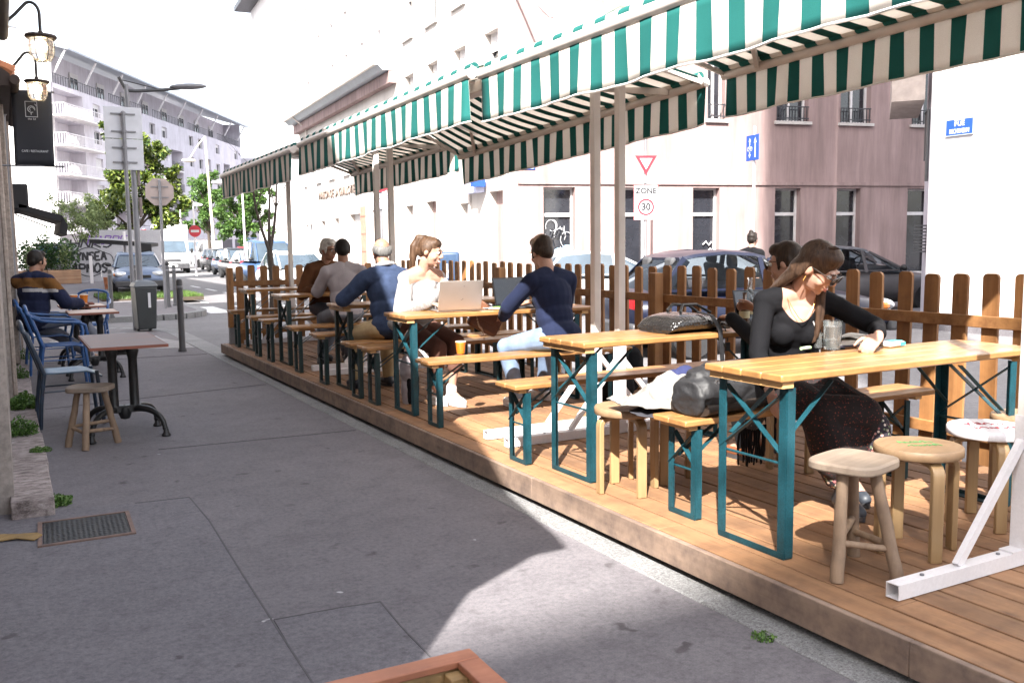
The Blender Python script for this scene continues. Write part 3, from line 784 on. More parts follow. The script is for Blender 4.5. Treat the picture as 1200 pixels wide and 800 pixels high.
# lanterns
m_bulb = EMIT('lit_bulb', (1, .78, .45), 14)
m_lampglass = GLASS('lamp_glass', (.95, .9, .88), .25)
def lantern(label, px, py, Y, rpx, hook):
    c = at(px, py, Y)
    t = thing('wall_lantern', label, 'lamp', c, group='lit wall lanterns on the café')
    r = rpx/CF*c.y*.9; k = r/.14
    g = MB(); g.lathe([(0, .0), (r*1.0, -.005), (r*1.03, -.022*k), (r*.92, -.04*k), (0, -.04*k)], n=20); g.lathe([(0, .0), (.025, 0), (.02, .03), (0, .035)], n=12)
    g.build('cap', m_eave, t)
    g = MB(); g.lathe([(r*.76, -.042*k), (r*.78, -.1*k), (r*.72, -.19*k), (r*.52, -.235*k), (0, -.245*k)], n=20); gl = g.build('glass_shade', m_lampglass, t)
    g = MB(); g.ell((0, 0, -.11*k), (.035*k, .035*k, .05*k)); g.build('bulb', m_bulb, t)
    g = MB()
    for j in range(6):
        a = j*PI/3; q = [(r*.8, -.042*k), (r*.82, -.1*k), (r*.75, -.195*k), (r*.54, -.245*k), (0, -.255*k)]
        g.tube([(x*math.cos(a), x*math.sin(a), z) for x, z in q], .004, 5)
    g.lathe([(r*.8, -.11*k), (r*.83, -.113*k), (r*.8, -.116*k)], n=24, ring=True); g.lathe([(r*.74, -.19*k), (r*.77, -.193*k), (r*.74, -.196*k)], n=24, ring=True); g.build('wire_cage', m_dgrey, t)
    # gooseneck back to the wall
    pts = []
    for x, z in hook: pts.append((x, 0, z))
    g = MB(); g.tube(pts, .014, 8); g.build('gooseneck', m_iron, t)
    return t
def goose(x0, zt, n=14):
    out = [(0, 0.03), (0, zt*.6)]
    for i in range(n+1):
        u = i/n; a = PI*.72*u; out.append((-.07+.07*math.cos(a)-.0*u, zt*.6+.1*math.sin(a)))
    out.append((x0*.55, zt*.6-.02)); out.append((x0, zt*.6-.18)); return out
lantern('bigger lit lantern with a warm bulb, hung above the other one', 47.5, 41, 9.6, 16.5, goose(-.36, .3))
lantern('smaller lit lantern just above the dark café banner', 43, 94, 11.25, 13, goose(-.34, .3))
# banner
m_banner = M('dark_banner_cloth', (.016, .017, .024), .75, .15, 3, .06)
m_letter = M('pale_print', (.62, .62, .64), .7, .05, 5, 0)
a = at(9, 106, 11.5); b = at(52, 107, 11.5); c = at(61, 195, 11.5)
bn = thing('cafe_banner', 'dark hanging banner with a cup emblem and the words café restaurant', 'banner', (a.x, 11.5, c.z), -.06)
W_, H_ = b.x-a.x+.035, a.z-c.z
g = MB(); n = 10
vs = []
for i in range(n+1):
    for j in range(n+1):
        u, v_ = i/n, j/n; vs.append((.02+u*W_+.012*v_, .008*math.sin(u*4+v_*3), v_*H_))
vs = [(x-(.0), y, z) for x, y, z in vs]
g.add(vs, [(i*(n+1)+j, i*(n+1)+j+1, (i+1)*(n+1)+j+1, (i+1)*(n+1)+j) for i in range(n) for j in range(n)])
o = g.build('cloth', m_banner, bn); s = o.modifiers.new('cloth', 'SOLIDIFY'); s.thickness = .004; s.offset = -1
g = MB(); g.tube([(-.2, .01, H_+.005), (W_+.06, .01, H_+.005)], .012, 8); g.tube([(-.2, .01, -.002), (W_+.1, .01, -.002)], .01, 8); g.ell((W_+.1, .01, -.002), (.016, .016, .016), None, 8); g.build('rod', m_grey, bn)
text_mesh('CAFE / RESTAURANT', .034, 'lettering', m_letter, bn, .001, (.02+W_*.53, -.014, .155), UP, sx=.82)
text_mesh('the 3d', .03, 'lettering', m_letter, bn, .001, (.02+W_*.5, -.0135, .5), UP)
g = MB(); cx, cz = .02+W_*.5, .585
for (x0, x1, z0, z1) in ((-.06, .06, .098, .104), (-.06, .06, -.064, -.058), (-.06, -.054, -.06, .1), (.054, .06, -.06, .1)): g.bx(cx+x0, cx+x1, -.014, -.01, cz+z0, cz+z1)
def arcpts(r, a0, a1, k=14, ox=0, oz=0, sx=1): return [(cx+ox+r*sx*math.cos(a0+(a1-a0)*i/k), -.012, cz+oz+r*math.sin(a0+(a1-a0)*i/k)) for i in range(k+1)]
g.tube(arcpts(.034, -.3, 5.2, 18, 0, .02), .004, 5); g.tube(arcpts(.02, 0, 4.2, 12, .004, .022), .003, 5); g.tube([(cx-.004, -.012, cz-.012), (cx-.004, -.012, cz-.04)], .004, 5); g.tube(arcpts(.03, .2, 1.1, 6, .02, .05), .003, 5)
g.build('emblem', m_letter, bn)
# black shop awning
m_blackcloth = M('black_canvas', (.014, .014, .016), .8, .2, 5, .08)
aw = thing('shop_awning', 'small black shop awning folded half out of the café wall', 'awning', (0, 15.3, 0))
k0, k1, k2 = at(15, 228, 15.3), at(22, 241, 15.3), at(73, 257, 15.3)
g = MB(); g.bx(k0.x-.12, k0.x+.2, 0, 1.9, k0.z-.22, k0.z+.16); g.build('cassette', m_blackcloth, aw, bevel=.03)
g = MB(); g.plate([(k1.x, 0, k1.z+.03), (k2.x, 0, k2.z+.06), (k2.x, 0, k2.z-.04), (k1.x, 0, k1.z-.05)], (0, 1.9, 0)); g.build('canopy', m_blackcloth, aw)
g = MB(); g.plate([(k2.x, 0, k2.z+.06), (k2.x+.07, 0, k2.z-.08), (k2.x+.05, 0, k2.z-.24), (k2.x-.05, 0, k2.z-.2)], (0, 1.9, 0)); g.build('valance', m_blackcloth, aw)
g = MB(); g.tube([(k1.x-.05, .3, k1.z-.12), (k2.x-.2, .3, k2.z-.1)], .012, 6); g.build('folding_arm', m_dgrey, aw)
aw2 = MB(); aw2.bx(-.3, .12, 14.62, 17.3, -.1, 3.4)
tag(aw2.build('side_building', m_pil), 'narrow pale stone frontage behind the black shop awning', 'building')
# unseen shapes added to cast shade on the street
m_plain = M('plain_block_render', (.5, .47, .43), .85, .1, 1, .1, world=True)
def blk(name, label, x0, x1, y0, y1, h):
    g = MB(); g.bx(x0, x1, y0, y1, -.1, h)
    for z in range(3, int(h)-1, 3):
        for xx in [x0+1.5+2.5*i for i in range(int((x1-x0-2)/2.5))]: g.bx(xx, xx+1.1, y1+.001, y1+.06, z, z+1.6, 1)
    return tag(g.build(name, [m_plain, MATS['dark_window_glass']]), label, 'building')
g = MB(); g.lathe([(0, -.1), (1.35, -.1), (1.2, 20), (1.2, 46), (1.3, 46.2), (1.3, 47), (.9, 47), (0, 46.5)], n=28)
tag(g.build('shade_caster_chimney', M('red_brick', (.3, .14, .1), .9, .2, 3, .3, world=True), loc=(-5.63, -11.0, 0)), 'unseen brick chimney added behind the camera to shade the corner building', 'chimney')  # added out of view; its shadow darkens the corner building's front
blk('shade_caster_block', 'unseen block added behind the camera to shade the near deck', -32, -1, -34, -21.5, 30)  # added out of view; its roof edge shades the near end of the deck
blk('shade_caster_house', 'unseen house shape added beyond the left edge to shade the hoarding', -8, -.35, 24, 41, 12)  # added out of view to keep hoarding and parked car in shadow
# ------------------------------------------------------------------ café chairs and tables on the pavement
def tubechair(label, arms, paint, seatmat, frame):
    t = thing('metal_chair', label, 'chair', group='blue metal chairs against the café wall')
    # faces +x
    g = MB(); vs = []; n = 8
    for i in range(n+1):
        for j in range(n+1):
            u, v_ = i/n, j/n; x = -.2+.42*u; yy = (-.19-.01*u)+(.38+.02*u)*v_
            z = .455-.018*math.sin(PI*min(1, u*1.1))*math.sin(PI*v_)+(-.05*max(0, u-.8)/.2 if u > .8 else 0)
            vs.append((x+(.012 if u >= 1 else 0), yy, z))
    g.add(vs, [(i*(n+1)+j, i*(n+1)+j+1, (i+1)*(n+1)+j+1, (i+1)*(n+1)+j) for i in range(n) for j in range(n)])
    o = g.build('seat', seatmat, t); s = o.modifiers.new('plate', 'SOLIDIFY'); s.thickness = .012; s.offset = -1
    for sy in (-1, 1):
        g = MB(); g.tube([(.19, sy*.19, .45), (.21, sy*.2, .2), (.225, sy*.205, 0)], .016, 10); g.build('leg', frame, t)
        g = MB(); g.tube([(-.2, sy*.17, .45), (-.235, sy*.185, .2), (-.25, sy*.19, 0)], .016, 10); g.build('leg', frame, t)
    hoop = [(-.2, -.19, .44), (-.25, -.195, .6), (-.31, -.2, .78)]
    for i in range(9):
        a = PI*i/8; hoop.append((-.335-.01*math.sin(a), -.2*math.cos(a), .8+.07*math.sin(a)))
    hoop += [(-.31, .2, .78), (-.25, .195, .6), (-.2, .19, .44)]
    g = MB(); g.tube(hoop, .018, 10); g.build('back_hoop', frame, t)
    g = MB()
    for yy in (-.07, .07): g.tube([(-.2, yy, .45), (-.27, yy, .65), (-.335, yy*1.05, .855)], .008, 8)
    g.build('back_rod', paint, t)
    for sy in (-1, 1): g = MB(); g.tube([(.2, sy*.195, .3), (-.22, sy*.18, .3)], .007, 6); g.build('stretcher', frame, t)
    if arms:
        for sy in (-1, 1):
            g = MB(); g.tube([(-.3, sy*.2, .76), (-.2, sy*.235, .72), (-.02, sy*.25, .7), (.14, sy*.245, .69), (.2, sy*.24, .66), (.22, sy*.235, .56), (.2, sy*.2, .44)], .016, 10); g.build('arm', frame, t)
    return t
C1 = tubechair('nearest metal chair with a worn blue grey seat and no arms', False, m_bluegrey, m_bluegrey, m_darkblue); C1.location = (.42, 8.5, 0); C1.rotation_euler = (0, 0, .05)
C2 = tubechair('bright blue metal armchair, empty, between the nearest chair and the man in the hoodie', True, m_blue, m_blue, m_blue); C2.location = (.5, 10.85, 0); C2.rotation_euler = (0, 0, .03)
copy_tree(C2, (.42, 12.15, 0), .1, 'blue metal armchair the man in the hooded jacket sits on')
copy_tree(C2, (1.02, 14.1, 0), -PI/2-.2, 'blue metal armchair at the far end of the café tables')
def castiron_table(label, L, Wd, mt):
    t = thing('cafe_table', label, 'table', group='café tables on the pavement')
    g = MB(); g.bx(-Wd/2, Wd/2, -L/2, L/2, .735, .752); g.build('tabletop', mt, t, bevel=.004)
    g = MB()
    for a in ((-Wd/2-.006, Wd/2+.006, -L/2-.006, -L/2-.0005), (-Wd/2-.006, Wd/2+.006, L/2+.0005, L/2+.006), (-Wd/2-.006, -Wd/2-.0005, -L/2, L/2), (Wd/2+.0005, Wd/2+.006, -L/2, L/2)): g.bx(*a, .73, .751)
    g.build('edge_band', m_formedge, t)
    g = MB()
    for x in (-.075, .075): g.lathe([(.0, .2), (.045, .2), (.036, .24), (.034, .6), (.045, .64), (.05, .66), (.036, .7), (.03, .73), (0, .73)], (x, 0, 0), 16)
    g.lathe([(0, .12), (.035, .13), (.05, .17), (.045, .22), (0, .24)], n=14)
    g.bx(-.12, .12, -.035, .035, .18, .235); g.box((0, 0, .655), (.15, .03, .05)); g.ell((0, 0, .68), (.045, .03, .04), None, 12); g.build('column', m_iron, t, bevel=.003)
    g = MB(); g.bx(-.16, .16, -.03, .03, .71, .734); g.bx(-.03, .03, -L*.3, L*.3, .712, .7335); g.build('top_bracket', m_iron, t)
    for sx in (-1, 1):
        for sy in (-1, 1):
            g = MB(); pts = []; rs = []
            for i in range(11):
                u = i/10; a = u*PI*.5
                pts.append((sx*(.06+.2*math.sin(a)), sy*(.0+.23*math.sin(a)), .2+.035*math.sin(u*PI*.8)-.17*(1-math.cos(a)))); rs.append(.028-.010*u)
            g.tube(pts, rs, 10); g.lathe([(0, 0), (.032, 0), (.035, .012), (.022, .03), (.018, .06), (0, .065)], (sx*.265, sy*.235, 0), 14); g.ell((sx*.26, sy*.23, .065), (.022, .022, .02), None, 10); g.build('foot', m_iron, t)
    return t
T1 = castiron_table('marbled café table on a black cast iron base, nearest to the camera', 1.14, .52, m_formica); T1.location = (.76, 7.72, 0)
m_palewood = WOOD('pale_tabletop', (.42, .26, .17), (.55, .38, .27), 0, .7, .4, .08, knots=False)
T2 = castiron_table('light wooden café table in front of the man in the hoodie', .62, .5, m_palewood); T2.location = (.84, 11.45, 0)
o = copy_tree(T2, (.82, 12.75, 0), .02, 'farther wooden café table carrying two amber cups on a tray')
tr = MB(); tr.bx(-.17, .17, -.12, .12, 0, .012); tr.bx(-.17, .17, -.12, -.11, .012, .022); tr.bx(-.17, .17, .11, .12, .012, .022)
tag(tr.build('tray', m_formedge, loc=(.8, 12.85, .753), bevel=.003), 'red brown tray under the two amber cups', 'tray')
m_amber = M('amber_glass', (.55, .16, .015), .12, .15, 8, 0, spec=.8, coat=.5)
def amber(label, loc, k=1.0, grp='amber cups on the café table'):
    t = thing('amber_cup', label, 'cup', loc, group=grp)
    g = MB(); g.lathe([(0, 0), (.03*k, 0), (.038*k, .07*k), (.04*k, .085*k), (.037*k, .085*k), (.034*k, .07*k), (.0, .066*k)], n=20); g.build('cup', m_amber, t)
    g = MB(); g.lathe([(.0375*k, .0855*k), (.041*k, .086*k), (.0405*k, .092*k), (.037*k, .092*k)], n=20); g.build('rim', M('pale_rim', (.7, .55, .4), .4), t); return t
amber('left of the two amber cups on the tray', (.74, 12.85, .766), 1.25); amber('right of the two amber cups on the tray', (.86, 12.83, .766), 1.25)
# ------------------------------------------------------------------ street furniture
def pole(name, label, cat, loc, h, r, mt, group=None):
    t = thing(name, label, cat, loc, group=group); g = MB(); g.tube([(0, 0, 0), (0, 0, h)], r, 12); g.lathe([(0, h), (r*1.1, h), (r*.8, h+.02), (0, h+.03)], n=12); g.build('pole', mt, t); return t
lp = thing('street_lamp', 'grey street lamp with a long arm above the litter bin', 'street lamp', (2.11, 17.7, 0))
g = MB(); g.tube([(0, 0, 0), (0, 0, 1.0), (0, 0, 2.6), (-.05, 0, 4.3)], [.062, .055, .048, .04], 14); g.build('pole', m_grey, lp)
g = MB(); g.tube([(-.06, 0, 4.2), (.1, 0, 4.2), (.55, 0, 4.25), (.85, 0, 4.3)], .03, 10); g.tube([(-.16, 0, 4.42), (-.05, 0, 4.2)], .03, 8); g.tube([(-.14, 0, 4.38), (.5, 0, 4.26)], .01, 6); g.build('arm', m_dgrey, lp)
g = MB(); g.ell((1.0, 0, 4.34), (.33, .12, .055), Matrix.Rotation(-.08, 3, 'Y'), 18); g.build('lamp_head', m_grey, lp)
g = MB(); g.bx(.055, .1, -.03, .03, 2.55, 3.0); g.bx(.06, .11, -.04, .04, 2.0, 2.35); g.build('bracket_box', M('brown_grey_box', (.2, .16, .15), .6), lp, bevel=.008)
sp = pole('road_sign', 'two white sign panels seen from behind on a thin pole beside the bin', 'sign', (1.97, 17.55, 0), 3.8, .034, m_grey)
m_back = M('white_sign_back', (.55, .56, .6), .5, .08, 5, .04); m_backb = M('brown_grey_sign_back', (.33, .27, .25), .6, .1, 5, .05)
g = MB(); g.bx(-.31, .31, .06, .075, 3.36, 3.9); g.build('panel', m_back, sp, bevel=.004); g = MB(); g.bx(-.31, .31, .06, .075, 2.82, 3.35); g.build('panel', m_back, sp, bevel=.004)
g = MB()
for z in (2.95, 3.2, 3.48, 3.78): g.bx(-.2, .2, .036, .058, z-.012, z+.012); g.lathe([(.036, z-.02), (.044, z-.02), (.044, z+.02), (.036, z+.02)], n=12)
g.build('clamp', m_grey, sp)
oc = pole('road_sign', 'octagonal stop sign seen from behind on a grey pole', 'sign', (3.36, 23.5, 0), 3.05, .034, m_grey)
g = MB(); g.plate([(.32*math.cos(PI/8+i*PI/4)/math.cos(PI/8), .05, 2.78+.32*math.sin(PI/8+i*PI/4)/math.cos(PI/8)) for i in range(8)], (0, .012, 0)); g.build('panel', m_backb, oc)
g = MB()
for z in (2.65, 2.9): g.bx(-.2, .2, .034, .05, z-.012, z+.012)
g.build('clamp', m_grey, oc)
def bollard(label, loc, h=1.02, r=.045):
    t = thing('bollard', label, 'bollard', loc, group='dark steel bollards at the corner'); g = MB(); g.lathe([(0, 0), (r*1.35, 0), (r*1.3, .03), (r, .05), (r*.97, h-.04), (r*.8, h-.01), (r*.5, h), (0, h)], n=16); g.build('post', m_dgrey, t)
    g = MB(); g.lathe([(r*1.0, h-.13), (r*1.07, h-.125), (r*1.07, h-.1), (r*1.0, h-.095)], n=16); g.build('collar', m_grey, t); return t
B1 = bollard('nearest bollard, alone between the bin and the deck fence', (2.13, 13.55, 0))
for lab, q in (('bollard standing left of the litter bin in front of the graffiti wall', (1.92, 21.0, 0)), ('bollard close to the octagonal sign pole', (3.5, 23.95, 0)), ('slightly shorter bollard right behind the one by the octagonal sign', (3.72, 24.4, 0)), ('bollard in front of the blue car bonnet', (2.95, 25.6, 0))):
    copy_tree(B1, q, 0, lab)
bi = thing('litter_bin', 'dark grey litter bin with a domed lid at the foot of the street lamp', 'bin', (2.12, 17.3, 0), .1)
g = MB(); vs = []
for z, w_, d_ in ((.04, .15, .16), (.12, .155, .165), (.78, .185, .19)): vs += [(-w_, -d_, z), (w_, -d_, z), (w_, d_, z), (-w_, d_, z)]
g.add(vs, [(3, 2, 1, 0), (8, 9, 10, 11)]+[(4*i+j, 4*i+(j+1) % 4, 4*i+4+(j+1) % 4, 4*i+4+j) for i in (0, 1) for j in range(4)]); g.build('bin_body', M('bin_plastic', (.03, .034, .036), .45, .15, 5, .05), bi, bevel=.02)
g = MB(); g.lathe([(.275, .775), (.28, .81), (.23, .86), (.12, .895), (0, .9)], n=4, R3=Matrix.Rotation(PI/4, 3, 'Z')); g.build('lid', M('bin_lid', (.12, .13, .14), .4, .1, 5, .05), bi, bevel=.02)
g = MB(); g.bx(.02, .065, -.195, -.188, .42, .68); g.build('sticker', m_letter, bi)
g = MB()
for x in (-.1, .1): g.lathe([(0, -.02), (.06, -.02), (.06, .02), (0, .02)], (x, .12, .06), 12, R3=Matrix.Rotation(PI/2, 3, 'Y'))
g.build('wheel', m_black, bi)
# signs beyond the fence
m_signw = M('white_sign_face', (.5, .5, .5), .5, .04, 5, 0); m_signr = M('red_sign_face', (.4, .015, .03), .5, .08, 5, 0); m_signb = M('blue_sign_face', (.01, .06, .3), .5, .08, 5, 0); m_signk = M('black_sign_print', (.02, .02, .025), .6, .1, 5, 0)
zs = pole('road_sign', 'yield triangle above a zone 30 panel on one pole by the junction', 'sign', (14.7, 19.5, -.1), 5.15, .04, m_grey); zs.rotation_euler = (0, 0, -.42)
def tri(cz, r): return [(r*math.sin(a), cz-r*math.cos(a)) for a in (0, 2*PI/3, 4*PI/3)]
cz = 3.6
g = MB(); g.plate([(x, -.06, z) for x, z in tri(cz, .33)], (0, .012, 0)); yt = g.build('yield_triangle', m_signr, zs)
g = MB(); g.plate([(x, -.066, z) for x, z in tri(cz, .19)], (0, .005, 0)); g.build('triangle_field', m_signw, yt)
g = MB(); g.bx(-.27, .27, -.06, -.05, 3.06, 3.22); sb = g.build('subsidiary_plate', m_signw, zs)
text_mesh('CEDEZ LE PASSAGE', .055, 'lettering', m_backb, sb, .001, (0, -.062, 3.14), UP)
g = MB(); g.bx(-.32, .32, -.06, -.045, 2.12, 3.02); zp = g.build('zone_panel', m_signw, zs, bevel=.006)
text_mesh('ZONE', .2, 'lettering', m_signk, zp, .002, (0, -.064, 2.86), UP, bold=.008)
g = MB(); g.lathe([(.17, 0), (.215, 0), (.215, .004), (.17, .004)], (0, -.061, 2.45), 32, R3=UP, ring=True); g.build('red_ring', m_signr, zp)
text_mesh('30', .24, 'lettering', m_signk, zp, .002, (0, -.064, 2.45), UP, bold=.01)
g = MB()
for a in ((-.32, .32, 2.12, 2.13), (-.32, .32, 3.01, 3.02), (-.32, -.31, 2.13, 3.01), (.31, .32, 2.13, 3.01)): g.bx(a[0], a[1], -.0625, -.0605, a[2], a[3])
g.build('red_border', m_signr, zp)
q = at(884, 175, 15.6); bs_ = pole('road_sign', 'small blue two way cycle sign with white arrows on a thin pole', 'sign', (q.x, q.y, -.1), 4.05, .03, m_white); bs_.rotation_euler = (0, 0, -1.8)
g = MB(); g.bx(-.27, .27, -.05, -.038, 3.32, 3.88); bp = g.build('blue_panel', m_signb, bs_, bevel=.01)
g = MB(); g.bx(.1, .14, -.054, -.0505, 3.38, 3.72); g.plate([(.06, -.054, 3.7), (.18, -.054, 3.7), (.12, -.054, 3.82)], (0, .003, 0))
for z0, z1, s in ((3.74, 3.82, 1), (3.46, 3.38, -1)): g.plate([(-.16, -.054, z0), (-.06, -.054, z0), (-.11, -.054, z1)], (0, .003, 0))
g.bx(-.125, -.095, -.054, -.051, 3.66, 3.74); g.bx(-.125, -.095, -.054, -.051, 3.46, 3.52)
for x in (-.17, -.05): g.lathe([(.035, 0), (.048, 0), (.048, .003), (.035, .003)], (x, -.0505, 3.58), 16, R3=UP, ring=True)
g.tube([(-.17, -.052, 3.58), (-.12, -.052, 3.65), (-.05, -.052, 3.58)], .007, 5); g.build('cycle_symbol', m_signw, bp)
# no entry sign with plate, seen below the middle awning
q = at(446, 222, 19.0); ne = pole('road_sign', 'red round sign with a pale lavender plate hanging under the middle awning', 'sign', (q.x, q.y, -.1), q.z+.45, .03, m_grey); ne.rotation_euler = (0, 0, -.35)
z0 = q.z+.1
g = MB(); g.lathe([(0, 0), (.24, 0), (.24, .012), (0, .012)], (0, -.05, z0+.18), 28, R3=UP); d = g.build('red_disc', m_signr, ne)
g = MB(); g.bx(-.15, .15, -.066, -.063, z0+.15, z0+.21); g.build('white_bar', m_signw, d)
g = MB(); g.bx(-.22, .22, -.06, -.048, z0-.42, z0-.09); pp = g.build('plate', M('lavender_plate', (.6, .6, .72), .5), ne)
text_mesh('SAUF', .13, 'lettering', m_signk, pp, .001, (0, -.063, z0-.19), UP)
g = MB()
for x in (-.08, .08): g.lathe([(.04, 0), (.052, 0), (.052, .003), (.04, .003)], (x, -.0605, z0-.34), 16, R3=UP, ring=True)
g.tube([(-.08, -.062, z0-.34), (0, -.062, z0-.27), (.08, -.062, z0-.34)], .007, 5); g.build('cycle_symbol', m_signk, pp)
# far lamp posts, sign posts
def farlamp(label, base, top, arm, r=.07, mt=None, head=True):
    mt = mt or m_white; b, t2, a2 = V(base), V(top), V(arm)
    t = thing('street_lamp', label, 'street lamp', b, group='thin street lamps far down the street')
    g = MB(); g.tube([(0, 0, 0), (t2-b)*.5, t2-b], [r, r*.85, r*.7], 8); g.build('pole', mt, t)
    g = MB(); g.tube([t2-b, (t2-b).lerp(a2-b, .5)+V((0, 0, .08)), a2-b], r*.5, 6); g.build('arm', mt, t)
    if head:
        g = MB(); g.ell(a2-b, (.42, .2, .11), None, 10); g.build('lamp_head', mt, t)
    return t
def gb(px, py, Y): q = at(px, py, Y); return q
def base_of(px, Y): q = at(px, 300, Y); return V((q.x, q.y, 0))
m_polew = WOOD('pale_pole', (.5, .45, .36), (.6, .55, .45), 2, .5, .8, .2, knots=False)
farlamp('leaning pale pole with a white lamp in front of the green tree', gb(251, 291, 58), gb(240, 160, 58), gb(221, 188, 58), .09, m_polew)
farlamp('white lamp post behind the white van, arm to the right', base_of(212, 62), gb(211, 243, 62), gb(230, 240, 62), .06)
farlamp('taller white lamp post beside the white van, arm to the left', base_of(229, 50), gb(226, 236, 50), gb(213, 232, 50), .06, None, False)
farlamp('white post under the far end of the striped awning', base_of(288, 44), gb(284, 226, 44), gb(258, 214, 44), .06)
for lab, px, py, Y in (('far no entry sign in front of the magnolia', 168, 275, 55), ('far red sign beside the white van', 227, 271, 49.6)):
    q = at(px, py, Y); t = pole('road_sign', lab, 'sign', (q.x, q.y-.25, 0), q.z+.3, .05, m_white, 'far red road signs')
    g = MB(); g.lathe([(0, 0), (.3, 0), (.3, .02), (0, .02)], (0, -.07, q.z), 24, R3=UP); d = g.build('red_disc', m_signr, t)
    g = MB(); g.bx(-.2, .2, -.096, -.092, q.z-.06, q.z+.06); g.build('white_bar', m_signw, d)
# graffiti hoarding
hw = thing('hoarding', 'white site hoarding covered with purple and black graffiti', 'wall', (1.2, 44.0, 0), -.06)
m_hoard = M('white_hoarding', (.36, .36, .385), .7, .1, 1.5, .05, grit=.1)
g = MB()
for i in range(4): g.bx(i*1.25, i*1.25+1.24, 0, .06, .06, 2.25 if i > 1 else 1.7)
g.build('panels', m_hoard, hw)
m_spray = M('black_spray', (.03, .03, .035), .7); m_sprayp = M('purple_spray', (.16, .08, .3), .7); m_sprayb = M('blue_spray', (.1, .25, .45), .7)
GL = {'S': [[(1, .9), (.5, 1), (0, .75), (.9, .35), (.5, 0), (0, .1)]], 'U': [[(0, 1), (0, .2), (.5, 0), (1, .2), (1, 1)]], 'N': [[(0, 0), (.1, 1), (.9, 0), (1, 1)]], 'E': [[(1, 1), (0, .95), (0, 0), (1, .05)], [(0, .5), (.8, .5)]], 'A': [[(0, 0), (.5, 1), (1, 0)], [(.2, .4), (.8, .4)]], 'Y': [[(0, 1), (.5, .5), (1, 1)], [(.5, .5), (.5, 0)]],
      'P': [[(0, 0), (0, 1), (.9, .9), (.9, .5), (0, .45)]], 'M': [[(0, 0), (.1, 1), (.5, .4), (.9, 1), (1, 0)]], 'O': [[(.5, 1), (0, .6), (.1, .1), (.6, 0), (1, .4), (.9, .9), (.5, 1)]], 'R': [[(0, 0), (0, 1), (.9, .9), (.8, .5), (0, .5), (1, 0)]], 'T': [[(0, 1), (1, 1)], [(.5, 1), (.5, 0)]], 'G': [[(1, .9), (.4, 1), (0, .5), (.4, 0), (1, .2), (1, .5), (.6, .5)]], 'H': [[(0, 0), (0, 1)], [(1, 1), (1, 0)], [(0, .5), (1, .5)]], '4': [[(.7, 0), (.7, 1), (0, .35), (1, .35)]]}
def graff(txt, x0, z0, h, w_, mt, r, sl=0.0, Y=-.008, name='graffiti'):
    g = MB(); rr = random.Random(len(txt)+int(h*100))
    for i, ch in enumerate(txt):
        for st in GL.get(ch, []):
            pts = [V((x0+i*w_*1.22+u*w_+sl*v_*h, Y, z0+v_*h*rr.uniform(.93, 1.05))) for u, v_ in st]
            for p, q2 in zip(pts, pts[1:]): g.beam(p, q2, .006, r*2)
    g.build(name, mt, hw)
graff('SYNSEA', 1.3, .95, .36, .2, m_spray, .045); graff('4PMOS', 1.35, .42, .4, .24, m_spray, .045)
graff('SHNRS', .85, 1.5, .36, .36, m_spray, .035, .25); graff('HARPE', 2.0, 1.62, .4, .26, m_sprayp, .026, .3)
g = MB(); pts = [(2.05+.95*math.cos(a), -.009, .88+.58*math.sin(a)+.05*math.sin(5*a)) for a in [PI*2*i/40 for i in range(34)]]
for p, q2 in zip(pts, pts[1:]): g.beam(p, q2, .006, .035)
g.build('graffiti', m_spray, hw)
g = MB()
for i in range(26): p = V((rnd.uniform(.05, 1.0), -.008, rnd.uniform(.9, 1.6))); g.beam(p, p+V((rnd.uniform(-.3, .3), 0, rnd.uniform(-.2, .2))), .006, .05)
g.build('graffiti', m_sprayb, hw)
# dark flat market awning over the blue car
q = at(148, 290, 37.5)
mk = thing('market_awning', 'flat dark awning with a pale edge above the parked blue car', 'awning', (q.x, q.y, 0), -.3)
g = MB(); g.plate([(-1.15, -.6, q.z+.3), (1.0, -.6, q.z+.12), (1.0, .9, q.z+.16), (-1.15, .9, q.z+.34)], (0, 0, -.12)); g.build('canopy', m_blackcloth, mk)
g = MB(); g.plate([(-1.17, -.62, q.z+.36), (.3, -.62, q.z+.25), (.3, .9, q.z+.27), (-1.17, .9, q.z+.38)], (0, 0, -.035)); g.build('pale_top', m_hoard, mk)
g = MB(); g.plate([(.45, -.62, q.z+.13), (1.0, -.62, q.z+.1), (1.0, -.62, q.z-.42), (.45, -.62, q.z-.3)], (0, .03, 0)); g.build('flap', m_blackcloth, mk)
g = MB(); g.tube([(-.05, 0, 0), (-.05, 0, q.z+.6)], .05, 8); g.build('post', m_white, mk)
g = MB(); g.lathe([(0, 0), (.16, 0), (.2, .42), (0, .42)], n=12); tag(g.build('terracotta_pot', m_tile, loc=(3.3, 36.3, 0)), 'terracotta pot beside the parked blue car', 'pot')
# ------------------------------------------------------------------ buildings
m_win = MATS['dark_window_glass']
m_frame = M('white_window_frame', (.62, .6, .6), .5, .06, 5, .03)
m_sill = M('stone_sill', (.45, .42, .4), .8, .1, 4, .1)
m_rail2 = M('black_railing', (.03, .03, .035), .5)
def render_mat(name, c, streak=.16):
    mt, nt, bs = nodes(name); v = coords(nt, (2.2, 2.2, .22), True); v1 = coords(nt, (1, 1, 1), True)
    a = noise_n(nt, v, 1.4, 6, .65); b = noise_n(nt, v1, .7, 5); d = noise_n(nt, v1, 60, 2)
    col = ramp(nt, a, [(.3, [x*(1-streak) for x in c]), (.65, [x*(1+streak*.5) for x in c])])
    col = mix(nt, 1, col, ramp(nt, b, [(.3, (.88, .86, .86)), (.7, (1.06, 1.05, 1.05))]), 'MULTIPLY')
    nt.links.new(col, bs.inputs['Base Color']); bs.inputs['Roughness'].default_value = .9; bs.inputs['Specular IOR Level'].default_value = .2
    bump(nt, d, .2, .004, bs); MATS[name] = mt; return mt
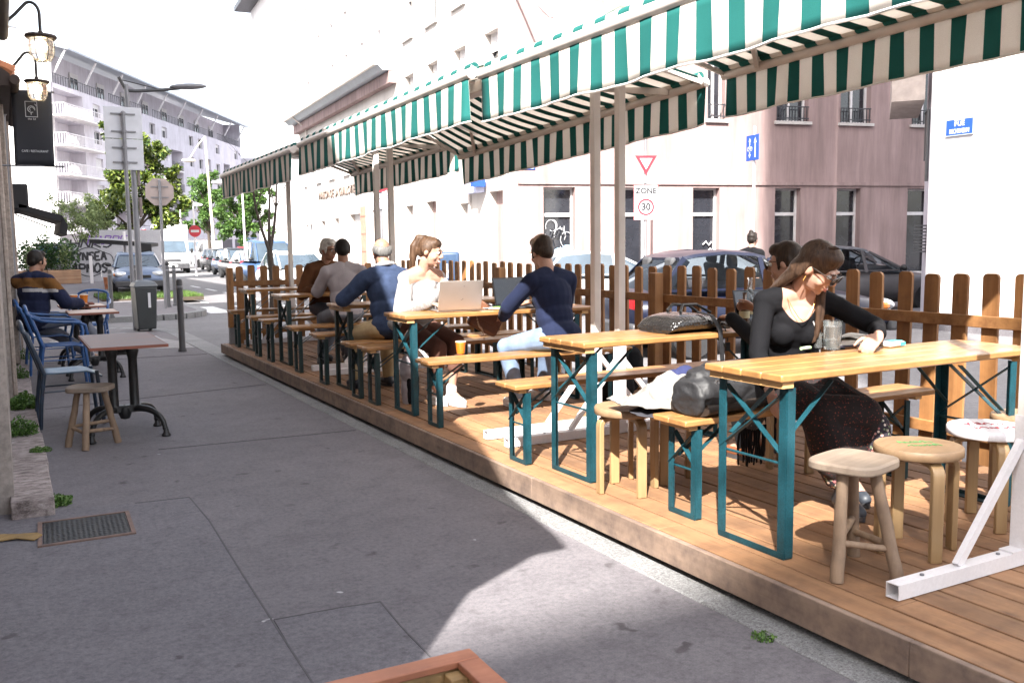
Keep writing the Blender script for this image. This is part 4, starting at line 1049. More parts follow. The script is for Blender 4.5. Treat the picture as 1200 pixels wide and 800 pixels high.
m_pink = render_mat('pink_render', (.31, .228, .218), .28); m_cream = render_mat('cream_render', (.6, .56, .52), .06); m_whiter = render_mat('white_render', (.78, .77, .76), .04)
m_lav = render_mat('grey_concrete', (.57, .55, .6), .12); m_towr = render_mat('tower_render', (.74, .72, .71), .05)
m_zinc = M('zinc_roof', (.33, .36, .4), .45, .12, 3, .1)
def facade(L, H, ops, depth=.22, name='wall', mats=None, parent=None, z0=-.12, back=None):
    """wall with real openings; local x along it, outside is -y; ops = (x0, x1, z0, z1)"""
    xs = sorted({0, L} | {a for o in ops for a in o[:2]}); zs = sorted({z0, H} | {a for o in ops for a in o[2:4]})
    g = MB()
    for i in range(len(xs)-1):
        for j in range(len(zs)-1):
            cx, cz = (xs[i]+xs[i+1])/2, (zs[j]+zs[j+1])/2
            if any(o[0] < cx < o[1] and o[2] < cz < o[3] for o in ops): continue
            g.quad((xs[i], 0, zs[j]), (xs[i+1], 0, zs[j]), (xs[i+1], 0, zs[j+1]), (xs[i], 0, zs[j+1]))
    for a, b, c, d in [o[:4] for o in ops]:
        g.quad((a, 0, c), (a, 0, d), (a, depth, d), (a, depth, c)); g.quad((b, 0, c), (b, depth, c), (b, depth, d), (b, 0, d))
        g.quad((a, 0, d), (b, 0, d), (b, depth, d), (a, depth, d)); g.quad((a, 0, c), (a, depth, c), (b, depth, c), (b, 0, c))
    if back: # rest of the volume
        D = back
        g.quad((0, 0, z0), (0, D, z0), (0, D, H), (0, 0, H)); g.quad((L, 0, z0), (L, 0, H), (L, D, H), (L, D, z0)); g.quad((0, D, z0), (L, D, z0), (L, D, H), (0, D, H)); g.quad((0, 0, H), (0, D, H), (L, D, H), (L, 0, H))
    o = g.build(name, mats, parent, smooth=False); return o
def window(parent, x0, x1, z0, z1, y=.2, bars=1, transom=None, shutter=0, sill=True, rail=False, grill=None, name='window', mf=None):
    g = MB(); f = .06
    g.bx(x0, x0+f, y-.03, y+.03, z0, z1); g.bx(x1-f, x1, y-.03, y+.03, z0, z1); g.bx(x0+f, x1-f, y-.029, y+.029, z0, z0+f); g.bx(x0+f, x1-f, y-.029, y+.029, z1-f, z1)
    if transom: g.bx(x0+f, x1-f, y-.035, y+.028, transom-.05, transom+.05)
    for k in range(bars): xx = x0+(x1-x0)*(k+1)/(bars+1); g.bx(xx-.035, xx+.035, y-.027, y+.027, z0+f, z1-f)
    w = g.build(name, mf or m_frame, parent, smooth=False)
    g = MB(); g.bx(x0+.01, x1-.01, y+.031, y+.045, z0+.01, z1-.01); g.build('pane', m_win, w, smooth=False)
    if shutter:
        g = MB(); n = int((z1-z0)*shutter/.06)
        for k in range(n): g.bx(x0+.02, x1-.02, y-.06, y-.035, z1-.06*(k+1)+.006, z1-.06*k)
        g.build('roller_shutter', m_frame, w, smooth=False)
    if sill:
        g = MB(); g.bx(x0-.08, x1+.08, -.09, y-.035, z0-.09, z0-.002); g.build('sill', m_sill, w, smooth=False)
    if rail:
        g = MB(); g.bx(x0, x1, -.03, -.005, z0+.42, z0+.45); g.bx(x0, x1, -.03, -.005, z0+.08, z0+.11)
        k = x0
        while k < x1: g.bx(k, k+.018, -.028, -.008, z0, z0+.42); k += .1
        g.build('railing', m_rail2, w, smooth=False)
    return w
# ---- pink corner building: front faces the cross street, side runs along our street
CXY = V((12.7, 22.7))
pb = thing('corner_building', 'pink rendered corner building with tall ground floor windows beyond the parked cars', 'building', (CXY.x, CXY.y, 0), R(-13.6))
def ux(px):                      # photo column -> distance along the front
    d = ray(px, 250); dx, dy = math.cos(R(-13.6)), math.sin(R(-13.6))
    # intersect ray (d.x,d.y) with the front line
    det = d.x*(-dy)-d.y*(-dx); s = (CXY.x*(-dy)-CXY.y*(-dx))/det
    return (s*d.x-CXY.x)*dx+(s*d.y-CXY.y)*dy
gw = [(ux(637), ux(674)), (ux(728), ux(758)), (ux(812), ux(843)), (ux(908), ux(938)), (ux(980), ux(1008)), (ux(1063), ux(1094))]
uw = [(ux(828), ux(848)), (ux(908), ux(945)), (ux(982), ux(1017)), (ux(1065), ux(1100)), (ux(640), ux(668)), (ux(740), ux(768))]
PW = 22.0
ops = [(a, b, .35, 3.02) for a, b in gw]+[(a, b, 5.0, 6.95) for a, b in uw]+[(a, b, 8.6, 10.4) for a, b in uw]
facade(PW, 13.5, ops, .3, 'front_wall', m_pink, pb)
for a, b in gw: window(pb, a, b, .35, 3.02, .26, 0, 2.25, 0, True)
for a, b in uw: window(pb, a, b, 5.0, 6.95, .26, 1, None, 0, True, True)
for a, b in uw: window(pb, a, b, 8.6, 10.4, .26, 1, None, .4, True)
g = MB(); g.bx(0, PW, -.05, -.002, 3.1, 3.2); g.build('string_course', m_pink, pb)
g = MB(); g.quad((PW, 0, -.1), (PW, 9, -.1), (PW, 9, 13.5), (PW, 0, 13.5)); g.quad((0, 0, 13.5), (PW, 0, 13.5), (PW, 9, 13.5), (0, 9, 13.5)); g.build('roof', m_zinc, pb, smooth=False)
# graffiti on the first window
gp = MB(); rr = random.Random(5)
a, b = gw[0]
for i in range(16):
    c0 = V((rr.uniform(a+.15, b-.15), .225, rr.uniform(.7, 2.0))); r0 = rr.uniform(.06, .2); a0 = rr.uniform(0, 6)
    gp.tube([(c0.x+r0*math.cos(a0+t*.5), .225, c0.z+r0*1.2*math.sin(a0+t*.5)) for t in range(9)], .008, 4)
gp.build('graffiti', m_letter, pb)
gp = MB()
for i in range(7): p = V((rr.uniform(a+.2, a+.7), .222, rr.uniform(1.3, 1.7))); gp.beam(p, p+V((rr.uniform(.05, .2), 0, rr.uniform(-.2, .3))), .01, .03)
gp.build('graffiti', m_spray, pb)
gp = MB(); gp.ell(((a+b)/2+.1, .224, 1.2), (.22, .006, .12), None, 12); gp.ell(((a+b)/2+.3, .224, 1.3), (.15, .006, .1), None, 12); gp.build('graffiti', M('pale_blue_spray', (.25, .42, .65), .6), pb)
gp = MB()
for i in range(6): p = V((gw[2][0]+.1+rr.uniform(0, .5), .225, rr.uniform(.9, 1.35))); gp.tube([p, p+V((.1, 0, .1)), p+V((.2, 0, -.02)), p+V((.28, 0, .09))], .022, 5)
gp.build('graffiti', m_letter, pb)
# street plate on its corner
g = MB(); g.bx(.02, .5, -.03, -.006, 3.5, 3.72); pp = g.build('street_plate', m_signb, pb)
g = MB(); g.bx(.07, .45, -.034, -.0305, 3.52, 3.535); g.bx(.07, .3, -.034, -.0305, 3.64, 3.68); g.bx(.1, .44, -.034, -.0305, 3.57, 3.61); g.build('lettering', m_signw, pp)
# side wall along our street
SA = R(-94); LS = 10.6
sb_ = thing('corner_building', 'tall cream side of the corner building, bleached by the sun, behind the middle awning', 'building', (CXY.x+.07*LS, CXY.y+LS, 0), SA)
sd_ops = []
for k in range(4): x0 = .9+2.5*k; sd_ops += [(x0, x0+1.0, 5.7, 7.6), (x0, x0+1.0, 8.9, 10.8), (x0, x0+1.0, 11.9, 13.4)]
doors = [(.7, 1.6, .0, 2.9), (3.0, 4.0, .0, 2.95), (6.2, 7.2, .0, 2.75), (8.6, 9.6, .0, 3.0)]
facade(LS, 14.2, sd_ops+doors, .3, 'side_wall', m_cream, sb_)
for o in sd_ops: window(sb_, *o, .26, 1, None, .3, True)
for i, o in enumerate(doors):
    g = MB(); g.bx(o[0], o[1], .24, .29, o[2], o[3]); g.build('door', m_pink if i % 2 else m_frame, sb_, smooth=False)
g = MB(); g.tube([(LS-.35, -.06, 0), (LS-.35, -.06, 14)], .05, 8); g.tube([(LS-3.4, -.06, 0), (LS-3.4, -.06, 14)], .04, 8); g.build('drainpipe', m_cream, sb_)
g = MB(); g.quad((0, 0, -.1), (0, 8, -.1), (0, 8, 14.2), (0, 0, 14.2)); g.quad((0, 0, 14.2), (0, 8, 14.2), (LS, 8, 14.2), (LS, 0, 14.2)); g.bx(-.1, LS+.1, -.35, .0, 14.0, 14.3, 0); g.build('roof', m_zinc, sb_, smooth=False)
g = MB(); g.bx(7.3, 8.3, -.3, -.02, 3.0, 3.45); q = g.build('shop_sign', M('lavender_sign', (.5, .52, .68), .5), sb_); g = MB(); g.bx(8.35, 8.55, -.5, -.1, 3.15, 3.45); g.build('hanging_sign', m_signb, sb_)
# lamp on the wall
wl = thing('street_lamp', 'pale street lamp on an arm high on the corner building', 'street lamp', tuple(at(637, 8, 21.0)))
g = MB(); g.ell((0, 0, 0), (.16, .42, .1), Euler((.9, 0, .5)).to_matrix(), 14); g.build('lamp_head', M('lamp_pale', (.55, .45, .45), .5), wl)
g = MB(); g.tube([(-.12, .25, .32), (-.3, .9, 1.1), (-.3, 1.9, 1.6)], .03, 8); g.build('arm', m_cream, wl)
# ---- building with the tiled eave
EL = 17.6; e0 = V((CXY.x+.07*(LS+EL), CXY.y+LS+EL))
eb = thing('eaved_house', 'low cream house with a deep grey eave and wall lettering behind the far awning', 'building', (e0.x, e0.y, 0), SA)
eops = []
for k in range(6): x0 = 1.2+2.75*k; eops += [(x0, x0+.95, 4.7, 6.3)]
dr = [(1.0, 2.6, 0, 2.6), (4.6, 5.4, 0.8, 2.7), (7.4, 8.2, .8, 2.75), (10.2, 12.0, 0, 2.85), (13.8, 15.0, 0, 2.9), (16.0, 16.9, .8, 2.9)]
facade(EL, 8.0, eops+dr, .3, 'wall', m_cream, eb)
for o in eops: window(eb, *o, .26, 1, None, .3)
for o in dr:
    g = MB(); g.bx(o[0], o[1], .24, .29, o[2], o[3]); g.build('door', m_frame, eb, smooth=False)
g = MB(); g.plate([(0, -.55, 8.0), (0, .1, 8.0), (0, 5, 9.6), (0, -.75, 8.32), (0, -.75, 8.2)], (EL, 0, 0)); g.build('roof', m_zinc, eb, smooth=False)
g = MB(); g.bx(0, EL, -.3, -.002, 7.55, 7.98); g.build('cornice', m_pink, eb)
g = MB(); g.tube([(0, -.82, 8.22), (EL, -.82, 8.22)], .07, 8); g.tube([(2.2, -.8, 8.2), (2.2, -.1, 7.6), (2.2, -.06, 0)], .05, 8); g.build('gutter', m_cream, eb)
text_mesh('MAISON DE LA GUILLOTIERE', .56, 'lettering', M('brown_letters', (.16, .12, .1), .7), eb, .02, (8.2, -.03, 3.95), UP, sx=1.05)
g = MB()
for k in range(5): g.bx(15.2+.16*k, 15.24+.16*k, -.9, -.86, 0, 3.0)
for z in (.5, 1.2, 1.9, 2.6): g.bx(15.2, 15.9, -.9, -.86, z, z+.04)
g.build('window_grille', M('rusty_grille', (.3, .16, .12), .7), eb)
# ---- bleached tower behind
TL = 46.0; t0 = V((17.7+.07*71, 22.7+71))
tw = thing('apartment_tower', 'tall white apartment tower with tiny windows, bleached out behind the eaved house', 'building', (t0.x, t0.y, 0), SA)
tops = []
for f in range(8):
    for k in range(12): x0 = 1.2+3.7*k; tops.append((x0, x0+.9, 2.0+2.7*f, 3.0+2.7*f))
facade(TL, 24.3, tops, .25, 'wall', m_towr, tw, back=12)
for o in tops[:120:1]:
    pass
g = MB()
for o in tops: g.bx(o[0], o[1], .2, .24, o[2], o[3])
w_ = g.build('window', m_frame, tw, smooth=False); w_['kind'] = 'stuff'
g = MB(); g.bx(-.6, TL+.3, -1.5, 12.3, 24.3, 24.75); g.build('roof', m_dgrey, tw)
# ---- house with the street plate on the right
rh = thing('white_house', 'white sunlit house corner with a blue street plate behind the right end of the fence', 'building', (14.9, 11.25, 0), R(-90))
facade(16, 19, [(6, 7.1, 4.6, 6.4), (9.5, 10.6, 4.6, 6.4)], .25, 'wall', m_whiter, rh, back=9)
for x in (6, 9.5): window(rh, x, x+1.1, 4.6, 6.4, .2, 1, None, .5)
ch = MB(); ch.quad((0, 0, -.12), (0, 0, 19), (-.66, .75, 19), (-.66, .75, -.12)); ch.quad((-.66, .75, -.12), (-.66, .75, 19), (-.66, 9, 19), (-.66, 9, -.12)); ch.quad((0, 0, 19), (0, 9, 19), (-.66, 9, 19), (-.66, .75, 19)); ch.build('chamfered_wall', m_lav, rh, smooth=False)
g = MB(); g.bx(-1.2, 16.3, -.3, 9.2, 19, 19.25); g.build('roof', m_zinc, rh)
g = MB(); g.plate([(-.05, -.12, 3.95), (-.75, .62, 3.75), (-1.15, .3, 3.75), (-.5, -.45, 3.95)], (0, 0, .9)); g.build('eave_box', M('tan_box', (.36, .3, .27), .7), rh)
g = MB(); g.tube([(-.12, .08, 2.5), (-.12, .08, 3.8)], .03, 6); g.tube([(-.4, .4, 2.9), (-.4, .4, 3.8)], .03, 6); g.tube([(-.22, .2, 2.7), (-.22, .2, 3.8)], .025, 6); g.build('drainpipe', m_dgrey, rh)
g = MB()
for k in range(9): g.bx(-.3, -.1, .02, .2, 1.2+.06*k, 1.225+.06*k)
g.build('vent', m_dgrey, rh)
g = MB(); g.bx(.33, .87, -.035, -.008, 3.25, 3.54); sp_ = g.build('street_plate', m_signb, rh, bevel=.004)
text_mesh('RUE', .11, 'lettering', m_signw, sp_, .001, (.6, -.037, 3.45), UP, bold=.004); text_mesh('BECHEVELIN', .105, 'lettering', m_signw, sp_, .001, (.6, -.037, 3.325), UP, sx=.66, bold=.004)
g = MB()
for a in ((.33, .87, 3.25, 3.26), (.33, .87, 3.53, 3.54), (.33, .34, 3.26, 3.53), (.86, .87, 3.26, 3.53)): g.bx(a[0], a[1], -.038, -.0355, a[2], a[3])
g.bx(.5, .7, -.0379, -.0355, 3.51, 3.529); g.build('white_border', m_signw, sp_)
# ---- apartment building on the left
AD = R(61); AL = 60.0; AH = 17.0
ab = thing('apartment_building', 'large grey apartment building with balconies and a curved metal roof rising behind the magnolia', 'building', (4.8, 97.8, 0), AD)
aops = []; bays = []
x = .4
loggias = [(.3, 6.4), (12.8, 16.6), (30.0, 34.0), (43, 45.2), (51, 54)]
for f in range(5):
    z = 3.4+2.75*f
    for lx0, lx1 in loggias:
        if f < 4 or lx0 < 1: aops.append((lx0, lx1, z-.35, z+2.15))
    for wx in (8.6, 18.8, 23.4, 27.2, 36.6, 40.2, 47.6, 56.5):
        aops.append((wx, wx+1.7, z+.55, z+1.85))
facade(AL, AH, aops, .3, 'wall', m_lav, ab)
for o in aops:
    if o[1]-o[0] < 1.8: window(ab, o[0], o[1], o[2], o[3], .25, 1, None, rnd.choice((0, .35, .6, 1.0)), False)
    else:
        g = MB(); g.quad((o[0], 1.6, o[2]), (o[1], 1.6, o[2]), (o[1], 1.6, o[3]), (o[0], 1.6, o[3])); g.quad((o[0], .3, o[2]), (o[1], .3, o[2]), (o[1], 1.6, o[2]), (o[0], 1.6, o[2])); g.quad((o[0], .3, o[3]), (o[1], .3, o[3]), (o[1], 1.6, o[3]), (o[0], 1.6, o[3])); g.quad((o[0], .3, o[2]), (o[0], 1.6, o[2]), (o[0], 1.6, o[3]), (o[0], .3, o[3])); g.quad((o[1], .3, o[2]), (o[1], 1.6, o[2]), (o[1], 1.6, o[3]), (o[1], .3, o[3]))
        g.bx(o[0]+.8, o[0]+2.2, 1.5, 1.58, o[2], o[2]+2.1, 1)
        lg = g.build('loggia', [m_lav, m_win], ab, smooth=False)
        big = o[0] < 1
        x0, x1 = (o[0]-.2, o[1]+2.6) if big else (o[0], o[1])
        g = MB(); g.bx(x0, x1, -1.25 if big else -.12, .28, o[2]-.16, o[2]-.002); g.build('balcony_slab', m_towr, lg, smooth=False)
        yy = -1.2 if big else -.08
        g = MB(); g.bx(x0, x1, yy, yy+.05, o[2]+1.0, o[2]+1.05); g.bx(x0, x1, yy, yy+.04, o[2]+.12, o[2]+.15); n = int((x1-x0)/.28)
        for k in range(n+1): xx = x0+.02+(x1-x0-.04)*k/n; g.bx(xx-.012, xx+.012, yy, yy+.03, o[2], o[2]+1.0)
        if big:
            g.bx(x0, x0+.05, yy+.05, .28, o[2]+1.0, o[2]+1.05)
            for k in range(5): g.bx(x0, x0+.03, yy+.2+.25*k, yy+.23+.25*k, o[2], o[2]+1.0)
        g.build('railing', m_white if big else m_dgrey, lg, smooth=False)
g = MB(); ew = [(-14, -.12), (0, -.12), (0, AH+4.1), (-3, AH+4.9), (-7, AH+5.6), (-11, AH+5.6), (-14, AH+5.2)]
g.plate([(0, -a, b) for a, b in ew], (.4, 0, 0)); g.build('end_wall', m_whiter, ab, smooth=False)
g = MB(); g.plate([(-.25, -a, b+.02) for a, b in [(0.6, AH+3.95), (0, AH+4.15), (-3, AH+4.95), (-7, AH+5.65), (-11, AH+5.65), (-14, AH+5.25), (-14, AH+5.5), (-11, AH+5.9), (-7, AH+5.9), (-3, AH+5.2), (0, AH+4.4), (.6, AH+4.1)]], (.8, 0, 0)); g.build('roof_edge', m_zinc, ab, smooth=False)
# attic set back under the sloping roof
g = MB(); g.quad((.45, 2.6, AH), (AL, 2.6, AH), (AL, 2.6, AH+3.6), (.45, 2.6, AH+3.6)); g.quad((.45, .0, AH), (AL, 0, AH), (AL, 2.6, AH), (.45, 2.6, AH)); g.build('attic_wall', m_lav, ab, smooth=False)
for k in range(9):
    x0 = 3+6.2*k; window(ab, x0, x0+1.8, AH+.9, AH+2.5, 2.5, 1, None, .3, False)
g = MB(); g.plate([(.5, -1.6, AH+3.0), (.5, 14, AH+7.2), (.5, 14, AH+7.4), (.5, -1.6, AH+3.2)], (AL, 0, 0)); g.build('roof', m_zinc, ab, smooth=False)
for k in range(10): g = MB(); g.beam((1+6.4*k, .1, AH+.9), (1+6.4*k, -1.1, AH+3.05), .12, .16); g.build('roof_strut', m_white, ab, smooth=False)
for k in range(5):
    g = MB(); x0, x1 = .5+12*k, .5+12*(k+1)-1.5; g.bx(x0, x1, -.05, 0.02, AH+.85, AH+.9)
    for j in range(int((x1-x0)/.5)): g.bx(x0+.5*j, x0+.5*j+.03, -.04, 0, AH, AH+.85)
    g.build('railing', m_dgrey, ab, smooth=False)
g = MB(); g.bx(.45, AL, .3, 8, -.1, .0); g.quad((AL, 0, -.1), (AL, 14, -.1), (AL, 14, AH+3.6), (AL, 0, AH+3.6)); g.build('rear', m_lav, ab, smooth=False)
for k in range(10):
    g = MB(); g.bx(1+6*k, 5.5+6*k, -.03, -.002, .2, 2.6); g.build('shop_window', m_win, ab, smooth=False)
# far building beyond, closing the view behind the tree
fb = thing('far_block', 'grey block far down the street half hidden by the green tree', 'building', (34, 152, 0), R(-35))
fops = [(1.5+3.2*i, 3.2+3.2*i, 3.5+2.8*f, 5+2.8*f) for i in range(9) for f in range(4)]
facade(30, 15.5, fops, .3, 'wall', m_lav, fb, back=12)
for o in fops: window(fb, *o, .25, 1, None, 0, False)
# ------------------------------------------------------------------ vehicles
def carpaint(name, c, metal=.15):
    mt, nt, bs = nodes(name); v = coords(nt, (1, 1, 1)); f = noise_n(nt, v, 2.2, 4)
    nt.links.new(ramp(nt, f, [(.3, [x*.85 for x in c]), (.7, [min(1, x*1.1) for x in c])]), bs.inputs['Base Color'])
    bs.inputs['Metallic'].default_value = metal; bs.inputs['Roughness'].default_value = .32; bs.inputs['Specular IOR Level'].default_value = .3; bs.inputs['Coat Weight'].default_value = .12; bs.inputs['Coat Roughness'].default_value = .08
    MATS[name] = mt; return mt
m_tyre = M('tyre_rubber', (.018, .018, .02), .8, .2, 20, .2); m_rim = M('alloy_rim', (.4, .4, .42), .3, .1, 8, .05, metal=.8)
m_carglass = M('car_window_glass', (.05, .07, .09), .05, .2, 2, 0, spec=1.0)
m_clearcar = GLASS('clear_car_glass', (.55, .68, .76), .01, 1.25)
m_head = M('headlight_lens', (.6, .62, .65), .1, .15, 9, .05, spec=1, metal=.3); m_orange = M('orange_indicator', (.7, .2, .02), .3); m_tail = M('red_tail_light', (.4, .015, .02), .25); m_platew = M('number_plate', (.7, .7, .68), .5); m_seat = M('car_seat_cloth', (.06, .06, .065), .8)
def loft(sections, n):
    g = MB(); vs = []
    for sec in sections: vs += sec
    fs = []; k = len(sections)
    for i in range(k-1):
        for j in range(n): fs.append((i*n+j, i*n+(j+1) % n, (i+1)*n+(j+1) % n, (i+1)*n+j))
    fs.append(tuple(range(n))[::-1]); fs.append(tuple((k-1)*n+j for j in range(n)))
    g.add(vs, fs); return g
def rsec(x, hw, zb, zt, e=3.2, n=28, tuck=.9):
    out = []
    for j in range(n):
        a = 2*PI*j/n+PI/n; c, s = math.cos(a), math.sin(a); rr = (abs(c)**e+abs(s)**e)**(-1/e)
        yy, zz = c*rr, s*rr; z = (zb+zt)/2+zz*(zt-zb)/2; w_ = hw*(1 if zz > -.2 else 1-(1-tuck)*((-zz-.2)/.8)); out.append((x, yy*w_, z))
    return out
def car(label, paint, L=4.0, Wd=1.7, belt=.9, roof=1.42, hood=.85, nose=.62, cab=(-.42, .22), kind='hatch', see=False, loc=(0, 0, 0), rz=0, group='parked cars', name='parked_car', cat='car', rail=False):
    t = thing(name, label, cat, loc, rz, group); h = L/2; hw = Wd/2
    # body, nose toward +x
    st = [(-h, .86, .38, belt-.12), (-h+.05, .94, .27, belt-.03), (-h+.3, .985, .2, belt), (-h*.5, 1, .19, belt+.005), (0, 1, .19, belt-.01), (h*.4, 1, .19, belt-.03), (h*.56, .99, .2, hood+.03), (h-.5, .97, .2, hood-.04), (h-.18, .92, .23, hood-.12), (h-.03, .84, .3, nose), (h, .78, .36, nose-.08)]
    g = loft([rsec(x, hw*k, zb, zt) for x, k, zb, zt in st], 28); g.build('body', paint, t, angle=60)
    # cabin
    xr, xf = cab[0]*L, cab[1]*L      # rear / front base of the glasshouse
    sl_f = (roof-belt)*(1.7 if roof < 1.7 else 1.1); sl_r = (roof-belt)*(.75 if roof < 1.7 else .3)
    xmid = (xr+sl_r+xf-sl_f)/2; xh = (xf-sl_f-xr-sl_r)/2
    def RZ(x): return -.075*min(1.6, abs((x-xmid)/max(xh, .1)))**2.2
    zb = belt-.04; wb, wr = hw*.93, hw*.74
    base = [(xr, -wb*.94), (xr+.25, -wb), (0, -wb), (xf-.3, -wb*.99), (xf, -wb*.86), (xf+.07, 0), (xf, wb*.86), (xf-.3, wb*.99), (0, wb), (xr+.25, wb), (xr, wb*.94), (xr-.05, 0)]
    rt = [(xr+sl_r, -wr*.92), (xr+sl_r+.22, -wr), (xmid, -wr), (xf-sl_f-.2, -wr), (xf-sl_f, -wr*.9), (xf-sl_f+.04, 0), (xf-sl_f, wr*.9), (xf-sl_f-.2, wr), (xmid, wr), (xr+sl_r+.22, wr), (xr+sl_r, wr*.92), (xr+sl_r-.03, 0)]
    n = 12
    g = MB(); vs = [(x, y, zb) for x, y in base]+[(x, y, roof-.06+RZ(x)) for x, y in rt]; g.add(vs, [(j, (j+1) % n, n+(j+1) % n, n+j) for j in range(n)])
    o = g.build('window', m_clearcar if see else m_carglass, t, angle=25)
    g = MB(); mid = [(x, y*.96, roof-.025+RZ(x)) for x, y in rt]; top = [(x*.85+xmid*.15, y*.72, roof+RZ(x)*.75) for x, y in rt]; bot = [(x, y*1.005, roof-.075+RZ(x)) for x, y in rt]
    vs = bot+mid+top; g.add(vs, [(k*n+j, k*n+(j+1) % n, (k+1)*n+(j+1) % n, (k+1)*n+j) for k in (0, 1) for j in range(n)]+[tuple(2*n+j for j in range(n))])
    if rail: g.tube([(xr+.5, -wr*.9, roof+.05), (xf-sl_f, -wr*.9, roof+.05)], .02, 6); g.tube([(xr+.5, wr*.9, roof+.05), (xf-sl_f, wr*.9, roof+.05)], .02, 6)
    g.build('roof', paint, t, angle=50)
    g = MB()
    for s in (-1, 1):
        for bx_, rx_, w_ in ((xf-.02, xf-sl_f, .055), (xr+.08, xr+sl_r+.08, .13), (-.12, -.14, .07)):
            yb = wb*.92 if abs(bx_) > .3 else wb; yr = wr*.94 if abs(bx_) > .3 else wr
            g.beam((bx_, s*(yb+.004), zb), (rx_, s*(yr+.004), roof-.07+RZ(rx_)), .02, w_, (1, 0, 0))
        g.beam((xr, s*wb*.985, belt-.005), (xf-.25, s*wb*.985, belt-.005), .03, .03)
    g.build('pillar', paint, t)
    for s in (-1, 1):
        for x in (h*.6, -h*.6):
            g = MB(); Ry = Matrix.Rotation(PI/2, 3, 'X'); g.lathe([(.2, -.09), (.28, -.09), (.305, -.06), (.305, .06), (.28, .09), (.2, .09)], (x, s*(hw-.09), .305), 22, R3=Ry); wh = g.build('wheel', m_tyre, t)
            g = MB(); g.lathe([(0, -.07), (.06, -.085), (.19, -.075), (.205, -.05), (.205, .05), (.19, .075), (.06, .085), (0, .07)], (x, s*(hw-.09), .305), 18, R3=Ry)
            g.build('rim', m_rim, wh)
        g = MB(); g.ell((h-.12, s*hw*.66, nose+.02), (.13, .2, .085), Euler((0, .35, -s*.35)).to_matrix(), 14); g.build('headlight', m_head, t)
        g = MB(); g.ell((h-.22, s*hw*.86, nose-.0), (.1, .07, .06), None, 10); g.build('indicator', m_orange, t)
        g = MB(); g.bx(-h-.005, -h+.12, s*hw*.74-.09, s*hw*.74+.09, belt-.25, belt-.06); g.build('tail_light', m_tail, t, bevel=.015)
        g = MB(); g.ell((xf-.28, s*(hw+.07), belt+.05), (.06, .1, .07), None, 12); g.beam((xf-.27, s*hw*.95, belt), (xf-.27, s*(hw+.05), belt+.03), .03, .03); g.build('mirror', m_black, t)
    g = MB(); g.bx(h-.04, h+.02, -hw*.42, hw*.42, nose-.12, nose-.02); g.build('grille', m_black, t, bevel=.01)
    g = MB(); g.bx(h-.12, h+.06, -hw*.88, hw*.88, .26, .46); g.bx(-h-.05, -h+.1, -hw*.9, hw*.9, .28, .5); g.build('bumper', m_dgrey, t, bevel=.04)
    g = MB(); g.bx(h+.055, h+.075, -.26, .26, .36, .47); g.build('number_plate', m_platew, t)
    if see:
        for s in (-.36, .36):
            g = MB()
            for x in (xf-1.25, xf-2.15): g.box((x, s, belt-.1), (.16, .46, .7), Matrix.Rotation(-.2, 3, 'Y')); g.box((x-.1, s, belt+.34), (.1, .24, .18))
            g.build('seat', m_seat, t, bevel=.04)
        g = MB(); g.tube([(xf-.75+.12*math.sin(a), .36+.18*math.cos(a), belt+.02+.16*math.sin(a)) for a in [2*PI*i/14 for i in range(15)]], .016, 6); g.build('steering_wheel', m_black, t)
        g = MB(); g.bx(xf-.7, xf-.1, -wb*.85, wb*.85, belt-.2, belt-.03); g.build('dashboard', m_black, t, bevel=.05)
    g = MB(); g.bx(xf-.02, xf+.02, -.3, .3, belt-.02, belt); g.tube([(xf+.03, -.1, belt+.0), (xf-.25, .35, belt+.2)], .008, 5); g.build('wiper', m_black, t)
    return t
p_navy = carpaint('navy_paint', (.008, .011, .028)); p_grey = carpaint('grey_paint', (.1, .1, .108)); p_silver = carpaint('silver_paint', (.38, .39, .41)); p_white = carpaint('white_paint', (.7, .7, .7), 0); p_blue = carpaint('blue_paint', (.06, .12, .25)); p_bluegrey = carpaint('blue_grey_paint', (.13, .17, .26)); p_black = carpaint('black_paint', (.02, .022, .026)); p_red = carpaint('red_paint_car', (.35, .02, .02))
ZR = -.12
def cy(px, Y, py=310): q = at(px, py, Y); return (q.x, q.y, ZR)
# dark blue hatchback behind the fence
q = at(872, 290, 10.1)
car('dark blue hatchback parked behind the middle of the fence with clear windows', p_navy, 4.1, 1.72, .93, 1.46, loc=(q.x, q.y, ZR), rz=R(-12), see=True, group='cars parked beyond the fence')
q = at(955, 300, 14.6); car('dark grey car in the shade behind the reading woman', p_grey, 4.4, 1.75, .92, 1.45, see=True, loc=(q.x+.6, q.y-.4, ZR), rz=R(-14), group='cars parked beyond the fence')
q = at(700, 300, 17.0); car('silver car half hidden behind the white awning posts', p_silver, 4.2, 1.72, .9, 1.4, loc=(q.x+.3, q.y, ZR), rz=R(-14), group='cars parked beyond the fence')
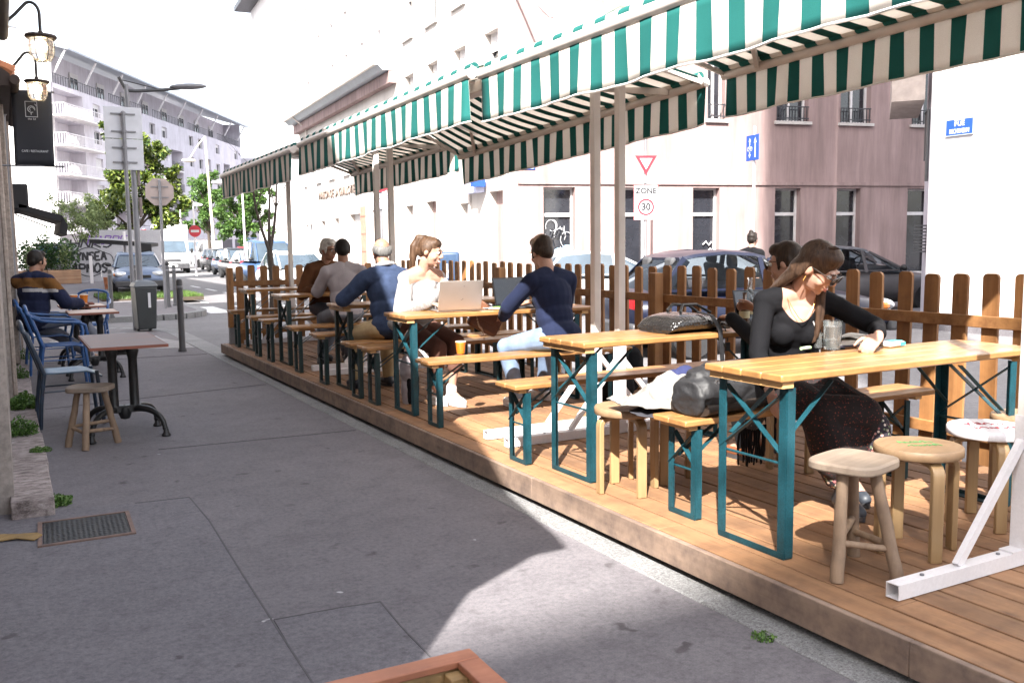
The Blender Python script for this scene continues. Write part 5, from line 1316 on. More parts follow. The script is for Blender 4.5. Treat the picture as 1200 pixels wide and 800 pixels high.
# blue car facing us by the graffiti wall
car('old blue grey saloon with orange indicators facing us beyond the bin', p_bluegrey, 4.2, 1.68, .92, 1.4, .88, .66, loc=(gz(165, 341).x, 34.2, -.06), rz=R(-95), group='cars on the far side of the crossing')
row = [('white car nearest in the kerbside row, behind the fence corner', p_white, 347, 29.5, 4.3, 1.45), ('blue grey tall car behind the white one', p_blue, 318, 36.5, 4.4, 1.85), ('third car of the kerbside row, silver grey', p_silver, 299, 42, 3.9, 1.42),
       ('fourth car of the kerbside row, dark', p_black, 284, 47.5, 4.1, 1.55), ('fifth car of the kerbside row, blue', p_bluegrey, 273, 53.5, 4.0, 1.42), ('sixth car of the kerbside row, black', p_black, 264, 59.5, 4.2, 1.45), ('farthest dark car of the kerbside row', p_grey, 255, 66, 4.2, 1.5)]
for lab, p, px, Y, L, rf in row:
    car(lab, p, L, 1.74, .93 if rf < 1.7 else 1.05, rf, loc=cy(px, Y, 312), rz=R(-90), group='cars parked in a row along the kerb', rail=rf > 1.7)
car('small red car glimpsed above the parked row', p_red, 4.0, 1.7, .93, 1.6, loc=cy(289, 84, 300), rz=R(-90), group='cars parked in a row along the kerb')
# vans
def van(label, px, Y, L, Wd, H, boxy, rz):
    q = at(px, 300, Y); t = thing('white_van', label, 'van', (q.x, q.y, ZR), rz, 'white vans down the street'); hw = Wd/2; h = L/2
    prof = [(-h, .3), (h-.05, .3), (h, .6), (h-.1, 1.0), (h-.75, 1.25), (h-1.45, 2.0), (h-1.7, 2.08)]
    if boxy: prof += [(h-1.8, 2.08), (-h, 2.08)] if False else [(h-1.85, 2.08), (h-1.85, .5), (-h, .5)]
    else: prof += [(-h+.05, 2.08), (-h, 1.9)]
    g = MB(); g.plate([(x, -hw*.96, z) for x, z in prof], (0, Wd*.96, 0)); g.build('cab', p_white, t, bevel=.05, smooth=False)
    if boxy: g = MB(); g.bx(-h, h-1.9, -hw, hw, .6, H); g.build('cargo_box', m_whiter, t, bevel=.03)
    g = MB(); a, b = V((h-.72, 0, 1.28)), V((h-1.43, 0, 1.98)); nrm = V((.7, 0, .71))*.02
    g.plate([a+nrm+V((0, -hw*.84, 0)), a+nrm+V((0, hw*.84, 0)), b+nrm+V((0, hw*.78, 0)), b+nrm+V((0, -hw*.78, 0))], nrm*.3); g.build('windscreen', m_carglass, t, smooth=False)
    for s in (-1, 1):
        g = MB(); g.ell((h-.12, s*hw*.68, .9), (.14, .2, .13), None, 12); g.build('headlight', m_head, t)
        g = MB(); g.box((h-.95, s*(hw+.14), 1.35), (.08, .16, .3)); g.build('mirror', m_black, t, bevel=.02)
        g = MB(); g.plate([(h-.85, s*hw*.965, 1.25), (h-1.4, s*hw*.965, 1.85), (h-1.75, s*hw*.965, 1.85), (h-1.75, s*hw*.965, 1.25)], (0, s*.006, 0)); g.build('side_window', m_carglass, t, smooth=False)
        for x in (h*.62, -h*.6):
            g = MB(); g.lathe([(0, -.1), (.33, -.1), (.34, .1), (0, .1)], (x, s*(hw-.12), .34), 18, R3=Matrix.Rotation(PI/2, 3, 'X')); g.build('wheel', m_tyre, t)
    g = MB(); g.bx(h-.03, h+.05, -hw*.9, hw*.9, .3, .62); g.bx(h-.02, h+.03, -hw*.45, hw*.45, .72, .88); g.build('bumper', m_dgrey, t, bevel=.03)
    g = MB(); g.bx(h+.052, h+.07, -.26, .26, .42, .53); g.build('number_plate', m_platew, t)
    return t
van('white box van with a square cargo body coming down the street', 200, 62, 5.6, 2.05, 3.0, True, R(-96))
van('lower white panel van parked beyond the box van', 231, 76, 5.0, 1.95, 2.1, False, R(-128))
# scooter beyond the fence, and a blue cabinet
q = at(620, 300, 11.0)
sc = thing('kick_scooter', 'electric kick scooter whose black handlebar shows above the fence', 'scooter', (q.x, q.y, ZR), R(-60))
g = MB(); g.tube([(.4, 0, .12), (.3, 0, 1.15)], .025, 10); g.build('stem', m_white, sc)
g = MB(); g.tube([(.3, -.24, 1.2), (.31, 0, 1.17), (.3, .24, 1.2)], .018, 8); g.ell((.3, 0, 1.21), (.04, .04, .03), None, 8); g.tube([(.32, .13, 1.19), (.4, .2, 1.16)], .008, 5); g.build('handlebar', m_black, sc)
g = MB(); g.bx(-.4, .32, -.08, .08, .1, .15); g.build('deck', m_black, sc, bevel=.01)
for x in (.42, -.48): g = MB(); g.lathe([(0, -.025), (.09, -.025), (.1, 0), (.09, .025), (0, .025)], (x, 0, .1), 16, R3=Matrix.Rotation(PI/2, 3, 'X')); g.build('wheel', m_tyre, sc)
q = at(524, 300, 13.8)
cb = thing('ticket_machine', 'dark blue street ticket machine with a white mark behind the smiling woman', 'machine', (q.x, q.y, ZR), -.5)
g = MB(); g.bx(-.2, .2, -.14, .14, .72, 1.45); g.build('housing', M('dark_blue_housing', (.03, .06, .12), .45), cb, bevel=.04)
g = MB(); g.bx(-.07, .07, -.12, .12, 0, .72); g.build('post', m_dgrey, cb)
g = MB(); g.bx(-.08, .08, -.146, -.142, 1.12, 1.15); g.bx(-.02, .02, -.146, -.142, 1.03, 1.26); g.build('white_mark', m_signw, cb)
# ------------------------------------------------------------------ trees and shrubs
m_bark = M('tree_bark', (.055, .042, .033), .9, .3, 9, .6, bd=.02)
def leafquad(g, p, s, r, up=.3):
    n1 = V((r.uniform(-1, 1), r.uniform(-1, 1), r.uniform(-.4, 1)+up)).normalized(); u = n1.cross(V((r.uniform(-1, 1), r.uniform(-1, 1), r.uniform(-1, 1)))).normalized(); w = n1.cross(u)
    a = s*r.uniform(.7, 1.25); b = a*.45
    g.add([p-u*a*.5, p-u*a*.1+w*b*.5, p+u*a*.5, p-u*a*.1-w*b*.5], [(0, 1, 2, 3)])
def tree(name, label, base, trunk_h, clumps, nleaf, ls, mt, seed, r0=.14, group=None):
    """clumps: (dx, dy, z, radius)"""
    r = random.Random(seed); t = thing(name, label, 'tree', base, group=group)
    g = MB(); g.tube([(0, 0, -.1), (.03, .02, trunk_h*.5), (-.02, .03, trunk_h)], [r0, r0*.8, r0*.65], 10); g.build('trunk', m_bark, t)
    g = MB()
    for (x, y, z, q) in clumps:
        a = V((-.02, .03, trunk_h*.85)); b = V((x, y, z)); mid = a.lerp(b, .5)+V((r.uniform(-.2, .2), r.uniform(-.2, .2), .15)); g.tube([a, mid, b], [r0*.5, r0*.3, r0*.08], 6)
        for k in range(5):
            c = b+V((r.uniform(-1, 1), r.uniform(-1, 1), r.uniform(-.6, 1)))*q*.8; g.tube([mid.lerp(b, .6), c], [r0*.14, r0*.04], 5)
    g.build('limb', m_bark, t)
    g = MB(); tot = sum(q**2 for *_, q in clumps)
    for (x, y, z, q) in clumps:
        k = int(nleaf*q*q/tot); subs = [(V((r.gauss(0, .5), r.gauss(0, .5), r.gauss(0, .42)))*q, r.uniform(.22, .45)*q) for _ in range(9)]
        for i in range(k):
            c, rad = r.choice(subs); d = V((r.gauss(0, 1), r.gauss(0, 1), r.gauss(0, 1))).normalized()*rad*(r.random()**.4)
            leafquad(g, V((x, y, z))+c+d, ls, r)
    g.build('crown', mt, t, smooth=False)
    return t
m_magn = LEAF('magnolia_leaves', (.018, .05, .012), (.17, .21, .035), .3, .2)
m_ygreen = LEAF('young_green_leaves', (.03, .08, .014), (.1, .18, .035), .5, .25)
m_shrub = LEAF('shrub_leaves', (.015, .05, .015), (.07, .14, .03), .45, .2)
m_palegr = LEAF('pale_green_leaves', (.1, .15, .05), (.3, .36, .16), .6, .3)
b = base_of(160, 48)
tree('magnolia_tree', 'broad glossy magnolia with dark and yellow green leaves behind the hoarding', (b.x, b.y, 0), 2.6, [(-1.2, 0, 3.4, 1.0), (.6, .2, 3.3, 1.1), (-.4, -.2, 4.6, 1.2), (1.2, .1, 4.5, 1.0), (0, 0, 6.0, 1.1), (-.7, .2, 7.0, .75), (.9, 0, 6.0, .8), (1.9, .2, 3.6, .8), (-1.9, .2, 2.9, .7), (.3, .5, 2.6, 1.0), (-.2, .3, 7.7, .45), (1.7, .3, 5.1, .6)], 13000, .26, m_magn, 3)
b = base_of(246, 68)
tree('street_tree', 'fresh green street tree left of the leaning pale pole', (b.x, b.y, 0), 2.8, [(-.9, 0, 4.3, 1.0), (.5, 0, 4.0, 1.0), (-.2, .2, 5.4, 1.0), (.9, 0, 5.4, .8), (.1, 0, 6.4, .7), (-1.1, .1, 3.1, .7), (.9, .2, 2.9, .8), (0, 0, 4.7, .9)], 9000, .24, m_ygreen, 5, group='fresh green street trees')
b = base_of(290, 64)
tree('street_tree', 'fresh green street tree right of the leaning pale pole, under the awning tip', (b.x, b.y, 0), 2.6, [(-1.2, 0, 4.6, 1.0), (.3, 0, 4.4, 1.1), (-.4, .2, 5.6, .9), (1.0, 0, 5.0, .9), (-.9, 0, 3.1, .9), (.7, .1, 3.0, .9), (1.4, .1, 3.7, .7), (-.2, 0, 2.5, .8), (0, 0, 3.7, 1.0), (-.6, 0, 3.9, .8)], 11000, .24, m_ygreen, 8, group='fresh green street trees')
b = base_of(98, 47)
tree('tall_shrub', 'pale feathery shrub rising above the hoarding left of the magnolia', (b.x, b.y, 0), 1.4, [(-.5, 0, 2.5, .8), (.5, 0, 2.7, .8), (0, .2, 3.3, .7), (-.9, 0, 3.4, .5), (1.1, 0, 2.5, .7), (.2, 0, 1.9, .9)], 2600, .16, m_palegr, 11, .06)
g = MB(); r = random.Random(4)
for i in range(120):
    a = V((r.uniform(-1, 1), r.uniform(-.4, .4), r.uniform(2.2, 3.3))); d = V((r.uniform(-.5, .5), 0, r.uniform(.3, .9))); g.tube([a, a+d*.6, a+d+V((r.uniform(-.2, .2), 0, -.1))], [.012, .008, .003], 3, False)
o = g.build('plumes', m_palegr, bpy.data.objects['tall_shrub'])
# bare young tree by the fence corner
q = at(317, 310, 16.5); t = thing('bare_tree', 'slender leafless young tree behind the end fence', 'tree', (q.x, q.y, -.1))
r = random.Random(21)
g = MB(); g.tube([(0, 0, 0), (.03, 0, .8), (.0, .02, 1.5)], [.075, .06, .05], 10); g.build('trunk', m_bark, t)
def twig(g, a, d, L, rad, dep):
    pts = [a]; rs = [rad]; p = a; dd = d.copy()
    for i in range(4):
        dd = (dd+V((r.uniform(-.25, .25), r.uniform(-.25, .25), r.uniform(-.02, .18)))).normalized(); p = p+dd*L/4; pts.append(p); rs.append(rad*(1-.2*(i+1)))
    g.tube(pts, rs, 6, False)
    if dep > 0:
        for k in range(3): i = r.randint(1, 4); twig(g, pts[i], (dd+V((r.uniform(-.8, .8), r.uniform(-.8, .8), r.uniform(0, .6)))).normalized(), L*r.uniform(.4, .6), rs[i]*.6, dep-1)
g = MB()
for d in ((-.15, 0, 1), (.35, 0, .95), (.05, .2, 1)): twig(g, V((0, .02, 1.45)), V(d).normalized(), 1.6, .035, 2)
g.build('crown', m_bark, t)
# planters with shrubs
m_box = WOOD('planter_box_wood', (.3, .17, .1), (.46, .29, .18), 0, .7, .7, .2, knots=False)
for lab, px, Y, w_, hh in (('shrub planter nearest to the graffiti wall', 74, 43.0, 1.25, 1.5), ('shrub planter behind the seated man\'s head', 52, 43.3, .9, 1.7), ('leftmost shrub planter, at the café wall', 33, 43.0, .9, 1.4)):
    b = base_of(px, Y); t = thing('planter', lab, 'planter', (b.x, b.y, 0), group='shrub planters across the crossing')
    g = MB(); g.bx(-w_/2, w_/2, -.3, .3, 0, .58); g.build('box', m_box, t, bevel=.02)
    g = MB(); rr = random.Random(px)
    for i in range(900):
        d = V((rr.gauss(0, 1), rr.gauss(0, 1), rr.gauss(0, 1))).normalized()*(rr.random()**.35); leafquad(g, V((d.x*w_*.52, d.y*.4, .58+hh*.4+d.z*hh*.5)), .15, rr)
    g.build('shrub', m_shrub, t, smooth=False)
    if px != 52:
        g = MB()
        for i in range(170):
            d = V((rr.gauss(0, 1), rr.gauss(0, 1), rr.gauss(0, 1))).normalized()*(rr.random()**.4); leafquad(g, V((d.x*w_*.25, d.y*.2-.3, .58+hh*.4+d.z*hh*.35)), .14, rr)
        g.build('flowers', m_palegr, t, smooth=False)
b = base_of(113, 44); g = MB(); g.bx(-.06, .06, -.06, .06, 0, 1.15); tag(g.build('wooden_post', m_white, loc=(b.x-.35, b.y-1.5, 0)), 'short pale post between the planter and the graffiti wall', 'post')
# ------------------------------------------------------------------ people
def skinmat(name, c):
    mt, nt, bs = nodes(name); v = coords(nt, (1, 1, 1)); f = noise_n(nt, v, 14, 4)
    nt.links.new(ramp(nt, f, [(.3, [x*.88 for x in c]), (.7, [min(1, x*1.08) for x in c])]), bs.inputs['Base Color'])
    bs.inputs['Roughness'].default_value = .5; bs.inputs['Subsurface Weight'].default_value = .12; bs.inputs['Subsurface Radius'].default_value = (.012, .005, .003); bs.inputs['Specular IOR Level'].default_value = .35
    MATS[name] = mt; return mt
def HAIR(name, lo, hi):
    if name in MATS: return MATS[name]
    mt, nt, bs = nodes(name); v = coords(nt, (60, 60, 5)); f = noise_n(nt, v, 1.5, 5, .7)
    nt.links.new(ramp(nt, f, [(.3, lo), (.7, hi)]), bs.inputs['Base Color']); bs.inputs['Roughness'].default_value = .5; bs.inputs['Specular IOR Level'].default_value = .25
    bump(nt, f, .7, .004, bs); MATS[name] = mt; return mt
m_skin = skinmat('fair_skin', (.42, .245, .18)); m_skin2 = skinmat('tanned_skin', (.34, .185, .125))
def remesh(g, voxel, name, mats, parent, it=4, fold=0, ffreq=9, seed=0, fdir=(1, 1, 1), paint=None, attr=None):
    me = bpy.data.meshes.new('tmp'); me.from_pydata(g.v, [], g.f)
    bm = bmesh.new(); bm.from_mesh(me); bmesh.ops.recalc_face_normals(bm, faces=bm.faces); bm.to_mesh(me); bm.free()
    o = bpy.data.objects.new('tmp', me); COL.objects.link(o)
    rm = o.modifiers.new('r', 'REMESH'); rm.mode = 'VOXEL'; rm.voxel_size = voxel
    if it: sm = o.modifiers.new('s', 'SMOOTH'); sm.factor = .5; sm.iterations = it
    bpy.context.view_layer.update()
    nm = bpy.data.meshes.new_from_object(o.evaluated_get(bpy.context.evaluated_depsgraph_get()))
    bpy.data.objects.remove(o); bpy.data.meshes.remove(me)
    if fold:
        ns = [v.normal.copy() for v in nm.vertices]
        off = V((seed*7.3, seed*3.1, seed*1.7))
        for v, n in zip(nm.vertices, ns):
            p = V((v.co.x*fdir[0], v.co.y*fdir[1], v.co.z*fdir[2]))*ffreq+off
            f = noise.noise(p)+.5*noise.noise(p*2.3); ridge = 1-abs(noise.noise(p*.8+V((5, 5, 5))))*2
            v.co += n*fold*(f*.7+ridge*.5)
    nm.name = name; nm.materials.clear()
    for mt in (mats if isinstance(mats, (list, tuple)) else [mats]): nm.materials.append(mt)
    nm.polygons.foreach_set('use_smooth', [True]*len(nm.polygons))
    if attr:
        at_ = nm.attributes.new('skin_edge', 'FLOAT', 'POINT'); at_.data.foreach_set('value', [attr(v.co) for v in nm.vertices])
    if paint:
        for p in nm.polygons: p.material_index = paint(p.center)
    nm.update()
    ob = bpy.data.objects.new(name, nm); COL.objects.link(ob); ob.parent = parent
    return ob
def ik(S, W, a, b, pole):
    d = W-S; L = min(d.length, (a+b)*.995); dn = d.normalized(); W = S+dn*L
    x = (a*a-b*b+L*L)/(2*L); h = math.sqrt(max(a*a-x*x, 0)); p = V(pole); p = p-dn*p.dot(dn)
    if p.length < 1e-4: p = V((0, 0, -1))
    return S+dn*x+p.normalized()*h, W
def hand(g, W, d, n, side, curl=.5, k=1.0):
    """W wrist, d finger direction, n back-of-hand normal, side toward the thumb"""
    d = d.normalized(); n = (n-d*n.dot(d)).normalized(); s = (side-d*side.dot(d)-n*side.dot(n)).normalized()
    kn = []
    for i, q in enumerate((.030, .010, -.011, -.030)):
        K = W+(d*(.088-.004*abs(i-1))+s*q-n*.004*abs(i-1.3))*k; kn.append(K); g.cap(W+s*q*.55*k+d*.012*k, K, .015*k, .0115*k, 8)
    for i, (K, L) in enumerate(zip(kn, (.07, .08, .074, .058))):
        p = K; ang = curl*.35+i*.06; rr = .0092*k
        for j, f in enumerate((.45, .32, .23)):
            dd = (d*math.cos(ang)-n*math.sin(ang)+s*(.06*(1.5-i)*.4)).normalized(); q = p+dd*L*f*k; g.cap(p, q, rr, rr*.9, 8); p = q; rr *= .9; ang += curl*.75
    b = W+(d*.02+s*.026)*k; m1 = b+(d*.04+s*.032-n*.012)*k; m2 = m1+(d*.032+s*.008-n*.012)*k; m3 = m2+(d*.024-n*.008-s*.002)*k
    g.cap(b, m1, .014*k, .0115*k, 8); g.cap(m1, m2, .0115*k, .01*k, 8); g.cap(m2, m3, .01*k, .0085*k, 8)
def person(label, pel, yaw, floor, skin=None, female=False, k=1.0, lean=10, side=0, twist=0, head=(0, 0, 0), hands=None, feet=None, poles=None, hdir=None, curl=(.5, .5), vox=.009, top=None, bottom=None, shoes=None, hair=None, beard=None, stand=False, glasses=None, smile=False, name='person', group=None, hairf=None, bare=None, top_ext=None):
    skin = skin or m_skin; pel = V(pel)
    t = thing(name, label, 'person', (pel.x, pel.y, floor), group=group)
    O = V((pel.x, pel.y, floor)); P = pel-O
    th = R(yaw); Rb = Matrix(((math.cos(th), math.sin(th), 0), (-math.sin(th), math.cos(th), 0), (0, 0, 1)))  # columns: right, forward, up
    Rl = Matrix.Rotation(-R(lean), 3, 'X') @ Matrix.Rotation(R(side), 3, 'Y')
    Rt = Rb @ Rl
    Tw = Rb @ Matrix.Rotation(-R(lean), 3, 'X') @ Matrix.Rotation(R(side), 3, 'Y') @ Matrix.Rotation(-R(twist), 3, 'Z')
    def T(x, y, z, M_=None): return P+(M_ or Tw) @ (V((x, y, z))*k)
    sw = .158 if female else .182
    NB = T(0, -.01, .50); Hy, Hp, Hr_ = [R(a) for a in head]
    Rh = Rb @ Matrix.Rotation(-Hy, 3, 'Z') @ Matrix.Rotation(-Hp, 3, 'X') @ Matrix.Rotation(Hr_, 3, 'Y')
    HB = NB+Tw @ V((0, .025, .075))*k; HC = HB+Rh @ V((0, .022, .095))*k
    def H(x, y, z): return HC+Rh @ (V((x, y, z))*k)
    sh = [T(-sw, -.01, .44), T(sw, -.01, .44)]           # left, right
    hips = [P+Rb @ V((-.09, .0, -.0))*k, P+Rb @ V((.09, .0, 0))*k]
    la, lb = (.275*k, .25*k) if female else (.295*k, .265*k); lt, ls = .43*k, .42*k
    hands = [V(q)-O for q in hands]; feet = [V(q)-O for q in feet]
    poles = poles or {}
    el, wr, kn, an = [], [], [], []
    for i in (0, 1):
        s = -1 if i == 0 else 1
        e, w_ = ik(sh[i], hands[i], la, lb, Rb @ V(poles.get('arm%d' % i, (s*.5, -.3, -1)))); el.append(e); wr.append(w_)
        kk, a = ik(hips[i], feet[i], lt, ls, Rb @ V(poles.get('leg%d' % i, (s*.12, 1, .9 if not stand else .1)))); kn.append(kk); an.append(a)
    EL = lambda g, c, r, M3: g.ell(c, [q*k for q in r], M3, 18)
    def torso(g, e):
        if female:
            EL(g, T(0, -.02, .02, Rb), (.165+e, .125+e, .11+e), Rb); EL(g, T(0, .005, .16), (.12+e, .092+e, .13+e), Tw); EL(g, T(0, .0, .32), (.135+e, .098+e, .15+e), Tw)
            for s in (-1, 1): EL(g, T(s*.062, .068, .305), (.06+e*.6, .045+e*.6, .062+e*.6), Tw)
        else:
            EL(g, T(0, -.01, .02, Rb), (.165+e, .12+e, .11+e), Rb); EL(g, T(0, .015, .17), (.148+e, .11+e, .15+e), Tw); EL(g, T(0, .01, .33), (.165+e, .115+e, .165+e), Tw)
        g.cap(sh[0].lerp(sh[1], .12), sh[0].lerp(sh[1], .88), (.058+e)*k, (.058+e)*k)
        for q in sh: g.cap(NB.lerp(q, .2)+Tw @ V((0, 0, .0)), q, (.05+e)*k, (.052+e)*k)
    def arm(g, i, e0, e1, upto=1.0):
        rU = .043 if female else .05
        g.cap(sh[i], el[i], (rU+e0)*k, (rU*.86+e0)*k)
        if upto > 0: g.cap(el[i], el[i].lerp(wr[i], upto), (rU*.86+e1)*k, (rU*.86+(.028-rU*.86)*upto+e1)*k)
    def leg(g, i, e0, e1, upto=1.0):
        g.cap(hips[i], kn[i], (.085+e0)*k, (.058+e0)*k); g.cap(kn[i], kn[i].lerp(an[i], upto), (.056+e1)*k, (.056-.02*upto+e1)*k)
    # body, one continuous surface
    g = MB(); torso(g, -.012)
    g.cap(NB-Tw @ V((0, 0, .03))*k, HB+Rh @ V((0, .0, .03))*k, (.05 if female else .058)*k, (.047 if female else .055)*k)
    HE = lambda c, r: g.ell(H(*c), [q*k for q in r], Rh, 20)
    HE((0, -.014, .03), (.073, .093, .087)); HE((0, .028, -.02), (.06, .064, .084)); HE((0, .03, -.07), (.046 if female else .052, .05, .036)); HE((0, .07, -.094), (.019, .016, .015))
    for s in (-1, 1):
        HE((s*.036, .06, -.032), (.024, .02, .026)); HE((s*.074, -.008, -.006), (.011, .021, .031)); HE((s*.028, .083, .031), (.024, .012, .008)); HE((s*.011, .1, -.024), (.009, .01, .008))
    g.cap(H(0, .088, .024), H(0, .111, -.016), .008*k, .012*k); g.cap(H(-.018, .086, -.053), H(.018, .086, -.053), .009*k, .009*k); g.cap(H(-.015, .084, -.066), H(.015, .084, -.066), .009*k, .009*k)
    for i in (0, 1):
        arm(g, i, -.006, -.006); leg(g, i, -.01, -.008)
        ft = Rb @ V((0, 1, 0)); g.cap(an[i], an[i]+ft*.14*k-V((0, 0, .045*k)), .04*k, .03*k)
        fd = (wr[i]-el[i]).normalized(); hd = hdir.get(i) if hdir else None
        d = (Rb @ V(hd[0])).normalized() if hd else fd; nn = (Rb @ V(hd[1])) if hd else V((0, 0, 1))
        sd = Rb @ V((1 if i == 0 else -1, .3, 0))
        hand(g, wr[i], d, nn, sd, curl[i], k*(.92 if female else 1.0))
    body = remesh(g, vox, 'body', skin, t, 3)
    if vox < .0095:
        for s in (-1, 1):
            g = MB(); g.ell(H(s*.031, .0795, .011), (.0125*k,)*3, None, 12); e_ = g.build('eye', M('eye_white', (.7, .68, .66), .2, .05, 5, 0), t)
            g = MB(); g.ell(H(s*.031, .0885, .0095), (.0058*k, .0058*k, .0058*k), None, 10); g.build('iris', M('iris_dark', (.05, .03, .02), .15), e_)
            g = MB(); g.tube([H(s*.016, .099, .033), H(s*.032, .0985, .038), H(s*.05, .086, .033)], [.0032*k, .0035*k, .002*k], 6); g.build('eyebrow', HAIR('dark_brown_hair', (.012, .007, .005), (.042, .023, .013)), t)
        g = MB()
        if smile:
            g.tube([H(-.028, .083, -.05), H(-.012, .0975, -.058), H(0, .0985, -.06), H(.012, .0975, -.058), H(.028, .083, -.05)], [.002, .006, .0065, .006, .002], 8); g.build('teeth', M('teeth', (.75, .73, .7), .2, .03, 5, 0), t)
            g = MB(); g.tube([H(-.03, .082, -.049), H(-.012, .097, -.052), H(0, .0985, -.0525), H(.012, .097, -.052), H(.03, .082, -.049)], [.002, .004, .0045, .004, .002], 8); g.tube([H(-.03, .082, -.049), H(-.012, .095, -.068), H(0, .097, -.07), H(.012, .095, -.068), H(.03, .082, -.049)], [.002, .0045, .005, .0045, .002], 8)
        else:
            g.tube([H(-.022, .088, -.058), H(-.008, .0965, -.0555), H(0, .097, -.057), H(.008, .0965, -.0555), H(.022, .088, -.058)], [.002, .0045, .0045, .0045, .002], 8); g.tube([H(-.02, .088, -.06), H(0, .0955, -.0665), H(.02, .088, -.06)], [.002, .0055, .002], 8)
        g.build('lips', M('lips', (.42, .15, .13), .4, .1, 5, 0), t)
    ctx = dict(t=t, T=T, H=H, Rb=Rb, Rt=Tw, Rh=Rh, P=P, NB=NB, HC=HC, sh=sh, el=el, wr=wr, kn=kn, an=an, hips=hips, torso=torso, arm=arm, leg=leg, k=k, O=O, vox=vox)
    if top:
        g = MB(); torso(g, top.get('e', .006)); up = top.get('sleeve', .96)
        for i in (0, 1):
            if up <= 0: g.cap(sh[i], sh[i].lerp(el[i], 1+up), (.05+top.get('e', .006)+.004)*k, (.046+top.get('e', .006)+.008)*k)
            else: arm(g, i, top.get('e', .006)+.004, top.get('e', .006)+.004, up)
        if top_ext: top_ext(g, ctx)
        remesh(g, vox, top.get('name', 'shirt'), top['mat'], t, 3, top.get('fold', .006), top.get('ff', 9), len(label), (1, 1, .8), top.get('paint') and top['paint'](ctx), top.get('attr') and top['attr'](ctx))
    if bottom:
        g = MB(); EL(g, T(0, -.012, .0, Rb), (.172, .132, .1), Rb); up = bottom.get('len', .95)
        for i in (0, 1): leg(g, i, .012, .016, up)
        if bottom.get('ext'): bottom['ext'](g, ctx)
        remesh(g, vox, bottom.get('name', 'trousers'), bottom['mat'], t, 3, bottom.get('fold', .006), 8, len(label)+3, (1, 1, .7))
    if shoes:
        for i in (0, 1):
            ft = Rb @ V(poles.get('foot%d' % i, (0, 1, 0))); ft.normalize(); g = MB(); a = an[i]; z = lambda q, zz: V((q.x, q.y, zz))
            zb = max(.0, a.z-.085*k); g.cap(z(a-ft*.035*k, zb+.045), z(a+ft*.06*k, zb+.05), .042*k, .042*k); g.cap(z(a+ft*.06*k, zb+.045), z(a+ft*.165*k, zb+.034), .044*k, .032*k); g.cap(a+V((0, 0, -.02)), a+V((0, 0, .02+shoes.get('h', 0))), .046*k, .044*k)
            s_ = remesh(g, min(vox, .009), 'shoe', shoes['mat'], t, 2)
            g = MB(); pts = []
            for j in range(20):
                q = 2*PI*j/20; u = math.cos(q); w2 = math.sin(q); c = a+ft*(.065+.14*u)*k; rgt = ft.cross(V((0, 0, 1))); pts.append((c+rgt*w2*(.043 if u < .3 else .043-.01*(u-.3))*k))
            g.prism([(p.x, p.y) for p in pts], zb, zb+.024); g.build('sole', shoes.get('sole', m_dgrey), s_)
    if hair:
        g = MB(); hair[1](g, ctx); remesh(g, min(vox, .008), 'hair', hair[0], t, 2, .004, 22, 3, (1, 1, .4))
    if glasses:
        g = MB(); dark = glasses == 'sun'
        for s in (-1, 1):
            if dark:
                pr = [(.004, .012), (.03, .016), (.056, .013), (.054, -.008), (.044, -.021), (.02, -.022), (.008, -.01)]
                g.plate([H(s*x, .112-.22*x*x*10*.5, z+.009) for x, z in pr], Rh @ V((0, -.003, 0)))
        if dark: gl = g.build('sunglasses', M('dark_lens', (.012, .012, .016), .06, .1, 5, 0, spec=1), t)
        g = MB()
        for s in (-1, 1):
            ring = [(.004, .012), (.03, .017), (.057, .014), (.055, -.008), (.044, -.022), (.02, -.023), (.008, -.01), (.004, .012)]
            g.tube([H(s*x, .113-1.1*x*x, z+.009) for x, z in ring], .0024*k, 6); g.tube([H(s*.057, .109, .02), H(s*.077, .06, .022), H(s*.078, .0, .016)], .0025*k, 6)
        g.tube([H(-.006, .113, .016), H(.006, .113, .016)], .0025*k, 6); g.build('glasses_frame', M('dark_frame', (.02, .015, .012), .3), t)
    def px(v_): 
        q = v_+O-V((0, 0, CH)); return (round(600+CF*q.dot(AX[0])/q.dot(AX[2])), round(400-CF*q.dot(AX[1])/q.dot(AX[2])))
    print('PX', label[:34], 'head', px(HC), 'top', px(H(0, 0, .118)), 'sh', px(sh[0]), px(sh[1]), 'el', px(el[0]), px(el[1]), 'wr', px(wr[0]), px(wr[1]), 'kn', px(kn[0]), px(kn[1]), 'an', px(an[0]), px(an[1]))
    return ctx
def cloth(name, c, rough=.85, var=.12, sc=7):
    mt, nt, bs = nodes(name); v = coords(nt, (1, 1, 1)); f = noise_n(nt, v, sc, 4); w_ = noise_n(nt, v, 260, 2)
    col = ramp(nt, f, [(.3, [x*(1-var) for x in c]), (.7, [min(1, x*(1+var)) for x in c])]); col = mix(nt, 1, col, ramp(nt, w_, [(.3, (.85, .85, .85)), (.7, (1.08, 1.08, 1.08))]), 'MULTIPLY')
    nt.links.new(col, bs.inputs['Base Color']); bs.inputs['Roughness'].default_value = rough; bs.inputs['Specular IOR Level'].default_value = .08; bs.inputs['Sheen Weight'].default_value = .03
    bump(nt, w_, .25, .002, bs); MATS[name] = mt; return mt
m_blk = cloth('black_jersey', (.008, .008, .0095)); m_navy = cloth('navy_knit', (.014, .019, .045)); m_whitetop = cloth('white_blouse', (.42, .405, .405)); m_denim = cloth('blue_denim', (.036, .052, .1), .85, .25, 14); m_lightdenim = cloth('light_blue_denim', (.17, .235, .35), .85, .2, 10)
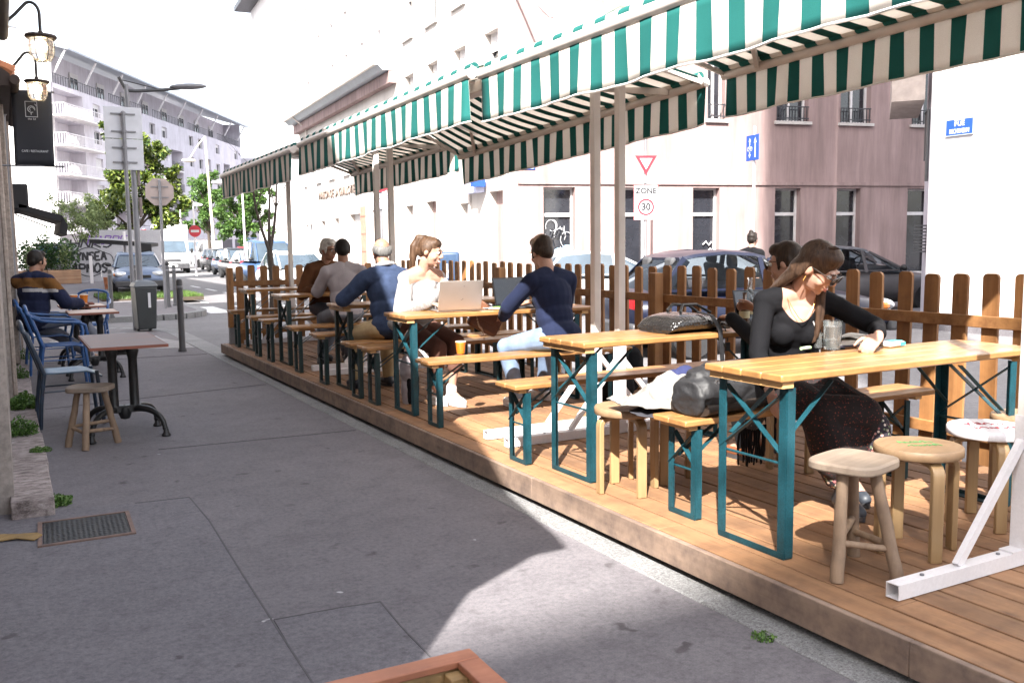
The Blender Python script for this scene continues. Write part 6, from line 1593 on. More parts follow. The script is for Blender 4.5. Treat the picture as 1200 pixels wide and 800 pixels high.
m_tee = cloth('grey_tshirt', (.36, .33, .35)); m_brownj = cloth('brown_jacket', (.11, .05, .025)); m_hood = cloth('navy_hoodie', (.018, .022, .05)); m_hoodb = cloth('brown_hoodie', (.16, .075, .025)); m_khaki = cloth('khaki_chino', (.5, .38, .22)); m_brownleg = cloth('brown_leggings', (.12, .06, .045)); m_greyj = cloth('grey_jeans', (.16, .17, .2))
m_shoew = M('white_trainer', (.72, .7, .7), .5, .06, 9, .05); m_shoed = M('dark_boot', (.03, .035, .045), .5, .2, 9, .1)
def speckle(name, base, dots, sc, thr=.28):
    mt, nt, bs = nodes(name); v = coords(nt, (1, 1, 1)); vo = nt.nodes.new('ShaderNodeTexVoronoi'); vo.inputs['Scale'].default_value = sc; nt.links.new(v, vo.inputs['Vector'])
    wc = nt.nodes.new('ShaderNodeSeparateColor'); nt.links.new(vo.outputs['Color'], wc.inputs[0])
    st = [(i/len(dots), d) for i, d in enumerate(dots)]; dc = ramp(nt, wc.outputs[0], st); dc_node = nt.nodes[-1]
    m_ = ramp(nt, vo.outputs['Distance'], [(thr, (1, 1, 1)), (thr+.12, (0, 0, 0))]); nt.links.new(mix(nt, m_, base, dc), bs.inputs['Base Color']); bs.inputs['Roughness'].default_value = .9; MATS[name] = mt; return mt
m_skirt = speckle('dark_red_flecked_skirt', (.012, .007, .007), [(.02, .008, .008), (.16, .02, .015), (.05, .012, .01), (.22, .05, .03)], 75, .2)
m_floral = speckle('pink_floral_cloth', (.03, .025, .035), [(.6, .3, .3), (.75, .65, .55), (.5, .12, .12), (.2, .25, .15)], 60, .32)
hb = HAIR('brown_hair', (.016, .0085, .0055), (.075, .042, .026)); hd_ = HAIR('dark_brown_hair', (.012, .007, .005), (.042, .023, .013)); hbl = HAIR('near_black_hair', (.006, .005, .0045), (.022, .015, .011)); hw_ = HAIR('white_hair', (.42, .4, .37), (.72, .7, .66)); hg = HAIR('grey_hair', (.06, .058, .055), (.2, .195, .19))
def cap_short(g, c, lift=.0, low=-.03, front=.06):
    H = c['H']; k = c['k']; Rh = c['Rh']
    g.ell(H(0, -.024, .047+lift), [.079*k, .092*k, .083*k], Rh, 22); g.ell(H(0, -.058, .0), [.068*k, .058*k, .07*k], Rh, 18); g.ell(H(0, .03, .085+lift), [.062*k, .055*k, .042*k], Rh, 16)
    for s in (-1, 1): g.ell(H(s*.066, -.02, .02), [.018*k, .045*k, .045*k], Rh, 12); g.cap(H(s*.07, .02, .03), H(s*.071, .022, low), .011*k, .007*k)
def two_tone(name, a, b):
    mt, nt, bs = nodes(name); at_ = nt.nodes.new('ShaderNodeAttribute'); at_.attribute_name = 'skin_edge'
    cmp_ = nt.nodes.new('ShaderNodeMath'); cmp_.operation = 'GREATER_THAN'; cmp_.inputs[1].default_value = 0; nt.links.new(at_.outputs['Fac'], cmp_.inputs[0])
    f = noise_n(nt, coords(nt), 9, 4); var = ramp(nt, f, [(.3, (.85, .85, .85)), (.7, (1.1, 1.1, 1.1))])
    nt.links.new(mix(nt, 1, mix(nt, cmp_.outputs[0], a, b), var, 'MULTIPLY'), bs.inputs['Base Color']); bs.inputs['Roughness'].default_value = .85; bs.inputs['Specular IOR Level'].default_value = .08
    return mt
def strands(c, paths, mt, r=.0016):
    g = MB()
    for p in paths: g.tube(p, [r]*(len(p)-1)+[r*.4], 4, False)
    g.build('hair_strands', mt, c['t'])
# 1. woman reading
def hair_long(g, c):
    H = c['H']; k = c['k']; Rh = c['Rh']; T = c['T']
    g.ell(H(0, -.02, .04), [.081, .098, .09], Rh, 24); g.ell(H(0, .03, .083), [.063, .055, .045], Rh, 16)
    rr = random.Random(6)
    for i in range(34):
        a = -PI*.66+PI*1.06*i/33; s = math.sin(a); cc = -math.cos(a); j = lambda q: rr.uniform(-q, q)
        p0 = H(.072*s, .01+.083*cc, .06+j(.01)); p1 = H(.082*s+j(.004), -.005+.096*cc, -.05); back = -.045 if s > 0 else .0
        p2 = T(.12*s+j(.01), -.045+.07*cc, .485+j(.012)); p3 = T(.16*s+j(.015), -.05+.075*cc, .38+j(.05))
        if s < -.88: p1 = H(.08*s, .03+.05*cc, -.06); p2 = T(.1*s+j(.01), .07, .43); p3 = T(.085*s+j(.01), .12, .3+j(.03))
        g.cap(p0, p1, .019, .017, 7); g.cap(p1, p2, .017, .014, 7); g.cap(p2, p3, .014, .004, 7)
def skirt_ext(g, c):
    kn, an, hips = c['kn'], c['an'], c['hips']
    for i in (0, 1): g.cap(hips[i], kn[i], .11, .085); g.cap(kn[i], kn[i].lerp(an[i], .6), .085, .095)
    for u in (0, .35, .7, 1.0): g.cap(hips[0].lerp(kn[0], u), hips[1].lerp(kn[1], u), .085, .085)
    for u in (.2, .4, .6): g.cap(kn[0].lerp(an[0], u), kn[1].lerp(an[1], u), .085, .085)
lh = at(1030, 394, 2.95); rh_ = at(903, 462, 3.12)
def neckline(c):
    T = c['T']; nb = c['NB']; Mi = c['Rt'].transposed(); P = c['P']
    def f(p):
        q = Mi @ (V(p)-P)
        return max(min(q.y-.0, q.z-.385-q.x*q.x*8, .09-abs(q.x)), min(q.z-.478, .078-abs(q.x)))
    return f
c1 = person('woman in a black top and sunglasses bent over a book', (3.47, 3.45, .745), 203, DZ, female=True, lean=24, twist=4, head=(-46, 38, 8),
       hands=[lh, rh_], feet=[(3.66, 3.16, .25), (3.46, 3.02, .25)], poles={'arm0': (-1, -.1, -.45), 'arm1': (.5, -.5, -.6)}, hdir={0: ((.75, .5, -.3), (-.3, .2, 1)), 1: ((-.1, .5, -1), (.9, .2, 0))}, curl=(.9, .7), vox=.0065,
       top=dict(mat=two_tone('black_top_with_neckline', (.008, .008, .0095), (.42, .245, .18)), e=.005, sleeve=.72, fold=.005, ff=13, name='shirt', attr=neckline), bottom=dict(mat=m_skirt, name='skirt', len=.55, fold=.008, ext=skirt_ext), shoes=dict(mat=m_shoed, h=.1), hair=(hb, hair_long), glasses='sun')
g = MB(); kn, an = c1['kn'], c1['an']
g.cap(kn[0].lerp(an[0], .2)+V((.05, -.03, 0)), kn[0].lerp(an[0], .6)+V((.05, -.03, 0)), .085, .1); g.cap(kn[0].lerp(an[0], .55), kn[0].lerp(an[0], .75), .08, .075); g.cap(kn[1].lerp(an[1], .6), kn[1].lerp(an[1], .8), .075, .07); remesh(g, .008, 'floral_hem', m_floral, c1['t'], 2, .006, 9, 2)
g = MB(); T = c1['T']; g.tube([T(-.075, .03, .5), T(-.05, .085, .46), T(-.02, .112, .42), T(0, .117, .405), T(.02, .112, .42), T(.05, .085, .46), T(.075, .03, .5)], .0018, 5); g.build('necklace', M('gold', (.5, .3, .1), .3, .1, 5, 0, metal=1), c1['t'])
g = MB(); H = c1['H']
for s in (-1, 1): g.tube([H(s*.078, .0, -.035), H(s*.08, .0, -.048), H(s*.08, .002, -.062)], .0025, 6)
g.build('earring', M('gold', (.5, .3, .1), .3), c1['t'])
H = c1['H']; T = c1['T']; rr = random.Random(17); ps = []
for i in range(150):
    a = rr.uniform(-.64, .4)*PI; s = math.sin(a); cc = -math.cos(a); o = rr.uniform(.0, .012)
    ps.append([H(.01*s+rr.uniform(-.01, .01), .02, .131), H(.06*s, .01+.07*cc, .108+o*.4), H((.078+o)*s, .006+(.09+o)*cc, .05), H((.088+o)*s, -.005+(.1+o)*cc, -.05), T((.125+o)*s+rr.uniform(-.012, .012), -.045+(.075+o)*cc, .48), T((.165+o)*s+rr.uniform(-.02, .02), -.05+.08*cc, .37+rr.uniform(-.06, .03))])
strands(c1, ps, hb)
# 2. woman with hair bun behind
def hair_bun(g, c):
    cap_short(g, c, .005); H = c['H']; g.ell(H(0, -.1, .03), [.036, .036, .036], None, 14); g.ell(H(0, -.06, -.06), [.05, .04, .05], None, 12)
rh2 = at(886, 362, 4.15)
person('woman with tied brown hair and sunglasses half hidden behind the reading woman', (3.97, 3.78, .70), -4, DZ, female=True, k=.95, lean=8, head=(-22, 12, 0), hands=[(3.66, 4.05, 1.02), rh2], feet=[(3.8, 4.05, .24), (4.1, 4.1, .24)],
       poles={'arm1': (.6, -.2, -1)}, hdir={1: ((-.3, .8, .3), (.6, .1, .5)), 0: ((.3, .8, 0), (0, 0, 1))}, curl=(.6, 1.2), vox=.008, top=dict(mat=m_blk, e=.008, sleeve=.9), bottom=dict(mat=m_blk), shoes=dict(mat=M('brown_leather_boot', (.2, .07, .03), .5, .2, 9, .1), h=.08), hair=(hd_, hair_bun), glasses='sun')
# 3. man in navy sweater
def hair_man(g, c): cap_short(g, c, .012); H = c['H']; g.ell(H(0, .05, .108), [.05, .04, .028], c['Rh'], 14)
person('man in a navy sweater and light jeans leaning over a dark laptop', (3.66, 5.92, .745), -8, DZ, lean=15, head=(2, 18, 0), hands=[at(590, 371, 6.42), (3.75, 6.42, .99)], feet=[(3.5, 6.28, .25), (3.86, 6.5, .25)],
       poles={'arm0': (-1, -.2, -.5), 'leg0': (-.5, 1, .6)}, hdir={0: ((.5, 1, -.1), (0, 0, 1)), 1: ((-.3, 1, 0), (0, 0, 1))}, curl=(.4, .4), vox=.008, top=dict(mat=m_navy, e=.012, fold=.006, ff=7, name='sweater'), bottom=dict(mat=m_lightdenim), shoes=dict(mat=m_shoew, sole=m_shoew), hair=(hd_, hair_man))
# 4. smiling woman in white
def hair_pony(g, c):
    H = c['H']; g.ell(H(0, -.02, .042), [.0775, .095, .086], c['Rh'], 22); g.ell(H(0, .03, .08), [.06, .05, .042], c['Rh'], 16); g.ell(H(0, -.075, .1), [.028, .028, .028], None, 12)
    for s in (-1, 1): g.ell(H(s*.064, -.022, .022), [.02, .05, .05], c['Rh'], 14)
    g.ell(H(0, -.06, .0), [.066, .05, .06], c['Rh'], 16)
    p = [H(0, -.08, .105), H(.01, -.125, .09), H(.02, -.14, .02), H(.02, -.13, -.07), H(.02, -.11, -.16)]
    for a, b, r0, r1 in zip(p, p[1:], (.026, .03, .034, .032), (.03, .034, .032, .012)): g.cap(a, b, r0, r1, 10)
def offsh(c):
    Mi = c['Rt'].transposed(); P = c['P']
    def f(p): q = Mi @ (V(p)-P); return min(q.z-.425-.02*math.cos(q.x*14), .17-abs(q.x))
    return f
def puff(g, c):
    for i in (0, 1): g.cap(c['sh'][i].lerp(c['el'][i], .25), c['el'][i], .066, .07)
c4 = person('smiling woman in a white off shoulder blouse with a ponytail, behind the silver laptop', (3.0, 7.1, .745), 172, DZ, female=True, lean=12, head=(-38, 13, -6), hands=[(3.2, 6.72, 1.0), (2.95, 6.76, 1.0)], feet=[(3.12, 6.72, .25), (3.02, 6.85, .25)],
       hdir={0: ((.5, 1, -.2), (0, 0, 1)), 1: ((-.6, .9, -.2), (0, 0, 1))}, curl=(.5, .5), vox=.007, top=dict(mat=two_tone('white_blouse_with_neckline', (.42, .405, .405), (.42, .245, .18)), e=.012, sleeve=.85, fold=.009, ff=12, name='blouse', attr=offsh), top_ext=puff, bottom=dict(mat=m_brownleg, len=.45, name='leggings'), shoes=dict(mat=m_shoew, sole=m_shoew, h=.03), hair=(HAIR('chestnut_hair', (.028, .014, .008), (.12, .068, .04)), hair_pony), smile=True)
H = c4['H']; rr = random.Random(9); ps = []
for i in range(110):
    a = rr.uniform(-PI, PI)*.62; s = math.sin(a); cc = math.cos(a)
    ps.append([H(.062*s, .07*cc+.005, .055+.03*cc), H(.052*s, .03*cc-.02, .112), H(.02*s, -.06, .128), H(.012+rr.uniform(-.02, .02), -.125, .09), H(.02+rr.uniform(-.03, .03), -.145, 0), H(.02+rr.uniform(-.03, .03), -.12, -.15+rr.uniform(-.03, .02))])
strands(c4, ps, MATS['chestnut_hair'])
g = MB(); i = 1; g.cap(c4['el'][1], c4['wr'][1], .058, .06); g.cap(c4['el'][1]+V((-.02, .0, -.02)), c4['el'][1]+V((-.05, .06, -.1)), .05, .05); remesh(g, .008, 'grey_knit_sleeve', speckle('grey_fleck_knit', (.22, .21, .21), [(.1, .1, .1), (.45, .44, .43), (.05, .05, .05), (.3, .3, .3)], 130, .3), c4['t'], 2, .01, 12, 3)
# 5. bald man in denim jacket
def hair_ring(g, c):
    H = c['H']; Rh = c['Rh']; k = c['k']; g.ell(H(0, -.06, .0), [.075, .05, .06], Rh, 18)
    for s in (-1, 1): g.ell(H(s*.066, -.03, .015), [.02, .055, .042], Rh, 14)
def collar(g, c): T = c['T']; g.cap(T(-.06, -.05, .5), T(.06, -.05, .5), .03, .03); g.cap(T(-.08, .0, .5), T(-.06, -.05, .5), .03, .03); g.cap(T(.08, 0, .5), T(.06, -.05, .5), .03, .03)
c5 = person('balding man in a blue denim jacket with his back to us', (2.93, 7.52, .745), -6, DZ, skin=m_skin2, lean=12, side=0, head=(10, 12, 0), hands=[(2.7, 7.95, 1.0), (3.05, 7.95, 1.0)], feet=[(2.75, 7.95, .25), (3.05, 7.95, .25)], poles={'arm0': (-1, -.25, -.55)},
       vox=.009, top=dict(mat=m_denim, e=.02, fold=.011, ff=7, name='denim_jacket'), top_ext=collar, bottom=dict(mat=m_khaki), shoes=dict(mat=m_shoed), hair=(hg, hair_ring))
g = MB(); T = c5['T']; g.tube([T(-.066, .02, .545), T(-.055, -.05, .55), T(0, -.075, .552), T(.055, -.05, .55), T(.066, .02, .545)], .02, 10); g.build('white_collar', m_whitetop, c5['t'])
# 6. man in grey t-shirt
person('dark haired man in a grey t-shirt with his back to us', (3.14, 9.36, .745), 6, DZ, skin=m_skin2, lean=8, head=(12, 8, 0), hands=[(2.98, 9.85, 1.0), (3.32, 9.85, 1.0)], feet=[(3.0, 9.8, .25), (3.3, 9.8, .25)], vox=.01, top=dict(mat=m_tee, e=.014, sleeve=-.1, fold=.007), bottom=dict(mat=m_greyj), shoes=dict(mat=m_shoed), hair=(hbl, lambda g, c: cap_short(g, c, -.006)))
# 7. white haired man, hand on chin
def hair_w(g, c): cap_short(g, c, .012); H = c['H']; g.ell(H(.03, .05, .1), [.04, .04, .025], c['Rh'], 12)
c7 = person('white haired man with glasses in a brown jacket resting his chin on his hand', (3.26, 10.5, .745), 176, DZ, skin=m_skin2, lean=8, head=(-28, 10, 0), hands=[(3.36, 10.2, 1.14), (3.1, 10.2, .98)], feet=[(3.15, 10.2, .25), (3.4, 10.2, .25)], poles={'arm0': (-.6, .1, -1)}, hdir={0: ((.1, .2, 1), (-.2, .9, .1)), 1: ((.4, .9, 0), (0, 0, 1))}, curl=(1.2, .5), vox=.009, top=dict(mat=m_brownj, e=.02, fold=.01, name='jacket'), bottom=dict(mat=m_greyj), shoes=dict(mat=m_shoed), hair=(hw_, hair_w), glasses='clear')
# 8. man in hoodie at the café table
def hoodpaint(c):
    Mi = c['Rt'].transposed(); P = c['P']; O = c['O']
    def f(p):
        q = Mi @ (V(p)-P)
        if q.z > .50: return 0
        if q.z > .37 and q.z-.30*1 > 0 and q.z > .40-abs(q.x+.0)*.15: return 1
        if .335 < q.z <= .375 and q.y < 0 and q.x > -.06: return 2
        return 0
    return f
def hoodext(g, c): T = c['T']; g.cap(T(-.07, -.06, .49), T(.07, -.06, .49), .045, .045); g.cap(T(0, -.1, .45), T(0, -.085, .5), .05, .045)
person('man in a navy and brown hooded jacket sitting at the café tables on the pavement', (.27, 12.15, .62), 36, 0, skin=m_skin2, lean=5, k=1.05, head=(22, 8, 0), hands=[(.66, 12.55, .86), (.78, 12.3, .8)], feet=[(.95, 12.55, .09), (1.0, 12.2, .26)], vox=.01, top=dict(mat=[m_hood, m_hoodb, m_whitetop], e=.026, fold=.01, name='hooded_jacket', paint=hoodpaint), top_ext=hoodext, bottom=dict(mat=m_greyj), shoes=dict(mat=M('grey_trainer', (.4, .4, .42), .6), sole=m_shoew), hair=(hbl, lambda g, c: cap_short(g, c, -.002)))
# 9. pedestrian beyond the parked car
q = at(880, 283, 11.4)
person('dark haired pedestrian with a bun and a backpack walking behind the dark blue hatchback', (q.x, q.y, .8), 60, -.12, female=True, stand=True, lean=3, head=(6, 4, 0), hands=[(q.x-.1, q.y+.2, .68), (q.x+.15, q.y-.2, .7)], feet=[(q.x-.1, q.y+.1, -.03), (q.x+.2, q.y-.02, -.03)], vox=.012, top=dict(mat=m_blk, e=.02), bottom=dict(mat=m_blk), shoes=dict(mat=m_shoed), hair=(hbl, lambda g, c: (cap_short(g, c, .004), g.ell(c['H'](0, -.06, .125), [.04, .04, .035], None, 12))))
# ------------------------------------------------------------------ things on the tables and benches
TZ = DZ+.771; BZ = DZ+.483
def tumbler(label, p, r, h, fill, group=None, tint=None):
    t = thing('tumbler', label, 'glass', p, group=group)
    g = MB(); g.lathe([(0, 0), (r*.78, 0), (r*.82, .01), (r, h), (r*.955, h), (r*.76, .014), (0, .013)], n=28); g.build('glass', m_glass, t, angle=60)
    if fill: g = MB(); f = .016; top = h*fill; rr_ = r*.76+(r*.955-r*.76)*(top-.014)/(h-.014); g.lathe([(0, .0145), (r*.755, .0145), (rr_*.99, top), (0, top)], n=28); g.build('drink', tint or m_water, t, angle=60)
    return t
m_coffee = M('milky_coffee', (.16, .08, .035), .2, .1, 8, 0)
tumbler('tall tumbler of water next to the woman reading at the nearest table', gz(975, 409, TZ), .047, .138, .8)
es = tumbler('small glass of coffee with a white straw behind the tall tumbler', gz(960, 407, TZ), .032, .075, .55, None, m_coffee)
g = MB(); g.tube([(.01, .0, .02), (-.045, .0, .13)], .0035, 8); g.build('straw', m_whitetop, es)
q = gz(945, 410, TZ); g = MB(); g.tube([(-.035, 0, .009), (.035, .01, .009)], .0085, 12); lb = g.build('lip_balm', M('pale_green_tube', (.4, .55, .3), .4), loc=q); tag(lb, 'small green and white lip balm tube lying left of the coffee glass', 'tube')
g = MB(); g.tube([(-.014, .003, .009), (.012, .007, .009)], .0089, 12); g.build('tube_label', m_whitetop, lb)
# book
m_page = M('paper_page', (.72, .7, .66), .8, .04, 9, .05); m_cover = M('dark_book_cover', (.03, .025, .04), .5)
q = gz(1002, 404, TZ); bk = thing('book', 'open book with white pages and a dark cover under the reading woman\'s hand', 'book', (q.x-.01, q.y+.03, TZ), -.2)
g = MB()
for s in (-1, 1):
    vs = []
    for i in range(7):
        u = i/6; vs += [(s*u*.12, -.085, .03+.02*math.sin(u*PI*.8)), (s*u*.12, .085, .03+.02*math.sin(u*PI*.8))]
    vs += [(s*u2*.12, yy, .004) for u2 in (1, 0) for yy in (.085, -.085)]
    n0 = len(g.v); g.add(vs[:14], [(2*i, 2*i+1, 2*i+3, 2*i+2) for i in range(6)])
    g.bx(min(s*.002, s*.119), max(s*.002, s*.119), -.085, .085, .0085, .03)
o = g.build('pages', m_page, bk)
g = MB(); g.bx(-.128, .128, -.093, .093, 0, .008); g.build('cover', m_cover, bk)
q = gz(1046, 406, TZ); tp = thing('tobacco_pouch', 'white and teal packet lying by the reading woman\'s hand', 'packet', q, .12)
g = MB(); g.box((0, 0, .014), (.13, .06, .026)); g.build('pouch', m_page, tp, bevel=.01); g = MB(); g.box((.01, 0, .0285), (.085, .04, .002)); g.box((.04, -.0305, .014), (.04, .002, .018)); g.build('print', M('teal_print', (.05, .4, .42), .5), tp)
# grey bag on the nearest bench
m_bagc = M('grey_coated_canvas', (.014, .014, .016), .6, .25, 6, .5, grit=.2, bd=.01); m_bagl = M('brown_black_leather', (.03, .022, .018), .4, .25, 9, .25)
bg_ = thing('shoulder_bag', 'dark grey barrel shaped shoulder bag on the nearest bench', 'bag', (2.98, 3.37, BZ), .12)
g = MB(); secs = []
for i in range(9):
    u = i/8; x = -.22+.44*u; k_ = .8+.2*math.sin(PI*u)**.3; secs.append([(x, y*k_, .005+(z-.005)*k_) for _, y, z in rsec(0, .115, .0, .2, 2.6, 24, 1)])
g = loft(secs, 24); g.ell((-.12, .0, .19), (.08, .07, .03), None, 14); g.ell((.1, -.04, .195), (.1, .06, .03), None, 14); o = remesh(g, .008, 'bag_body', m_bagc, bg_, 3, .014, 9, 3, (1, 1, 1.4))
g = MB(); secs = [[(x, y*1.03, z) for _, y, z in rsec(0, .118, -.001, .075, 3.0, 24, 1)] for x in (-.2, .2)]; g = loft(secs, 24); g.build('bag_base', m_bagl, bg_)
g = MB(); g.tube([(-.1, -.05, .19), (-.05, -.06, .24), (.08, -.06, .245), (.16, -.05, .19)], .009, 8); g.tube([(-.19, .02, .17), (.0, .08, .22), (.2, .02, .17)], .012, 8); g.tube([(.12, -.1, .17), (.25, -.15, .14), (.33, -.1, .12)], .012, 8); g.build('strap', m_black, bg_)
g = MB()
for x in (-.12, .0, .15): g.lathe([(.010, -.003), (.014, -.003), (.014, .003), (.010, .003), (.010, -.003)], (x, -.1, .16), 12, R3=UP)
g.tube([(-.15, -.1, .135), (.18, -.1, .135)], .004, 6); g.build('buckle', m_chrome, bg_)
# pale jacket heap
m_jack = cloth('pale_jacket', (.22, .21, .195), .9, .1, 9)
jk = thing('jacket', 'crumpled pale jacket with a dark lining heaped over the stool and the nearest bench', 'jacket', (2.86, 3.63, BZ-.02))
def drape(name, mt, parent, w_, d_, hf, seed, n=56, thick=.004, amp=.02, fq=9):
    g = MB(); vs = []; o_ = V((seed*3.7, seed*1.3, 0))
    for i in range(n+1):
        for j in range(n+1):
            u, v_ = i/n*2-1, j/n*2-1; e = 1+.12*noise.noise(V((math.atan2(v_, u)*1.3, seed, 0)))
            x, y = u*w_*e*(1-.12*v_*v_), v_*d_*e*(1-.1*u*u); p_ = V((x, y, 0))*fq+o_
            f = noise.noise(p_*.6)*1.0+(1-2*abs(noise.noise(p_+V((3, 3, 3)))))*.7+noise.noise(p_*2.6)*.25
            vs.append((x+.02*noise.noise(p_+V((9, 0, 0))), y+.02*noise.noise(p_+V((0, 9, 0))), max(.004, hf(u, v_)+amp*f*min(1, 2.2*(1-max(abs(u), abs(v_)))+.25))))
    g.add(vs, [(i*(n+1)+j, i*(n+1)+j+1, (i+1)*(n+1)+j+1, (i+1)*(n+1)+j) for i in range(n) for j in range(n)])
    ob = g.build(name, mt, parent, angle=180); sm = ob.modifiers.new('cloth', 'SOLIDIFY'); sm.thickness = thick; sm.offset = -1; return ob
drape('dark_lining', M('dark_lining', (.04, .04, .05), .7), jk, .2, .12, lambda u, v_: .012*(1-u*u), 3, 40, .004, .014, 9).location = (-.02, -.05, 0)
o = drape('jacket_cloth', m_jack, jk, .26, .19, lambda u, v_: .03+(.1*math.exp(-((u-.4)**2*5+(v_-.1)**2*3))+.085*math.exp(-((u+.25)**2*6+(v_+.1)**2*4)))*(1-max(abs(u), abs(v_))**6), 5, 72, .006, .042, 11); o.location = (.02, .03, .008)
g = MB(); g.cap((-.02, -.08, .05), (.13, -.11, .06), .036, .03); g.cap((.13, -.11, .06), (.2, -.06, .05), .03, .026); remesh(g, .006, 'jacket_sleeve', m_jack, jk, 2, .012, 22, 6)
g = MB(); g.ell((.17, .05, .16), (.055, .05, .04), None, 14); g.ell((.13, .08, .15), (.04, .05, .03), None, 14); sc_ = remesh(g, .006, 'navy_scarf', cloth('navy_scarf', (.03, .035, .09)), None, 2, .008, 16, 1); sc_.location = (2.86, 3.63, BZ-.02); tag(sc_, 'small navy scarf tucked on top of the pale jacket heap', 'scarf')
fr = thing('shawl', 'dark fringed shawl hanging down from the nearest bench behind the table leg', 'shawl', (3.2, 3.45, BZ+.02))
g = MB(); g.ell((0, -.08, -.05), (.09, .025, .1), None, 14); g.ell((.03, 0, .0), (.12, .13, .025), None, 14); remesh(g, .007, 'shawl_cloth', speckle('dark_shawl', (.03, .03, .032), [(.1, .1, .1), (.02, .02, .02), (.06, .06, .065), (.14, .13, .13)], 90, .3), fr, 2, .008, 14, 2)
g = MB(); rr = random.Random(8)
for i in range(16):
    x = -.08+.011*i; g.tube([(x, -.085, -.12), (x+rr.uniform(-.01, .01), -.085+rr.uniform(-.012, .012), -.2), (x+rr.uniform(-.015, .015), -.085, -.27-rr.random()*.05)], [.006, .006, .004], 6)
g.build('fringe', m_blk, fr)
# crocodile bag on the second table
def croc():
    mt, nt, bs = nodes('black_crocodile_leather'); v = coords(nt, (1, 1, 1)); vo = nt.nodes.new('ShaderNodeTexVoronoi'); vo.inputs['Scale'].default_value = 46; vo.inputs['Randomness'].default_value = .45; nt.links.new(v, vo.inputs['Vector'])
    bs.inputs['Base Color'].default_value = (.014, .013, .013, 1); bs.inputs['Roughness'].default_value = .22; bs.inputs['Coat Weight'].default_value = .5; bs.inputs['Coat Roughness'].default_value = .12
    bump(nt, ramp(nt, vo.outputs['Distance'], [(.1, (1, 1, 1)), (.6, (0, 0, 0))]), .9, .006, bs); return mt
m_croc = croc()
q = gz(812, 389, TZ); cb_ = thing('handbag', 'black crocodile leather handbag lying on the second nearest table', 'bag', (q.x+.02, 4.28, TZ), .05)
g = MB(); secs = []
for i in range(11):
    u = i/10; x = -.23+.46*u; e = math.sin(PI*min(1, max(0, u)))**.45; secs.append([(x, y*(.9+.1*e), .001+(z)*(.35+.65*e)*(1-.25*u)) for _, y, z in rsec(0, .17, .0, .125, 2.7, 26, 1)])
g = loft(secs, 26); g.build('bag_body', m_croc, cb_, angle=60)
g = MB(); g.tube([(-.08, -.06, .115), (-.03, -.02, .155), (.1, -.0, .15), (.17, -.05, .1)], .009, 8); g.tube([(-.06, .08, .115), (0, .1, .15), (.12, .09, .14), (.18, .06, .09)], .009, 8); g.build('handle', m_black, cb_)
g = MB(); ribbon(g, [(.02, -.1, .115), (.04, -.19, .1), (.05, -.252, .02), (.055, -.258, -.08), (.07, -.256, -.2)], .03, .004, (1, 0, 0)); g.build('strap', m_bagc, cb_)
g = MB(); g.tube([(.16, -.17, .03), (.165, -.19, -.02), (.16, -.2, -.06)], .004, 6); g.box((.16, -.2, -.09), (.03, .012, .05)); g.build('key_tag', m_black, cb_)
# bottles, laptop by the second woman
m_brownglass = M('brown_bottle_glass', (.09, .035, .008), .08, .2, 6, 0, spec=.9, coat=.6); m_greenglass = M('green_bottle_glass', (.01, .12, .03), .08, .2, 6, 0, spec=.9, coat=.6)
def bottle(name, label, p, r, h, mt, group=None):
    t = thing(name, label, 'bottle', p, group=group)
    g = MB(); g.lathe([(0, 0), (r, 0), (r, h*.52), (r*.9, h*.6), (r*.42, h*.76), (r*.36, h*.96), (r*.46, h*.965), (r*.46, h), (0, h)], n=22); g.build('bottle_glass', mt, t)
    g = MB(); g.lathe([(r*1.01, h*.2), (r*1.012, h*.2), (r*1.012, h*.42), (r*1.01, h*.42)], n=22); g.build('bottle_label', M('cream_label', (.5, .42, .25), .7), t); return t
bottle('bottle', 'brown glass bottle beyond the crocodile handbag', (4.08, 4.38, TZ), .033, .2, m_brownglass)
cbz = bottle('bottle', 'tall clear water bottle next to the brown bottle', (4.17, 4.43, TZ), .036, .29, m_glass)
def laptop(label, p, rz, w_, d_, tilt, shell, screen, open_=1):
    t = thing('laptop', label, 'laptop', p, rz)          # keyboard toward -y, lid hinged at +y
    g = MB(); g.bx(-w_/2, w_/2, -d_/2, d_/2, .002, .015); g.build('base', shell, t, bevel=.004)
    g = MB(); g.bx(-w_*.43, w_*.43, -.02, d_/2-.03, .0153, .017); g.build('keyboard', m_black, t)
    a = V((0, d_/2, .016)); u = V((0, math.sin(tilt), math.cos(tilt))); n = V((0, math.cos(tilt), -math.sin(tilt)))
    g = MB(); h = d_*.98; g.plate([a+V((-w_/2, 0, 0)), a+V((w_/2, 0, 0)), a+V((w_/2, 0, 0))+u*h, a+V((-w_/2, 0, 0))+u*h], n*.008); l = g.build('lid', shell, t, bevel=.003)
    g = MB(); g.plate([a+V((-w_*.47, 0, 0))+u*.015-n*.0006, a+V((w_*.47, 0, 0))+u*.015-n*.0006, a+V((w_*.47, 0, 0))+u*(h-.012)-n*.0006, a+V((-w_*.47, 0, 0))+u*(h-.012)-n*.0006], -n*.001); g.build('screen', screen, l, smooth=False)
    return t
m_alu = M('brushed_aluminium', (.42, .39, .37), .32, .05, 8, .03, metal=.7); m_dark = M('dark_screen', (.012, .013, .016), .12, .1, 5, 0, spec=.8)
q = gz(527, 364, TZ); laptop('open silver laptop in front of the smiling woman, lid toward us', (q.x+.03, 6.62, TZ), PI-.12, .355, .245, .3, m_alu, m_dark)
q = at(610, 357, 6.62); laptop('open dark laptop in front of the man in the navy sweater', (q.x, 6.6, TZ), .1, .35, .24, .25, m_dgrey, m_dark)
q = at(872, 383, 4.35); laptop('open black laptop at the end of the second table, before the woman with tied hair', (q.x+.12, 4.28, TZ), -.25, .3, .21, .3, m_dgrey, m_dark)
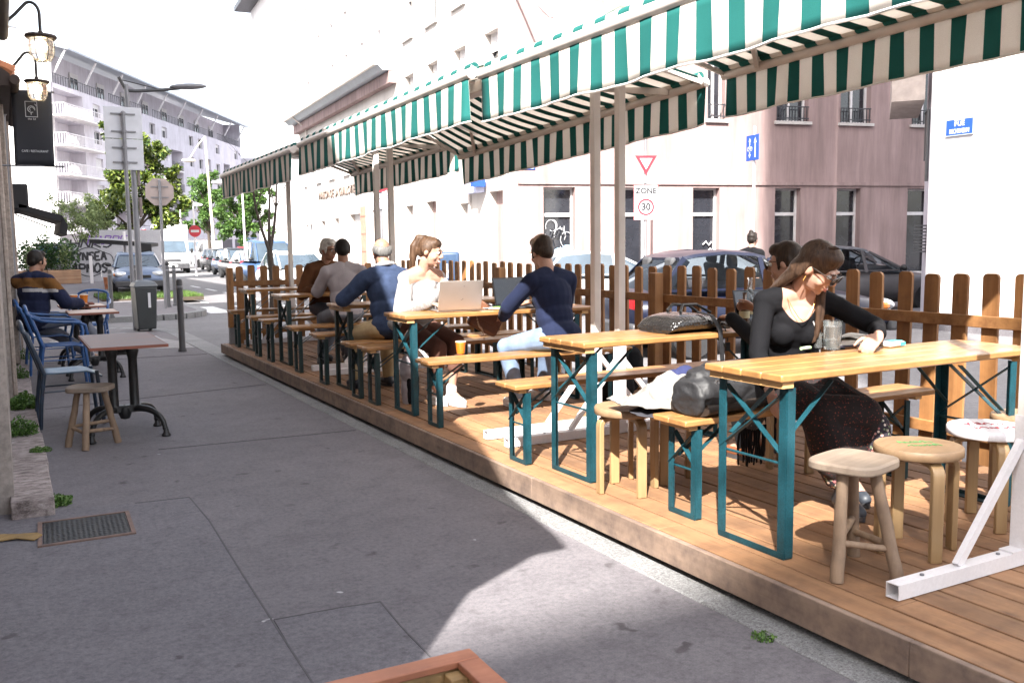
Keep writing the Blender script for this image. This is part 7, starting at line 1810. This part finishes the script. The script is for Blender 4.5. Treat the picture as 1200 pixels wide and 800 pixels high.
tumbler('water glass right of the silver laptop', gz(557, 363, TZ), .04, .14, .7)
q = gz(585, 361, TZ); pp_ = thing('papers', 'loose white papers with a green marker between the two laptops', 'papers', (q.x, q.y, TZ), .3)
for k, (x, y, a) in enumerate(((0, 0, 0), (.09, .05, .4), (-.06, -.04, -.3))): g = MB(); g.box((x, y, .003+.002*k), (.21, .15, .0015), a); g.build('sheet', m_page, pp_)
g = MB(); g.tube([(-.12, -.05, .014), (-.02, -.07, .014)], .006, 8); g.build('marker', M('green_marker', (.2, .6, .1), .4), pp_)
tumbler('drinking glass at the edge of the bald man\'s table', gz(417, 351, TZ), .034, .13, .3)
tumbler('pale glass in front of the white haired man', gz(373, 335, TZ), .045, .14, .8, None, M('pale_drink', (.5, .48, .45), .3))
q = gz(365, 336, TZ); bottle('bottle', 'green glass bottle beside the pale glass of the white haired man', q, .036, .22, m_greenglass)
amber('amber glass standing alone on the bench under the man in the navy sweater', gz(540, 414, BZ), 1.0, None)
# brown handbag, hanging coat, floor bags
m_brownbag = M('brown_leather_bag', (.16, .07, .04), .45, .2, 8, .2)
q = at(570, 384, 6.85); hbg = thing('handbag', 'brown leather handbag with a chain strap at the smiling woman\'s side', 'bag', (q.x, q.y, BZ), -.2)
Rb_ = Matrix.Rotation(.5, 3, 'Y')
g = MB(); g.box((0, 0, .19), (.27, .1, .23), Rb_); g.build('bag_body', m_brownbag, hbg, bevel=.03)
g = MB(); g.box((.0, -.054, .235), (.26, .012, .13), Rb_); g.build('flap', m_brownbag, hbg, bevel=.005)
g = MB()
for k in range(22):
    u = k/21; g.ell((-.14+.1*u, -.07, .36-.34*u+.03*math.sin(u*9)), (.008, .004, .011), None, 8)
g.build('chain', M('pale_gold_chain', (.55, .4, .28), .35, .1, 5, 0, metal=.8), hbg)
ct = thing('coat', 'grey and black coat hanging from the bench by the smiling woman', 'coat', tuple(at(478, 430, 6.98)))
g = MB(); g.ell((0, 0, -.02), (.06, .09, .12), None, 14); g.ell((.01, .0, -.2), (.07, .05, .16), None, 14); g.ell((.06, .02, -.14), (.04, .05, .2), None, 14); remesh(g, .008, 'coat_cloth', m_tee, ct, 2, .014, 9, 4)
g = MB(); g.ell((-.0, -.05, -.16), (.03, .02, .17), None, 14); g.ell((.06, -.04, -.1), (.015, .02, .2), None, 12); remesh(g, .008, 'coat_lining', m_blk, ct, 2, .01, 9, 7)
q = gz(715, 474, DZ); bp_ = thing('backpack', 'black backpack slumped on the deck under the second table', 'backpack', (q.x+.1, q.y+.15, DZ), .2)
g = MB(); g.ell((0, 0, .19), (.2, .14, .2), None, 18); g.ell((.02, -.1, .12), (.15, .08, .11), None, 16); g.ell((.26, .03, .24), (.16, .1, .2), None, 16); remesh(g, .01, 'backpack_body', m_blk, bp_, 2, .015, 8, 2)
g = MB(); g.tube([(-.08, -.1, .33), (-.03, -.15, .4), (.06, -.14, .4), (.1, -.1, .34)], .012, 8); g.build('strap', m_black, bp_)
# ------------------------------------------------------------------ light
SAZ, SEL = R(40.6), R(43)            # direction the light travels (from +y toward +x), elevation
w = bpy.data.worlds.new('World'); SC.world = w; w.use_nodes = True
nt = w.node_tree; bg = nt.nodes['Background']
sky = nt.nodes.new('ShaderNodeTexSky'); sky.sky_type = 'NISHITA'; sky.sun_disc = False
sky.sun_elevation = SEL; sky.sun_rotation = SAZ+PI
sky.air_density = 1.0; sky.dust_density = 3.0; sky.ozone_density = 1.0
hs = nt.nodes.new('ShaderNodeHueSaturation'); hs.inputs['Saturation'].default_value = .42; hs.inputs['Value'].default_value = 1.0
nt.links.new(sky.outputs[0], hs.inputs['Color']); nt.links.new(hs.outputs[0], bg.inputs['Color'])
bg.inputs['Strength'].default_value = .15
ld = bpy.data.lights.new('sun', 'SUN'); ld.energy = 5.0; ld.angle = R(.53); ld.color = (1, .955, .89)
lo = bpy.data.objects.new('sun', ld); COL.objects.link(lo)
d = V((math.sin(SAZ)*math.cos(SEL), math.cos(SAZ)*math.cos(SEL), -math.sin(SEL)))
lo.rotation_euler = d.to_track_quat('-Z', 'Y').to_euler(); lo.location = (-10, -12, 20)
SC.view_settings.view_transform = 'Standard'; SC.view_settings.look = 'None'
SC.view_settings.exposure = 2.0; SC.view_settings.gamma = 1
SC.render.engine = 'CYCLES'
SC.cycles.use_denoising = True
SC.cycles.max_bounces = 8; SC.cycles.transmission_bounces = 8; SC.cycles.transparent_max_bounces = 12
SC.cycles.caustics_refractive = False; SC.cycles.caustics_reflective = False
SC.cycles.sample_clamp_indirect = 6
